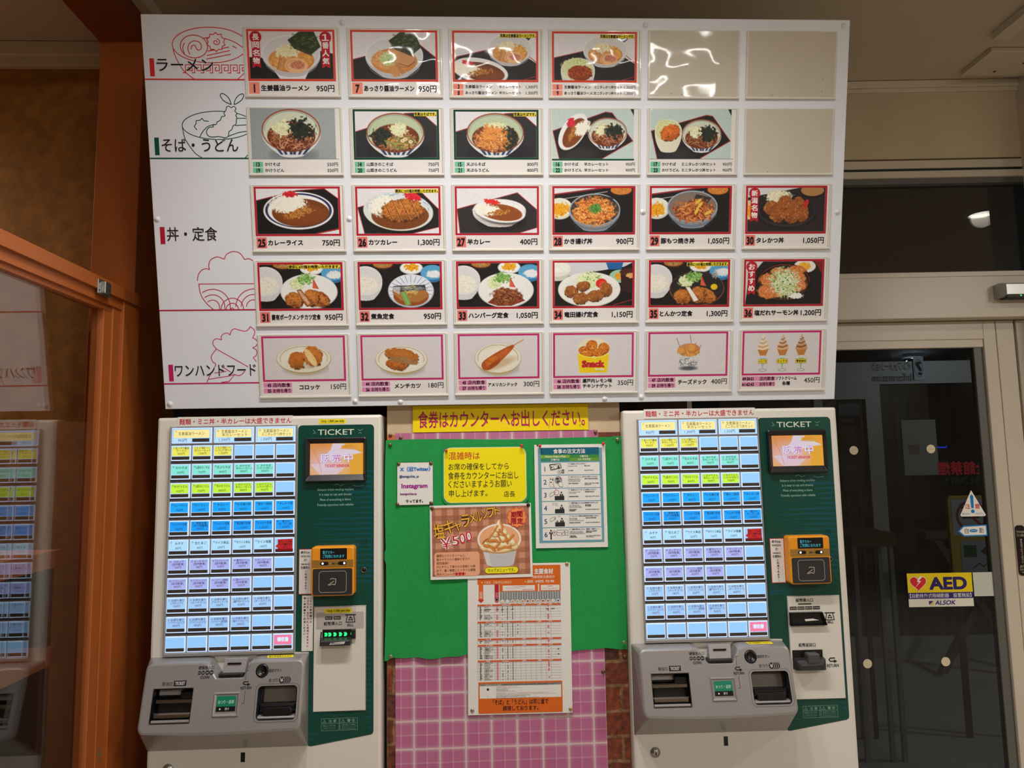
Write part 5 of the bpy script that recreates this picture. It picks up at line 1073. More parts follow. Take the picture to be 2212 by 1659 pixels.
def make_machine():
    root = thing('ticket_machine', 'white and green ticket machine with a green-lit bill slot, left of the pinboard', 'ticket machine', P(-790.4, 0, 0), (0, 0, 0), 'ticket vending machines')
    q = MB(); q.rbox(0, 0, -400, 543, 1566, 0, 5, MW, 7); q.build('body', root, TOPV)
    q = MB(); q.rrect(36, 23.5, 338, 563, 1.5, .3, SILD); q.box(34.5, 23, 0, 37.5, 563.5, 9, SIL, .8); q.box(336.5, 23, 0, 339, 563.5, 9, SIL, .8); q.box(36, 555.5, 0, 338, 564, 9, SIL, 1.5)
    q.box(37, 24, 0, 337, 67, 5, SIL, .8)
    for i in range(11):
        y = 70+44.9*i; q.box(37, y-2.2, 0, 337, y+36.2, 5, SIL, 1)
    for i in range(12):
        y = 64.5+44.9*i; q.box(37, y-1, 0, 337, y+3.5, 3, SILD, .5)
    q.build('button_panel', root, TOPV)
    for r, row in enumerate(ROWS):
        for c, it in enumerate(row):
            big = r == 0
            x, y, w_, h = (39+c*100.4, 26, 95, 37.5) if big else (38.8+c*50.1, 70+44.9*(r-1)-1.2, 46, 36.6)
            q = MB(); q.box(0, 0, 4, w_, h, 8, HOUS, 1.0)
            if big: q.rect(2, 2, w_-2, h-2, 8.15, LENS); q.rect(49.5, h-11.5, w_-5, h-3.2, 8.5, STRIP)
            else: q.rect(1.6, 2, w_-1.6, h-10.2, 8.15, LENS); q.rect(2, h-10.4, w_-2, h-2.6, 8.3, STRIP); q.rect(2, h-10.9, w_-2, h-10.3, 8.35, HOUS)
            b = q.build('selection_button', root, TOPV+P(x, 0, -y))
            if not it: continue
            no, l1, l2, pr = it; q = MB(); dt = ink(40, 58, 66, g=1.0) if r not in (9, 10) else ink(120, 70, 100, g=1.0)
            if no == 'R': q.rect(2.6, 2.4, w_-2.6, h-12, 8.3, glow('label_pink', (232, 120, 160), .9)); q.text('領収書', 10, 7.5, 36, 17.5, 8.5, glow('label_white_text', (190, 226, 255), 1.0), bold=.04)
            elif big:
                q.rect(5, 4.4, w_-4.6, h-13, 8.3, glow('label_%d' % r, RC[r], .88)); q.rect(4, h-12, 48, h-3, 8.3, glow('label_price', (176, 214, 250), .9))
                q.textc(no, 10, 8.5, 4.6, 8.5, dt); ys = (14,) if not l2 else (10.2, 18.6)
                q.textc(l1, 49 if l2 else 47, ys[0], 7.2, 8.5, dt, maxw=62)
                if l2: q.textc(l2, 50, ys[1], 7.2, 8.5, dt, maxw=70)
                q.textc(pr+'円', 26, h-7.4, 7, 8.5, dt)
            else:
                q.rect(2.6, 3.4 if r == 1 else 2.6, w_-2.6, h-11.6, 8.3, glow('label_%d' % r, RC[r], .88))
                q.textc(no, 7, 6.4, 4.2, 8.5, dt, maxw=6); dk = dt
                if l2: q.textc(l1, 26.5, 6.4, 5.0, 8.5, dk, maxw=31, bold=.012); q.textc(l2, 24.5, 12.4, 5.0, 8.5, dk, maxw=38, bold=.012)
                else: q.textc(l1, 26, 8.6, 5.6, 8.5, dk, maxw=32, bold=.012)
                q.textc(pr+'円', 24, 19.6, 5.6, 8.5, dk)
            q.build('button_label', b)
    # the green side panel
    q = MB(); g = MB.rr(340, 24, 525, 60, 10, 6); top = [p for p in g if p[1] < 42]
    q.poly([(525, 748), (523.6, 753), (519, 756), (380, 778), (374, 777.5), (372, 774), (372, 563), (340, 562)]+top, .6, GRNP)
    for i in range(22):
        y = 139+12.55*i; x0 = 506 if i < 2 else (462 if i < 5 else 388+9*math.sin(i*1.7)); t0 = 6.4 if i < 5 else 2.4
        if 5 <= i < 9: x0 = 470
        q.poly([(523.5, y-3.4), (523.5, y+3.2), (x0, y+t0*.5), (x0-2, y), (x0, y-t0*.5)], .8, TEAL)
    for i in range(17):
        y = 545+12.2*i; q.poly([(523.5, y-3.2), (523.5, y+3.4), (509+3*math.sin(i*2.1), y+2), (509+3*math.sin(i*2.1), y-2)], .8, TEAL)
    for y, x1 in ((690, 420), (700, 440), (748, 410), (760, 400)): q.poly([(376, y), (376, y+6), (x1, y+3)], .8, TEAL)
    for y, x1 in ((438, 440), (447, 470), (453, 430)): q.poly([(348, y), (348, y+5), (x1, y+3)], .8, TEAL)
    q.text('TICKET', 388, 35, 476, 48.5, 1.0, ink(206, 212, 190), bold=.012, res=3)
    for (x0, y, x1), s_ in zip(((388, 182, 476), (393, 194, 471), (395, 206.5, 469), (389, 219, 475.5)), ('Shibaura ticket vending machine', 'It is easy to use and choose', 'Most of everything is there', 'Friendly operation with reliable')): q.text(s_, x0, y-3.8, x1, y+3.8, 1.0, ink(150, 190, 176))
    for l in ([(376, 35), (381, 41), (376, 45), (384, 43)], [(486, 36), (491, 39), (498, 35)], [(487, 46), (492, 43), (494, 47)], [(428, 171), (436, 168), (444, 173), (452, 170)], [(474, 172), (484, 175), (500, 173)]): q.line(l, .8, .95, ink(140, 176, 150))
    for i in range(3):
        for j in range(3): q.ell(497+i*4.8, 304+j*4.8, 1.2, 1.2, 1.0, DK2, 8)
    q.build('side_panel', root, TOPV)
    sc = MB(); sc.loft([MB.rr(359.5, 55.5, 507, 162, 4), MB.rr(359.5, 55.5, 507, 162, 4), MB.rr(362, 58, 504.5, 159.5, 3), MB.rr(371, 69.5, 499.5, 145.5, .3)], [0, 12, 14, 6], BZL); sc = sc.build('screen_bezel', root, TOPV)
    picture('display', screen_art(), 371, 69.5, 499.5, 145.5, 6.3, SCREEN, sc, g=1.0)
    q = MB()
    for x0, ch in ((396, '販'), (424, '売'), (453, '中')): q.text(ch, x0, 94, x0+22, 116.5, 6.7, glow('screen_red', (206, 60, 130), .7), bold=.06); q.text(ch, x0+.8, 94.8, x0+21.2, 115.7, 6.8, glow('screen_blue_text', (180, 220, 255), 1.0), bold=.024)
    q.text('TICKET VENDOR', 407, 121, 466, 127.5, 6.7, glow('screen_crimson', (196, 30, 90), .75), bold=.03); q.build('display_text', sc)
    # contactless reader
    OR = mat('orange_plastic', (238, 152, 26), rough=.4)
    def reader(root, rx):
        q = MB(); q.rbox(381+rx, 315, 0, 483+rx, 430, 30, 8, OR, 4); rd = q.build('card_reader', root, TOPV)
        q = MB(); q.rrect(403+rx, 319, 466+rx, 345, 2, 30.3, DK2); 
        for s_, y, x0, x1 in (('電子マネー', 325, 409, 437), ('ご利用になれます', 334, 409, 460)): q.text(s_, x0+rx, y-.4, x1+rx, y+7.2, 30.6, glow('reader_cyan', (70, 190, 210), .7))
        q.build('reader_display', rd)
        q = MB(); q.rect(384+rx, 346, 481+rx, 363.5, 30.3, mat('gold_strip', (176, 132, 60), .35, metal=.4))
        for x in (413, 455): q.rrect(x-10+rx, 350, x+10+rx, 358, 4, 30.6, DK2); q.disc(x+(-4 if x < 430 else 5)+rx, 354, [(2.6, 30.6), (2.2, 31.4), (.6, 31.6)], glow('white_led', (220, 230, 255), 1.6), 12)
        q.rrect(430+rx, 352.4, 438+rx, 356, 1.5, 30.6, STRIP); q.rect(440+rx, 353.6, 444+rx, 354.8, 30.6, DK2); q.ell(427+rx, 354, 1, 1, 30.6, ink(200, 190, 60), 8); q.build('led_strip', rd)
        q = MB(); q.rrect(386+rx, 366, 479+rx, 427, 4, 30.5, mat('reader_pad', (44, 42, 42), .45)); q.line(MB.rr(401+rx, 372, 465+rx, 421, 7), 1.3, 30.8, ink(150, 146, 136), True)
        q.line([(424+rx, 405), (432+rx, 402), (438+rx, 404), (440+rx, 399), (440+rx, 390), (430+rx, 389), (427+rx, 391)], 1.6, 30.9, ink(170, 166, 150)); q.line([(422+rx, 404), (436+rx, 395)], 1.6, 30.9, ink(170, 166, 150)); q.build('touch_pad', rd)
        return rd
    make_console(root)
    q = MB(); q.disc(501.5, 375.4, [(6.8, .5), (6.6, 2), (5.4, 2.4), (5, 1), (2, .4)], mat('lens_ring', (130, 134, 140), .25, metal=.8), 20); q.disc(501.5, 375.4, [(4.8, 1.2), (2, 2.2), (.4, 2.4)], DK2, 16); q.build('camera_lens', root, TOPV)
    def cautions(root, dx, dy):
        q = MB(); ln_ = ink(120, 160, 140); x = 403+dx; y = 717+dy
        for i, s_ in enumerate(('注 意', '警 告')):
            a = x+i*43.5; q.line([(a, y), (a+41, y), (a+41, y+27), (a, y+27)], .7, .95, ln_, True); q.line([(a, y+11), (a+41, y+11)], .7, .97, ln_); q.line([(a+3, y+9), (a+7, y+2.4), (a+11, y+9)], .7, .95, ln_, True); q.rect(a+6.7, y+4.6, a+7.3, y+7.4, .97, ln_); q.text(s_, a+17, y+2.2, a+35, y+9, .95, ln_, res=1, bold=.02)
            for k, l in enumerate((('取出口より奥へ手を', '入れないでください') if i == 0 else ('本機を倒したり衝撃を', '与えたりしないで', 'けがをする恐れがある'))): q.text(l, a+4, y+13.4+k*(6 if i == 0 else 4.4), a+(33 if i == 0 else 37), y+(18 if i == 0 else 16.6)+k*(6 if i == 0 else 4.4), .95, ln_, res=1)
        q.build('caution_labels', root, TOPV)
    q = MB(); q.rect(217, 786.5, 227, 808, .5, DK2); q.build('black_slot', root, TOPV)
    q = MB(); q.disc(51, 818, [(12, 0), (11.6, 2.4), (8, 3.2), (7.4, 5), (2, 5.4)], STEEL, 24); q.box(50, 817, 5, 53, 823, 6, DK2); q.build('key_lock', root, TOPV)
    return root, reader, cautions
mach, reader, cautions = make_machine()
BILLI = lambda q, x, y, m, z: (q.rect(x-13, y, x+13, y+2.4, z, m), q.line([(x-7.6, y+2.4), (x-10.6, y+18), (x+10.6, y+18), (x+7.6, y+2.4)], 2, z, m), q.poly([(x, y+4.6), (x+5, y+9), (x-5, y+9)], z+.05, m), q.line([(x-6, y+12.6), (x+6, y+12.6)], 1.1, z+.05, m), q.line([(x-5, y+15), (x-1, y+12), (x-5, y+10.4)], 1.2, z+.1, m), q.line([(x+5, y+15), (x+1, y+12), (x+5, y+10.4)], 1.2, z+.1, m))
# second machine: a copy of the first and its parts, before the parts that differ are added
m2 = copy_tree(mach); m2.location = P(352.5, -3, 0); m2.rotation_euler = (0, 0, -.0144)
m2['label'] = 'white and green ticket machine with a grey bill return tray, beside the glass door'
reader(mach, 0); cautions(mach, 0, 0); reader(m2, 8); cautions(m2, 10, 5)
def sticker(r, x0, y0, x1, y1, z, s_, lab):
    q = MB(); q.rect(x0-.8, y0-.8, x1+.8, y1+.8, z, PAPW); q.rect(x0, y0, x1, y1, z+.2, ink(232, 214, 24)); q.text(s_, x0+5, y0+2.2, x1-5, y1-1.4, z+.4, PT, bold=.02); q.build('yellow_sticker', r, TOPV, label=lab)
sticker(mach, 390.6, 9.4, 456.4, 20.8, .3, 'Only 1,000 yen bills', 'yellow sticker about yen bills above the green panel')
# bill units
q = MB(); q.box(383, 458.6, 0, 507, 700.6, 3, MW, 1.2); q.line(MB.rr(383.6, 459.4, 506.4, 700, 1.5), .7, 3.1, SILD, True); pl = q.build('bill_plate', mach, TOPV)
sticker(mach, 409.6, 464, 473.8, 474.4, 3.2, 'Only 1,000 yen bills', 'yellow sticker about yen bills on the bill plate')
q = MB(); q.rrect(389, 472.6, 502, 512, 3, 3.15, ink(186, 180, 174, g=1.0))
for x, s_ in ((410.5, '¥1000'), (430, '¥2000')): q.rect(x, 482, x+17, 489.5, 3.3, PT); q.text(s_, x+2, 483.6, x+15, 487.8, 3.5, ink(190, 184, 176, g=1.0), res=1, bold=.02)
q.text('紙幣挿入口', 407.4, 494, 449.6, 503, 3.4, PT, bold=.016); BILLI(q, 470.5, 478.2, PT, 3.4); q.text('BILL', 463, 499.4, 478, 505.8, 3.4, PT, bold=.02); q.build('bill_label', pl)
q = MB(); q.box(404, 512, 0, 482, 534, 4, DK2, 1); q.loft([[(403, 530), (474, 530), (474, 545.5), (403, 545.5)], [(402, 533), (473, 533), (473, 546), (402, 546)], [(404, 536), (471, 536), (471, 545), (404, 545)]], [2, 22, 24], DK); q.poly([(404, 513), (408, 513), (404, 545), (402, 545)], 23, DK); q.box(473, 512, 0, 483, 534, 10, BZL, 2); bs = q.build('bill_slot', pl)
q = MB()
for x in (413, 422, 434, 447, 459): q.text('»', x-4, 519, x+4, 528, 4.6, glow('green_arrow', (30, 230, 110), 1.8), bold=.06, res=1); q.ell(x, 523.5, 3.4, 2.6, 4.4, glow('green_glow', (20, 190, 90), .9), 12)
q.rect(471, 520, 473.5, 526, 4.5, glow('green_glow', (20, 190, 90), .9)); q.poly([(428, 538), (462, 536), (459, 541.6), (425, 542.6)], 24.3, PAPW); q.text('紙幣をお入れ下さい', 429, 537.8, 458, 541.4, 24.5, PT, res=1, bold=.02); q.build('green_arrow_lights', bs)
q = MB(); q.box(389, 462, 0, 519, 706, 3, MW, 1.2); q.line(MB.rr(389.6, 462.8, 518.4, 705.4, 1.5), .7, 3.1, SILD, True); pl2 = q.build('bill_plate', m2, TOPV)
q = MB(); q.text('紙幣挿入口', 410, 468, 452, 476.6, 3.3, PT, bold=.02); q.rrect(414.5, 479.8, 448, 483, 1.4, 3.3, ink(60, 86, 70, g=1.0)); BILLI(q, 491.6, 502.6, PT, 3.3); q.text('BILL', 485.4, 522.6, 499.6, 528.6, 3.3, PT, bold=.03)
for i, s_ in enumerate(('¥1000', '¥2000', '¥5000', '¥10000')): x = 393.6+i*19.1; q.rect(x, 487, x+17.4, 494.8, 3.3, PT); q.text(s_, x+1.4, 488.8, x+16, 493, 3.5, ink(190, 184, 176, g=1.0), res=1, bold=.02)
q.text('紙幣返却口', 410.4, 574, 452, 582.8, 3.3, PT, bold=.016); q.line([(498, 611), (486, 611), (483, 614.6), (486, 618.4), (495, 618.4)], 2.6, 3.3, PT); q.poly([(495, 614), (503, 618.4), (495, 622.8)], 3.35, PT); q.text('RETURN', 477, 625, 506, 632, 3.3, PT, bold=.02); q.build('bill_label', pl2)
q = MB(); q.loft([[(391, 500), (471, 500), (481, 531), (391, 531)], [(391, 500), (471, 500), (481, 531), (391, 531)], [(396, 504), (466, 504), (474, 528), (398, 528)]], [2, 12, 4], DK2); q.poly([(428, 517), (448, 516), (464, 520), (430, 522)], 5.4, PAPW); q.build('bill_slot', pl2)
q = MB(); q.box(394, 590, 0, 468, 634, 5, DK2, 1); q.loft([[(395, 606), (468, 606), (468, 634), (395, 634)], [(396, 610), (467, 608), (467, 633), (396, 633)], [(406, 622), (458, 620), (462, 632), (402, 632)]], [2, 20, 26], DK); q.rbox(422, 594, 2, 452, 618, 26, 5, mat('grey_flap', (72, 72, 76), .35), 3); q.build('bill_return_tray', pl2)
# the red sticker over the last key of the seventh row, on both machines
def red_sticker(r):
    q = MB(); x, y = 38.8+5*50.1, 70+44.9*5-1.2
    q.poly([(x+8, y+4), (x+43, y+3), (x+43, y+31), (x+8, y+31), (x+8, y+24), (x+2.4, y+20), (x+8, y+15)], 9.2, ink(206, 44, 50)); q.rect(x+8, y+26, x+43, y+31, 9.3, ink(150, 20, 30))
    for i, l in enumerate(('半カレー・ミニ丼は', 'ライス増量できま', 'せん')): q.textc(l, x+26, y+9.4+i*6.2, 4.4, 9.4, PT, maxw=31)
    q.build('red_sticker', r, TOPV, label='red arrow sticker over a lit key')
red_sticker(mach); red_sticker(m2)
# paper notices taped to the machines
def on_machine(r, x, y, z): return r.location+Euler(r.rotation_euler).to_matrix() @ (TOPV+Vector((x*U, -z*U, -y*U)))
for r, (x0, y0, x1, y1), w_ in ((mach, (49.5, -1.0, 327, 22.3), 'left'), (m2, (53.5, -2.3, 334.6, 21.4), 'right')):
    q = MB(); W_, H_ = x1-x0, y1-y0; q.box(0, 0, 0, W_, H_, .7, PAPW); q.text('麺類・ミニ丼・半カレーは大盛できません', 4, 4.6, W_-3, H_-4.4, .95, ink(186, 28, 44), bold=.014, res=3)
    tag(q.build('paper_notice', None, on_machine(r, x0, y0, .5), r.rotation_euler), 'long white paper strip with red lettering above the keys of the %s ticket machine' % w_, 'notice', 'paper strips above the keys')
for r, (x0, y0, x1, y1), w_ in ((mach, (346, 322.4, 380, 429.2), 'left'), (m2, (353.6, 322, 389, 430), 'right')):
    q = MB(); W_, H_ = x1-x0, y1-y0; q.box(0, 0, 0, W_, H_, .5, ink(186, 40, 50)); q.rect(1.4, 1.4, W_-1.4, H_-1.4, .7, PAPW)
    for i, s_ in enumerate(('楽天Edy', 'WAON', 'iD', 'nanaco', '交通系IC')): q.textc(s_, W_/2-1.6, 8+i*9, 5.6, .9, PT, maxw=22, bold=.02)
    q.vtext('ご利用できます。', W_/2, 50, H_-3, 4.6, .9, PT, bold=.02)
    tag(q.build('paper_notice', None, on_machine(r, x0, y0, 1.2), r.rotation_euler), 'red bordered notice beside the orange card reader of the %s ticket machine' % w_, 'notice', 'electronic money notices')
q = MB(); q.box(0, 0, 0, 26.4, 129, .5, PAPW)
for x, s_, m in ((21, 'こちらの券売機では、', PT), (14, '一万円札・五千円札は使用できません。', ink(170, 40, 60)), (6.4, '隣の券売機をご利用ください。', PT)): q.vtext(s_, x, 3, 3+len(s_)*6.9, 4.6, .8, m, bold=.015)
tag(q.build('paper_notice', None, on_machine(mach, 354.8, 432, 1.2)), 'narrow white vertical notice under the red bordered one on the left ticket machine', 'notice')
# ------------------------------------------------------------------ the notice panel between the machines (x = world x, y down from z 1600, front face at depth 30)
def cpos(x, z, out=0): return P(x, 30-out, z)
BRICKT = None
def brick_mat():
    m = bpy.data.materials.new('brick_print_paper'); m.use_nodes = True; nt = m.node_tree; b = nt.nodes['Principled BSDF']; b.inputs['Roughness'].default_value = .6
    tc = nt.nodes.new('ShaderNodeTexCoord'); mp = nt.nodes.new('ShaderNodeMapping'); mp.inputs['Rotation'].default_value = (math.radians(90), 0, 0)
    nz = nt.nodes.new('ShaderNodeTexNoise'); nz.inputs['Scale'].default_value = 26; nz.inputs['Detail'].default_value = 5
    mxv = nt.nodes.new('ShaderNodeMix'); mxv.data_type = 'VECTOR'; mxv.inputs[0].default_value = .016
    bt = nt.nodes.new('ShaderNodeTexBrick'); bt.inputs['Scale'].default_value = 1.0
    bt.inputs['Brick Width'].default_value = .098; bt.inputs['Row Height'].default_value = .068; bt.inputs['Mortar Size'].default_value = .0045; bt.inputs['Mortar Smooth'].default_value = .3; bt.inputs['Bias'].default_value = -.1
    bt.inputs['Color1'].default_value = (*L3((132, 60, 34)), 1); bt.inputs['Color2'].default_value = (*L3((78, 42, 34)), 1); bt.inputs['Mortar'].default_value = (*L3((136, 102, 70)), 1)
    n2 = nt.nodes.new('ShaderNodeTexNoise'); n2.inputs['Scale'].default_value = 60; n2.inputs['Detail'].default_value = 8
    mr = nt.nodes.new('ShaderNodeMapRange'); mr.inputs[1].default_value = .3; mr.inputs[2].default_value = .7; mr.inputs[3].default_value = .35; mr.inputs[4].default_value = 1.5
    sc = nt.nodes.new('ShaderNodeVectorMath'); sc.operation = 'SCALE'
    k = nt.links.new
    k(tc.outputs['Object'], mp.inputs[0]); k(mp.outputs[0], mxv.inputs[4]); k(tc.outputs['Object'], nz.inputs['Vector']); k(nz.outputs['Color'], mxv.inputs[5]); k(mxv.outputs[1], bt.inputs['Vector'])
    k(tc.outputs['Object'], n2.inputs['Vector']); k(n2.outputs['Fac'], mr.inputs[0]); k(bt.outputs['Color'], sc.inputs[0]); k(mr.outputs[0], sc.inputs['Scale']); k(sc.outputs[0], b.inputs['Base Color'])
    return m
def gingham_mat():
    """rose cloth print: white double lines and softer darker bands both ways"""
    m = bpy.data.materials.new('rose_check_paper'); m.use_nodes = True; nt = m.node_tree; b = nt.nodes['Principled BSDF']; b.inputs['Roughness'].default_value = .55
    tc = nt.nodes.new('ShaderNodeTexCoord'); sp = nt.nodes.new('ShaderNodeSeparateXYZ'); nt.links.new(tc.outputs['Object'], sp.inputs[0]); k = nt.links.new
    outs = []
    for ax, per, off in ((0, .0727, .0566), (2, .0752, .011)):
        a = nt.nodes.new('ShaderNodeMath'); a.operation = 'MULTIPLY_ADD'; a.inputs[1].default_value = 1/per; a.inputs[2].default_value = 20+off/per; k(sp.outputs[ax], a.inputs[0])
        f = nt.nodes.new('ShaderNodeMath'); f.operation = 'FRACT'; k(a.outputs[0], f.inputs[0])
        r = nt.nodes.new('ShaderNodeValToRGB'); e = r.color_ramp.elements; e[0].position = 0; e[0].color = (1, 1, 1, 1); e[1].position = 1; e[1].color = (1, 1, 1, 1)
        for p_, v in ((.022, .8), (.05, .26), (.10, .14), (.13, .03), (.465, .0), (.485, .3), (.512, .3), (.535, .06), (.87, .03), (.90, .14), (.95, .26), (.978, .8)):
            n = e.new(p_); n.color = (v, v, v, 1)
        k(f.outputs[0], r.inputs[0]); outs.append(r)
    mx = nt.nodes.new('ShaderNodeMath'); mx.operation = 'ADD'; mx.use_clamp = True; k(outs[0].outputs[0], mx.inputs[0]); k(outs[1].outputs[0], mx.inputs[1])
    nz = nt.nodes.new('ShaderNodeTexNoise'); nz.inputs['Scale'].default_value = 5; k(tc.outputs['Object'], nz.inputs['Vector'])
    c1_ = nt.nodes.new('ShaderNodeMix'); c1_.data_type = 'RGBA'; c1_.inputs[6].default_value = (*L3((178, 84, 134)), 1); c1_.inputs[7].default_value = (*L3((190, 106, 150)), 1); k(nz.outputs['Fac'], c1_.inputs[0])
    c2_ = nt.nodes.new('ShaderNodeMix'); c2_.data_type = 'RGBA'; c2_.inputs[7].default_value = (*L3((216, 194, 194)), 1); k(mx.outputs[0], c2_.inputs[0]); k(c1_.outputs[2], c2_.inputs[6]); k(c2_.outputs[2], b.inputs['Base Color'])
    return m
np_ = thing('pinboard', 'tall pinboard covered in brick print and rose check paper between the two ticket machines', 'notice board', P(0, 30, 0))
q = MB(); wbox(q, -238, 2, 0, 352, 24, 1600, mat('beige_wood_panel', (206, 182, 148), .6, var=.1, vscale=7), 1); q.build('backing_board', np_)
q = MB(); wbox(q, -237, 0, 0, 351, 2.4, 1514, brick_mat()); q.build('brick_paper', np_)
q = MB(); wbox(q, -217, -2, 0, 294, .2, 1520, gingham_mat()); q.build('check_paper', np_)
q = MB(); q.rect(-237, -1516, -214, -1497, 1.5, mat('orange_label', (206, 110, 70), .5)); q.build('corner_label', np_)
# green felt cloth pinned over the panel, its edges a little wavy
FELT = mat('green_felt', (30, 152, 72), rough=.95, var=.1, vscale=260, bump=.7, bscale=500)
q = MB(); NX, NY = 72, 60; vs = []
rr_ = random.Random(4)
for j in range(NY+1):
    for i in range(NX+1):
        u, v = i/NX, j/NY
        top = 1503+3*math.sin(u*9)*.5-3*u+(2.5 if u > .97 else 0); bot = 974+(8*u if u < .35 else 8)+2.2*math.sin(u*23)+1.2*math.sin(u*57)-(5 if u < .02 else 0)
        xl = -240-3*math.sin(v*7)*.6-(3 if .5 < v < .56 else 0)-2*v; xr = 352+1.4*math.sin(v*11)-2*v*(1-v)
        x = xl+(xr-xl)*u; z = top+(bot-top)*v
        o = 4.6+1.6*math.sin(u*5+v*3)*math.sin(v*6)+.7*math.sin(u*21+v*9)+(3.0*math.sin(u*26)**2*max(0, v-.86)/.14)
        o += 2.2*max(0, 1-abs(u-.9-.12*(v-.2))/.03)*(0.2 < v < .55)*.5
        if u < .5 and v > .9: o += 5*(v-.9)/.1*math.sin(u*6.2)**2
        vs.append((x, -z, max(4.2, min(o, 6.4 if -60 < x < 318 or v < .85 else 11))))
q.add(vs, [(j*(NX+1)+i, (j+1)*(NX+1)+i, (j+1)*(NX+1)+i+1, j*(NX+1)+i+1) for j in range(NY) for i in range(NX)], FELT, True)
n0 = len(vs); q.add([(x, y, z-.8) for x, y, z in vs], [(j*(NX+1)+i, j*(NX+1)+i+1, (j+1)*(NX+1)+i+1, (j+1)*(NX+1)+i) for j in range(NY) for i in range(NX)], FELT, True)
cloth = q.build('felt_cloth', None, cpos(0, 0)); tag(cloth, 'green felt cloth pinned across the notice panel behind the papers', 'cloth')
OUTC = 8.2     # papers stand this far off the panel, on the felt
def sheet(name, x0, z0, x1, z1, out, label, cat, m=PAPW, th=.5, group=None):
    """an upright sheet; returns its builder, with y measured down from its top edge"""
    q = MB(); q.box(0, 0, 0, x1-x0, z0-z1, th, m); q.th = th
    return q, (lambda rot=0: tag(q.build(name, None, cpos(x0, z0, out), (0, rot, 0)), label, cat, group))
q, fin = sheet('yellow_banner', -173, 1587.5, 270, 1521, 3.2, 'long yellow paper banner with purple red lettering under the menu board', 'notice', ink(232, 204, 10))
q.text('食券はカウンターへお出しください。', 14, 14, 434, 56, .9, ink(168, 34, 84), bold=.016, res=4); q.line([(346, 40), (342, 62)], 1, .95, ink(120, 110, 20)); q.line([(428, 50), (420, 55), (424, 58)], .8, .95, ink(150, 130, 20)); q.line([(210, 45), (256, 47)], .8, .95, ink(244, 226, 120)); fin()
# social network sheet (square codes left out)
q, fin = sheet('social_media_notice', -212, 1447, -122.5, 1341.5, OUTC, 'small white sheet with blue and pink lettering at the left of the felt', 'notice')
q.frame(0, 0, 89.5, 105.5, .8, .7, ink(60, 60, 60))
B1, P1 = ink(30, 100, 180), ink(150, 30, 130)
for t_, x0, y0, x1, y1, m in (('X（旧Twitter）', 8, 11, 82, 22.5, B1), ('@kawaguchisa_up', 6, 31.5, 54, 39.5, ink(36, 80, 130)), ('Instagram', 11.5, 53, 75, 66.5, P1), ('kawaguchisa.up', 8, 75, 48.5, 82, ink(120, 40, 110)), ('やってます。', 22, 92, 64, 99.5, PT)): 
    if t_[0] in 'XI': q.text(t_, x0, y0, x1, y1, .7, ink(170, 206, 236) if t_[0] == 'X' else ink(226, 180, 220), bold=.07)
    q.text(t_, x0, y0, x1, y1, .9, m, bold=.035)
fin()
# laminated yellow notice
q = MB(); q.rrect(-5, -5, 211, 142, 20, .3, mat('clear_laminate', (38, 150, 78), .25)); q.loft([MB.rr(0, 0, 206, 137, 19, 8), MB.rr(0, 0, 206, 137, 19, 8)], [0, .9], PAPW); q.poly(MB.rr(1.2, 1.2, 204.8, 135.8, 18, 8), 1.1, ink(230, 214, 14))
for t_, x0, y0, x1, y1, m in (('混雑時は', 13, 11, 90, 30, ink(190, 30, 40)), ('お席の確保をしてから', 12, 39, 162, 56, PT), ('食券をカウンターにお出し', 11, 60.5, 186, 79, PT), ('くださいますようお願い', 11.5, 82, 169, 100, PT), ('申し上げます。', 13, 105, 108, 122, PT), ('店長', 149, 109.5, 177, 124, PT)): q.text(t_, x0, y0, x1, y1, 1.3, m, bold=.006, res=3)
tag(q.build('yellow_notice', None, cpos(-96, 1481.5, OUTC), (0, .004, 0)), 'laminated yellow notice with rounded corners held by two red pins on the felt', 'notice')
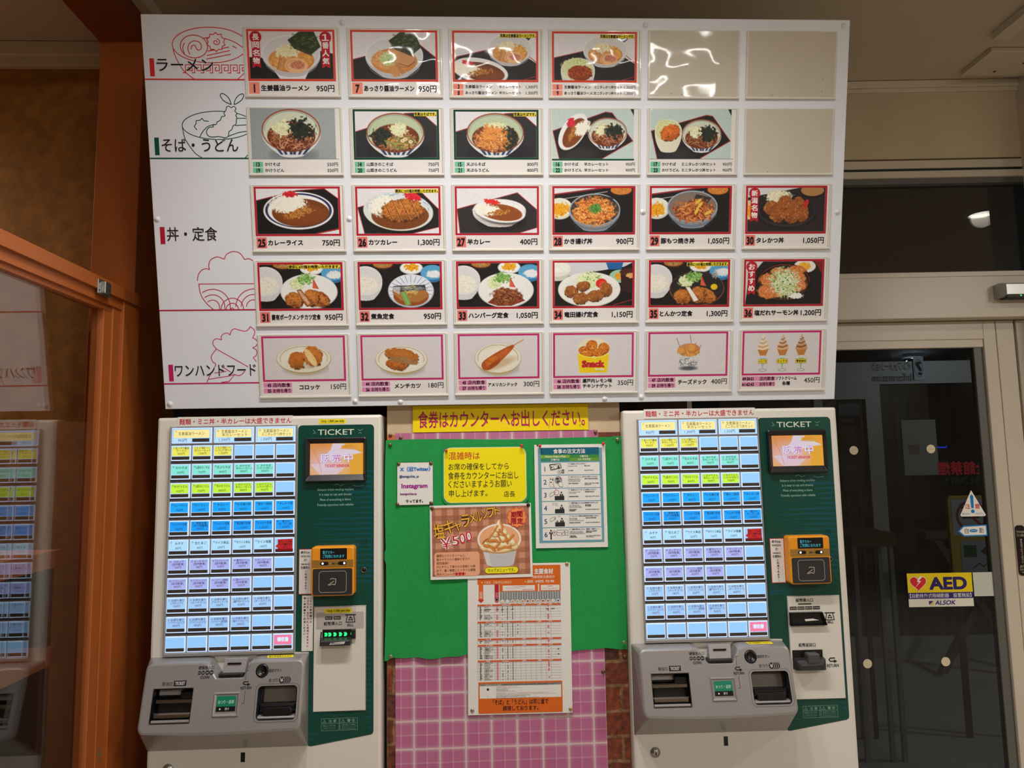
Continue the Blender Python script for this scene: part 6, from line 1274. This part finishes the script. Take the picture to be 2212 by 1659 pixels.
# caramel ice cream poster
def caramel_art():
    c = Cv(216, 160, (196, 140, 110), 250, 179)
    for i in range(9): c.poly([(i*30.4-6, 0), (i*30.4+9, 0), (i*30.4+9, 179), (i*30.4-6, 179)], (140, 84, 62), .55)
    for j in range(7): c.poly([(0, j*29-8), (250, j*29-8), (250, j*29+6), (0, j*29+6)], (140, 84, 62), .55)
    c.e(172, 88, 60, 46, (196, 120, 70), a=.5, soft=14); c.e(172, 120, 48, 40, (196, 120, 70), a=.4, soft=14)
    c.poly([(122, 88), (222, 88), (208, 152), (196, 158), (152, 158), (138, 152)], (186, 184, 184)); c.poly([(122, 88), (140, 100), (150, 157), (140, 153)], (206, 204, 202), .8)
    c.e(172, 86, 56, 40, (232, 230, 228)); c.e(172, 86, 52, 36, (222, 164, 120)); c.e(172, 100, 44, 22, (130, 54, 20))
    IC = (238, 222, 180); CA = (196, 112, 36)
    SH = (150, 96, 46)
    for x, y, a, b, r in ((150, 104, 28, 12, -10), (196, 102, 26, 13, 14), (172, 112, 34, 10, 0), (154, 92, 24, 11, -24), (192, 90, 24, 12, 22), (172, 98, 30, 11, 4), (162, 80, 20, 11, -30), (184, 78, 20, 12, 28), (172, 84, 22, 10, 0), (166, 68, 15, 10, -34), (180, 66, 14, 10, 30), (172, 58, 11, 10, 0)):
        c.e(x, y+2.5, a, b, SH, r, .85, 3); c.e(x, y, a*.97, b*.95, (222, 196, 142), r, 1, 2.5); c.e(x-2, y-2.4, a*.8, b*.55, (246, 236, 206), r, .95, 4)
    c.poly([(162, 58), (167, 42), (173, 35), (177, 44), (183, 58), (176, 66), (168, 66)], (232, 212, 164)); c.poly([(165, 54), (170, 40), (173, 38), (171, 54), (168, 62)], (250, 242, 216))
    for l, w_ in (([(177, 42), (181, 54), (178, 68), (188, 80), (193, 98)], 4.4), ([(168, 52), (158, 68), (148, 82), (140, 92)], 3.4), ([(146, 92), (162, 88), (172, 98), (160, 110)], 5), ([(182, 94), (198, 88), (208, 78)], 4.4), ([(134, 102), (148, 106), (160, 116)], 5), ([(168, 114), (186, 108), (200, 110)], 5), ([(173, 62), (169, 76), (175, 90)], 3.4)): c.ln(l, w_+1.4, (130, 64, 18), .7, 2); c.ln(l, w_, CA, .95, 1.6); c.ln([(x-.8, y-.8) for x, y in l], w_*.35, (230, 160, 80), .8, 1)
    c.a = c.a+((vn(c.X, c.Y, 1.4, 9)-.5)*.04)[..., None]
    return c
q, fin = sheet('ice_cream_poster', -131.5, 1339, 119.5, 1159.5, OUTC+1.4, 'brown check poster of a caramel soft ice cream cup on the felt', 'poster')
CY = ink(226, 170, 60)
for i, (ch, x0, y0, x1, y1) in enumerate((('塩', 9, 44, 35, 80), ('キ', 35, 37, 59, 68), ('ャ', 60, 42, 78, 62), ('ラ', 78, 24, 98, 54), ('メ', 98, 20, 113, 44), ('ル', 113, 17, 128, 42), ('ソ', 129, 12, 143, 34), ('フ', 143, 9, 159, 32), ('ト', 160, 5, 172, 26))):
    q.text(ch, x0-1, y0-1, x1+1, y1+1, 1.3+i*.02, ink(70, 40, 24), bold=.085, rot=-.12); q.text(ch, x0, y0, x1, y1, 1.6+i*.02, CY, bold=.018, rot=-.12, res=4)
for i, (ch, x0, y0, x1, y1) in enumerate((('￥', 27, 79, 52, 107), ('5', 54, 74, 71, 99), ('0', 72, 69, 87, 94), ('0', 88, 64, 103, 89))): q.text(ch, x0-1, y0-1, x1+1, y1+1, 1.3, ink(240, 226, 220), bold=.09, rot=-.14); q.text(ch, x0, y0, x1, y1, 1.6, ink(186, 20, 44), res=5, rot=-.14)
q.rrect(10, 114, 121, 172, 8, 1.3, ink(222, 160, 124))
for i, l in enumerate(('濃厚なソフトクリームと、', '塩キャラメルの塩味と甘さが', '相性抜群！', 'ひんやりして滑らかな舌触りも絶', '妙で、暑い季節にピッタリな期間')): q.text(l, 15, 119+i*8.9, 15+(72, 82, 30, 95, 95)[i], 125.6+i*8.9, 1.6, ink(70, 44, 36), res=1)
q.text('限定メニューが', 15, 163.6, 60, 170, 1.6, ink(70, 44, 36), res=1); q.text('新登場！', 61, 163.2, 86, 170.4, 1.6, ink(190, 30, 40), res=1, bold=.04)
st = [(215+(24.5+1.5*math.cos(i*math.pi/3))*math.cos(i*math.pi/36), 34+(24.5+1.5*math.cos(i*math.pi/3))*math.sin(i*math.pi/36)) for i in range(72)]
q.poly(st, 1.6, ink(230, 140, 80)); q.line([(215+(x-215)*.94, 34+(y-34)*.94) for x, y in st], 1.1, 1.8, ink(190, 50, 40), True)
for ch, x0, y0, x1, y1 in (('期', 201, 20, 214, 34), ('間', 216, 19, 229, 33), ('限', 201, 36, 214, 50), ('定', 216, 36, 230, 50)): q.text(ch, x0, y0, x1, y1, 2.0, ink(160, 20, 40), bold=.035)
q.rrect(133, 153, 216, 169, 7.6, 1.6, ink(150, 100, 30)); q.rrect(134, 154, 215, 168, 7, 1.8, ink(236, 222, 30)); q.text('カップメニューです。', 141, 156.6, 207, 165, 2.0, PT, bold=.008)
po = fin(-.006); picture('poster_photo', caramel_art(), 5, 5.5, 245.5, 172, .75, print_mat('printed_poster', rough=.45), po)
# how to order poster
q, fin = sheet('order_guide_poster', 131, 1485, 310.5, 1229.5, OUTC, 'white and teal poster of six numbered ordering steps with red pins', 'poster')
q.rect(9, 9, 171, 243, .8, ink(104, 150, 164)); q.rect(16, 8, 163, 26, 1.0, ink(16, 90, 112)); q.text('食事の注文方法', 48, 11.5, 128, 22.8, 1.3, PAPW, bold=.03)
for x0, y0, x1, y1, cc, t_, a, b in ((16, 26, 89, 34, (116, 160, 44), 'How to Order a Meal', 27, 78), (16, 34, 89, 42, (50, 126, 96), '訂餐方法', 42, 63), (89, 26, 163, 34, (60, 130, 60), '订餐方法', 114, 135), (89, 34, 163, 42, (96, 146, 44), '식사 주문방법', 109, 141)): q.rect(x0, y0, x1, y1, 1.0, ink(*cc)); q.text(t_, a, y0+1.4, b, y1-1.4, 1.3, PAPW, bold=.03, res=1)
GT = [['お金を入れてください', 'Insert your money', '', '请投入纸币', '投入金錢', '', '돈을 넣어 주십시오'], ['注文したいメニューのボタンを押してください', 'Please press the button', 'for the item on the menu\nthat you want to order', '请按下您想点的菜单按钮', '請按下餐點的按鈕', '', '주문하고 싶은 메뉴의 버튼을\n눌러주십시오'], ['食券をカウンターにお持ちください', 'Please bring your ticket', 'to the counter', '请将餐券交给柜台', '請將餐券拿到櫃台', '', '식권을 카운터로 가져 오십시오'], ['料理が出来上がったらお食事番号でお呼びします', 'You will be called by', 'your meal ticket number\nwhen your order is ready', '餐点完成后\n将叫号通知', '餐點完成後會\n叫號通知您', '', '요리가 완성되면 식권번호로 부릅니다'], ['カウンターで食券と料理をお引き換えください', 'Please exchange', 'your meal ticket\nfor your order at the counter', '请在柜台凭餐券取餐', '請在櫃台以餐券取餐', '', '카운터에서 식권과 요리를 교환하십시오'], ['食器が済みましたら、食器を「返却口」へ', 'When you are done eating', 'please return your dishes to\nthe "Return Dishes Here" area', '用餐完毕后 请将餐具\n送回归还处', '用餐完畢後\n請將餐具送回', '', '식사가 끝나면 식기를 반납구로\n가져다 주십시오']]
DKI = ink(44, 44, 46); GN = ink(20, 50, 80); PI = ink(170, 60, 90)
for i in range(6):
    y = 45.5+i*32.3; q.rect(16.5+i*.2, y, 163.5+i*.3, y+30.2, 1.0, PAPW); q.textc(str(i+1), 25.6, y+15.4, 13.4, 1.3, ink(24, 70, 112), res=4, bold=.012)
    q.line([(83, y+2), (83, y+28)], .4, 1.2, ink(150, 150, 150)); q.rect(85, y+2, 88, y+3, 1.2, ink(70, 130, 60)); q.rect(85, y+2, 86, y+5, 1.2, ink(70, 130, 60))
    g_ = GT[i]; q.textc(g_[0], 90, y+3.6, 3.2, 1.3, ink(24, 60, 110), 'l', 68, bold=.03)
    for k, l in enumerate([g_[1]]+[s_ for s_ in g_[2].split('\n') if s_]): q.textc(l, 85, y+8.6+k*3, 2.4, 1.3, DKI, 'l', 38, bold=.02)
    for k, l in enumerate(g_[3].split('\n')): q.textc(l, 125, y+8.6+k*3, 2.4, 1.3, DKI, 'l', 34, bold=.03)
    for k, l in enumerate(g_[4].split('\n')): q.textc(l, 85, y+20+k*3, 2.4, 1.3, DKI, 'l', 36, bold=.03)
    for k, l in enumerate(g_[6].split('\n')): q.textc(l, 125, y+20+k*3, 2.4, 1.3, DKI, 'l', 36, bold=.03)
    def man(x, yy): q.ell(x, yy, 2, 2.3, 1.3, DKI, 12); q.poly([(x-5, yy+8), (x-3.4, yy+3), (x+3.4, yy+3), (x+5, yy+8)], 1.3, DKI); q.poly([(x-1.4, yy+3), (x+1.4, yy+3), (x, yy+7.4)], 1.4, PAPW)
    def counter(x, yy): q.rect(x, yy, x+24, yy+10.5, 1.35, DKI)
    def hand(x, yy, f=1): q.line([(x, yy+2), (x+6, yy-3), (x+14, yy-4.4), (x+15, yy-1.6), (x+11, yy), (x+14, yy+1), (x+10, yy+4), (x+2, yy+8)], .6, 1.4, DKI, True)
    if i == 0:
        for k in range(3): q.line([(37+k*.8, y+6-k), (62+k*2, y+3-k*.4), (66+k, y+14-k*.5), (40+k, y+19-k)], .7, 1.3+k*.02, DKI, True)
        q.arc(52, y+10.5, 4.6, 5, 0, 360, .7, 1.4, DKI); q.text('￥', 40, y+9, 45, y+14, 1.4, DKI, bold=.03); q.ell(60, y+8, 1.8, 2, 1.4, DKI, 10); q.poly([(57, y+14), (58.6, y+10), (62, y+10), (64, y+13)], 1.4, DKI)
        q.ell(62, y+23, 4.6, 4.6, 1.42, PAPW); q.arc(62, y+23, 4.4, 4.4, 0, 360, .8, 1.46, DKI); q.text('￥', 60, y+21, 64, y+25, 1.46, DKI, bold=.02)
        for k in range(5): q.rect(67.5, y+17+k*2.2, 74.5, y+18.2+k*2.2, 1.4, DKI)
    elif i == 1:
        q.line([(37, y+6), (47, y+6), (47, y+28), (37, y+28)], .5, 1.3, DKI, True); q.rect(38.4, y+8, 42, y+10, 1.35, DKI); q.rect(43.4, y+8, 46, y+12, 1.35, DKI); q.rect(38, y+15, 43, y+17, 1.35, DKI); q.ell(59, y+11, 9, 9, 1.35, ink(150, 152, 156)); q.arc(59, y+11, 9, 9, 0, 360, .6, 1.4, DKI); q.rect(53, y+6, 60, y+10, 1.45, DKI); q.rect(55, y+12, 63, y+18, 1.45, ink(80, 82, 86)); q.ell(65, y+7, 1.6, 2.4, 1.5, PI, 8)
        q.poly([(58, y+20), (63, y+15), (70, y+18), (70, y+27.5), (62, y+27.5)], 1.5, PAPW); q.line([(58, y+20), (63, y+15), (70, y+18), (70, y+27.5), (62, y+27.5)], .6, 1.55, DKI, True); q.line([(44, y+19), (54, y+36)], .7, 1.6, PI)
    elif i in (2, 3, 4):
        counter(49, y+18); man(66, y+9.6)
        if i == 2: hand(36, y+12); q.arc(54, y+9, 6, 6, 0, 360, .8, 1.5, PI)
        elif i == 3:
            q.line([(48, y+3), (56, y+3.6), (57, y+10), (49, y+10)], .5, 1.3, ink(130, 130, 130), True); q.rect(50.6, y+5, 54, y+8, 1.3, ink(170, 170, 170))
            for k in range(3): q.line([(42+k, y+8-k*3), (45+k, y+8.8-k*2.2)], .7, 1.3, PI)
        else:
            hand(36, y+9); 
            for k in range(3): q.line([(56+k*2.4, y+5-k*.6), (58+k*3, y+1.6+k*1.4)], .7, 1.3, PI)
            q.poly([(52, y+17), (53.4, y+14), (55.4, y+14), (57, y+17)], 1.4, DKI)
    else:
        man(38, y+6); q.rect(36.4, y+13, 39.8, y+28, 1.3, DKI); q.arc(46, y+12, 5.4, 5.4, 0, 360, .8, 1.5, PI); q.poly([(44, y+10), (48, y+10), (46, y+14)], 1.4, DKI)
        q.line([(53, y+5), (80, y+5), (80, y+18), (53, y+18)], .7, 1.3, DKI, True); q.line([(53, y+11), (80, y+11)], .6, 1.32, DKI)
        for a, b in ((72, 7.6), (65, 13.6), (73, 13.6)): q.poly([(a-2.4, y+b), (a+2.4, y+b), (a, y+b+2.6)], 1.4, DKI)
fin(.004)
# allergen chart
q, fin = sheet('allergen_chart', -39.5, 1195, 213.5, 838, OUTC-1, 'large allergen table sheet with orange bands under the ice cream poster', 'poster')
OG = ink(206, 98, 32); GY = ink(120, 124, 124); LG = ink(196, 194, 194)
q.rect(24, 5, 229, 50, .8, OG); q.text('・主要食材', 156, 13, 211, 27, 1.0, PAPW, bold=.045); q.text('，過敏原和主要成分', 150, 34-4, 214, 37, 1.0, ink(240, 226, 206), res=1); q.text('卡路里，过敏原和主要成分', 40, 44-2, 108, 48.4, 1.0, ink(240, 200, 160), res=1); q.text('칼로리，알레르겐，주요 재료', 146, 41, 213, 47.6, 1.0, ink(246, 236, 220), res=1, bold=.02)
q.ell(35, 45, 1.6, 1.6, 1.0, ink(236, 200, 60), 10); q.ell(142, 44.4, 1.6, 1.6, 1.0, ink(236, 200, 60), 10)
q.rect(78, 50, 173, 68, .8, OG); q.rect(176, 50, 229, 68, .8, OG); q.rect(86, 53, 165, 66, 1.0, PAPW); q.rect(180, 53, 226, 66, 1.0, PAPW); q.text('アレルゲン（特定原材料）', 110, 54.4, 142, 57, 1.2, ink(190, 80, 40), res=1); q.text('Allergen ingredients', 92, 58.4, 130, 60.6, 1.2, ink(190, 80, 40), res=1); q.text('過敏原 特定原材料', 134, 62, 162, 64.4, 1.2, ink(190, 80, 40), res=1); q.text('主要食材', 196, 54.4, 210, 57.4, 1.2, ink(190, 80, 40), res=1); q.text('Main ingredients', 184, 60, 222, 63, 1.2, ink(190, 80, 40), res=1)
q.rect(27, 50, 38, 86, .8, ink(214, 100, 40)); q.poly([(24.5, 86), (40.5, 86), (32.5, 94)], .82, ink(190, 50, 36)); q.rect(66, 50, 76.4, 88, .8, ink(176, 30, 60)); q.ell(71.2, 88, 5.2, 5.6, .8, ink(176, 30, 60)); q.arc(71.2, 87, 3.4, 3.4, 0, 360, .6, 1.0, PAPW)
for k in range(5): q.rect(29, 68+k*3.2, 36, 69.4+k*3.2, 1.0, PAPW); q.rect(67.6, 70+k*2.6, 75, 71+k*2.6, 1.0, ink(226, 150, 160))
for k in range(12):
    x = 79+k*12.5; q.rect(x, 68.6, x+11.4, 93, .8, GY); q.ell(x+5.7, 91, 5.4, 5.6, .9, GY); q.ell(x+5.7, 91, 4.6, 4.8, 1.0, PAPW)
    for r_ in range(5): q.rect(x+4, 70+r_*3.2, x+7.4, 71.6+r_*3.2, 1.0, ink(206, 206, 206))
    cc = ((226, 200, 120), (206, 216, 220), (190, 130, 90), (150, 160, 110), (206, 110, 50), (150, 50, 40), (190, 80, 60), (200, 120, 100), (170, 40, 50), (200, 60, 90), (214, 200, 190), (40, 90, 160))[k]; q.ell(x+5.7, 91, 2.8, 2.2, 1.2, ink(*cc), 12)
ROWD = random.Random(12)
bands = (97.5, 138, 178.5, 193, 230); y_end = 279
for i, y in enumerate(bands):
    q.rect(24, y, 228.5, y+4, 1.0, ink(200, 88, 46)); 
    for a, t_ in ((44, ('ラーメン類', 'そば・うどん類', 'カレー類', '丼・定食類', '単品類')[i]), (84, ('Ramen Noodles', 'Soba and Udon', 'Curry', 'Bowls and Set Meals', 'Side Dishes')[i]), (132, '拉面类'), (170, '拉麵類'), (198, '라면류')): q.textc(t_, a, y+2.1, 2.6, 1.2, PAPW, 'l', 34, bold=.03)
    ye = bands[i+1]-1.5 if i < 4 else y_end; n = int((ye-y-5)/3.25)
    for r_ in range(n):
        yy = y+5+r_*3.25
        if r_ % 2 == 0: q.rect(24, yy, 228.5, yy+1.7, .7, LG)
        q.rect(29, yy+.5, 29+ROWD.choice((3, 4, 6)), yy+2.2, 1.0, DKI); 
        if ROWD.random() < .9: q.textc(('かけそば', '天ぷらうどん', '半カレーセット', 'タレかつ丼', 'コロッケ', '生姜醤油ラーメン', '山菜きのこそば')[ROWD.randrange(7)], 41, yy+1.4, 2.2, 1.0, DKI, 'l', 22, bold=.03); q.rect(69.5, yy+.5, 74.5, yy+2.1, 1.0, ink(196, 90, 90))
        for k in range(4):
            if ROWD.random() < (.75, .7, .9, .35 if i == 1 else .0)[k]: q.rect(83.6+k*12.5, yy+.4, 85.6+k*12.5, yy+2.4, 1.0, DKI)
        if ROWD.random() < .35: q.ell(197.2, yy+1.3, 2.4, 1.2, 1.0, ink(206, 80, 110), 10)
    for k in range(14): x = (24, 40, 66, 78.5)[k] if k < 4 else 78.5+(k-3)*12.5; q.line([(x, y+4), (x, ye)], .35, 1.1, ink(96, 100, 120))
for x0, x1 in ((30, 34), (40, 56), (69, 76), (82, 88), (95, 99), (107, 112), (192, 199), (205, 213)): q.line([(x0, 110.4), (x1, 109.4)], 1.6, 1.3, DKI)
for a, b in ((221, 206), (221, 218)): q.ell(a, b, 2.6, 1.3, 1.1, ink(40, 90, 160), 10)
q.rrect(25, 281, 229, 354, 2, 1.0, OG); q.rect(28, 285, 226, 290, 1.2, GY); q.text('記号についてのご案内', 42, 286, 80, 289.4, 1.4, PAPW, res=1); q.text('About the symbols  关于标记  關於標記  기호', 84, 286.2, 210, 289, 1.4, DKI, res=1); q.rect(28, 290, 226, 319, 1.2, PAPW); q.ell(48, 298, 3, 3, 1.4, DKI, 16); q.text('△', 46, 313, 50, 316, 1.4, ink(120, 120, 120), res=1)
for k, (t_, x1, m) in enumerate((('特定原材料を使用して調理しています。', 122, ink(186, 60, 40)), ('Specified allergen ingredients are used', 130, DKI), ('使用特定过敏原烹调', 96, DKI), ('使用特定過敏原烹調', 96, DKI), ('특정 원재료를 사용하여 조리하고 있습니다', 116, DKI), ('特定原材料は使用しておりませんが、同じ調理器具で特定原材料を使用した料理も調理しています。', 197, ink(186, 60, 40)), ('Specified allergen ingredients are not used, but the same cooking utensils may come in contact', 212, DKI), ('虽未使用特定过敏原，但与使用过敏原的料理共用器具', 150, DKI), ('雖未使用特定過敏原，但與使用過敏原的料理共用器具', 140, DKI), ('특정 원재료를 사용하지 않지만 동일한 조리기구를 사용합니다', 172, DKI))): q.text(t_, 68, 291.4+k*2.7+(1.4 if k > 4 else 0), x1, 293.2+k*2.7+(1.4 if k > 4 else 0), 1.4, m, res=1)
q.text('「そば」と「うどん」は同じ釜で', 60, 322, 194, 334, 1.4, PT, bold=.012); q.text('調理しております。', 84, 337, 170, 348, 1.4, PT, bold=.012); fin(.008)
# pins
BRASS = mat('dull_brass', (120, 96, 66), rough=.35, metal=.8); REDP = mat('red_plastic', (214, 36, 30), rough=.3); PALE = mat('pale_brass', (196, 170, 110), rough=.35, metal=.7); NICK = mat('nickel', (170, 160, 146), rough=.3, metal=.8)
def tack(x, z, out, m, lab):
    q = MB(); q.disc(0, 0, [(4.6, 0), (4.5, .9), (3.6, 1.9), (1.6, 2.5), (.3, 2.6)], m, 18)
    tag(q.build('thumbtack', None, cpos(x, z, out)), lab, 'pin', 'thumbtacks on the notice panel')
def pin(x, z, out, lab):
    q = MB(); q.disc(0, 0, [(1, 0), (1, 2), (3.2, 2.4), (3.2, 3.6), (2, 5), (2.2, 9), (3.4, 10.6), (3.4, 12), (2.4, 13), (.4, 13.2)], REDP, 16)
    tag(q.build('push_pin', None, cpos(x, z, out), (math.radians(-14), 0, 0)), lab, 'pin', 'red push pins')
for a in ((-229, 1515, 2.6, BRASS, 'dull brass thumbtack on the orange label at the panel top left'), (-203, 1508, 3.6, BRASS, 'brass thumbtack in the top left corner of the rose check paper'), (-229, 1491, 8, BRASS, 'brass thumbtack in the top left corner of the green felt'), (288, 1514, 3.6, BRASS, 'brass thumbtack in the top right corner of the rose check paper'), (342, 1495, 8.5, NICK, 'pale thumbtack in the top right corner of the green felt'), (-227, 981, 10, NICK, 'nickel thumbtack in the bottom left corner of the green felt'), (341, 998, 10, NICK, 'nickel thumbtack in the bottom right corner of the green felt'), (344, 962, 1.6, BRASS, 'brass thumbtack in the brick print under the felt'), (289, 928, 3, BRASS, 'brass thumbtack at the right edge of the rose check paper'),
    (-208, 1443, OUTC+.8, BRASS, 'thumbtack at the top left corner of the small social network sheet'), (-128, 1443, OUTC+.8, BRASS, 'thumbtack at the top right corner of the small social network sheet'), (-211, 1344, OUTC+.8, BRASS, 'thumbtack at the bottom left corner of the small social network sheet'), (-128, 1345.6, OUTC+.8, BRASS, 'thumbtack at the bottom right corner of the small social network sheet'),
    (-126, 1333, OUTC+2.6, BRASS, 'brass thumbtack at the top left corner of the ice cream poster'), (113, 1336, OUTC+2.6, mat('dark_bronze', (60, 46, 40), .4, metal=.6), 'dark thumbtack at the top right corner of the ice cream poster'),
    (206, 1190, OUTC, PALE, 'pale brass thumbtack at the top right corner of the allergen table'), (-32, 849, OUTC, NICK, 'nickel thumbtack at the bottom left corner of the allergen table'), (206, 845, OUTC, PALE, 'pale brass thumbtack at the bottom right corner of the allergen table')): tack(*a)
for a in ((-89, 1472, OUTC+1, 'red push pin at the top left of the yellow notice'), (99, 1481, OUTC+1, 'red push pin at the top right of the yellow notice'), (145, 1480, OUTC+.5, 'red push pin at the top left of the order guide poster'), (305, 1483, OUTC+.5, 'red push pin at the top right of the order guide poster')): pin(*a)
q = MB(); q.disc(0, 0, [(2.4, 0), (2.2, 2), (.4, 3)], mat('green_plastic', (20, 90, 44), .4), 12); tag(q.build('push_pin', None, cpos(139.5, 1484, OUTC)), 'tiny green pin next to the red one on the order guide poster', 'pin')
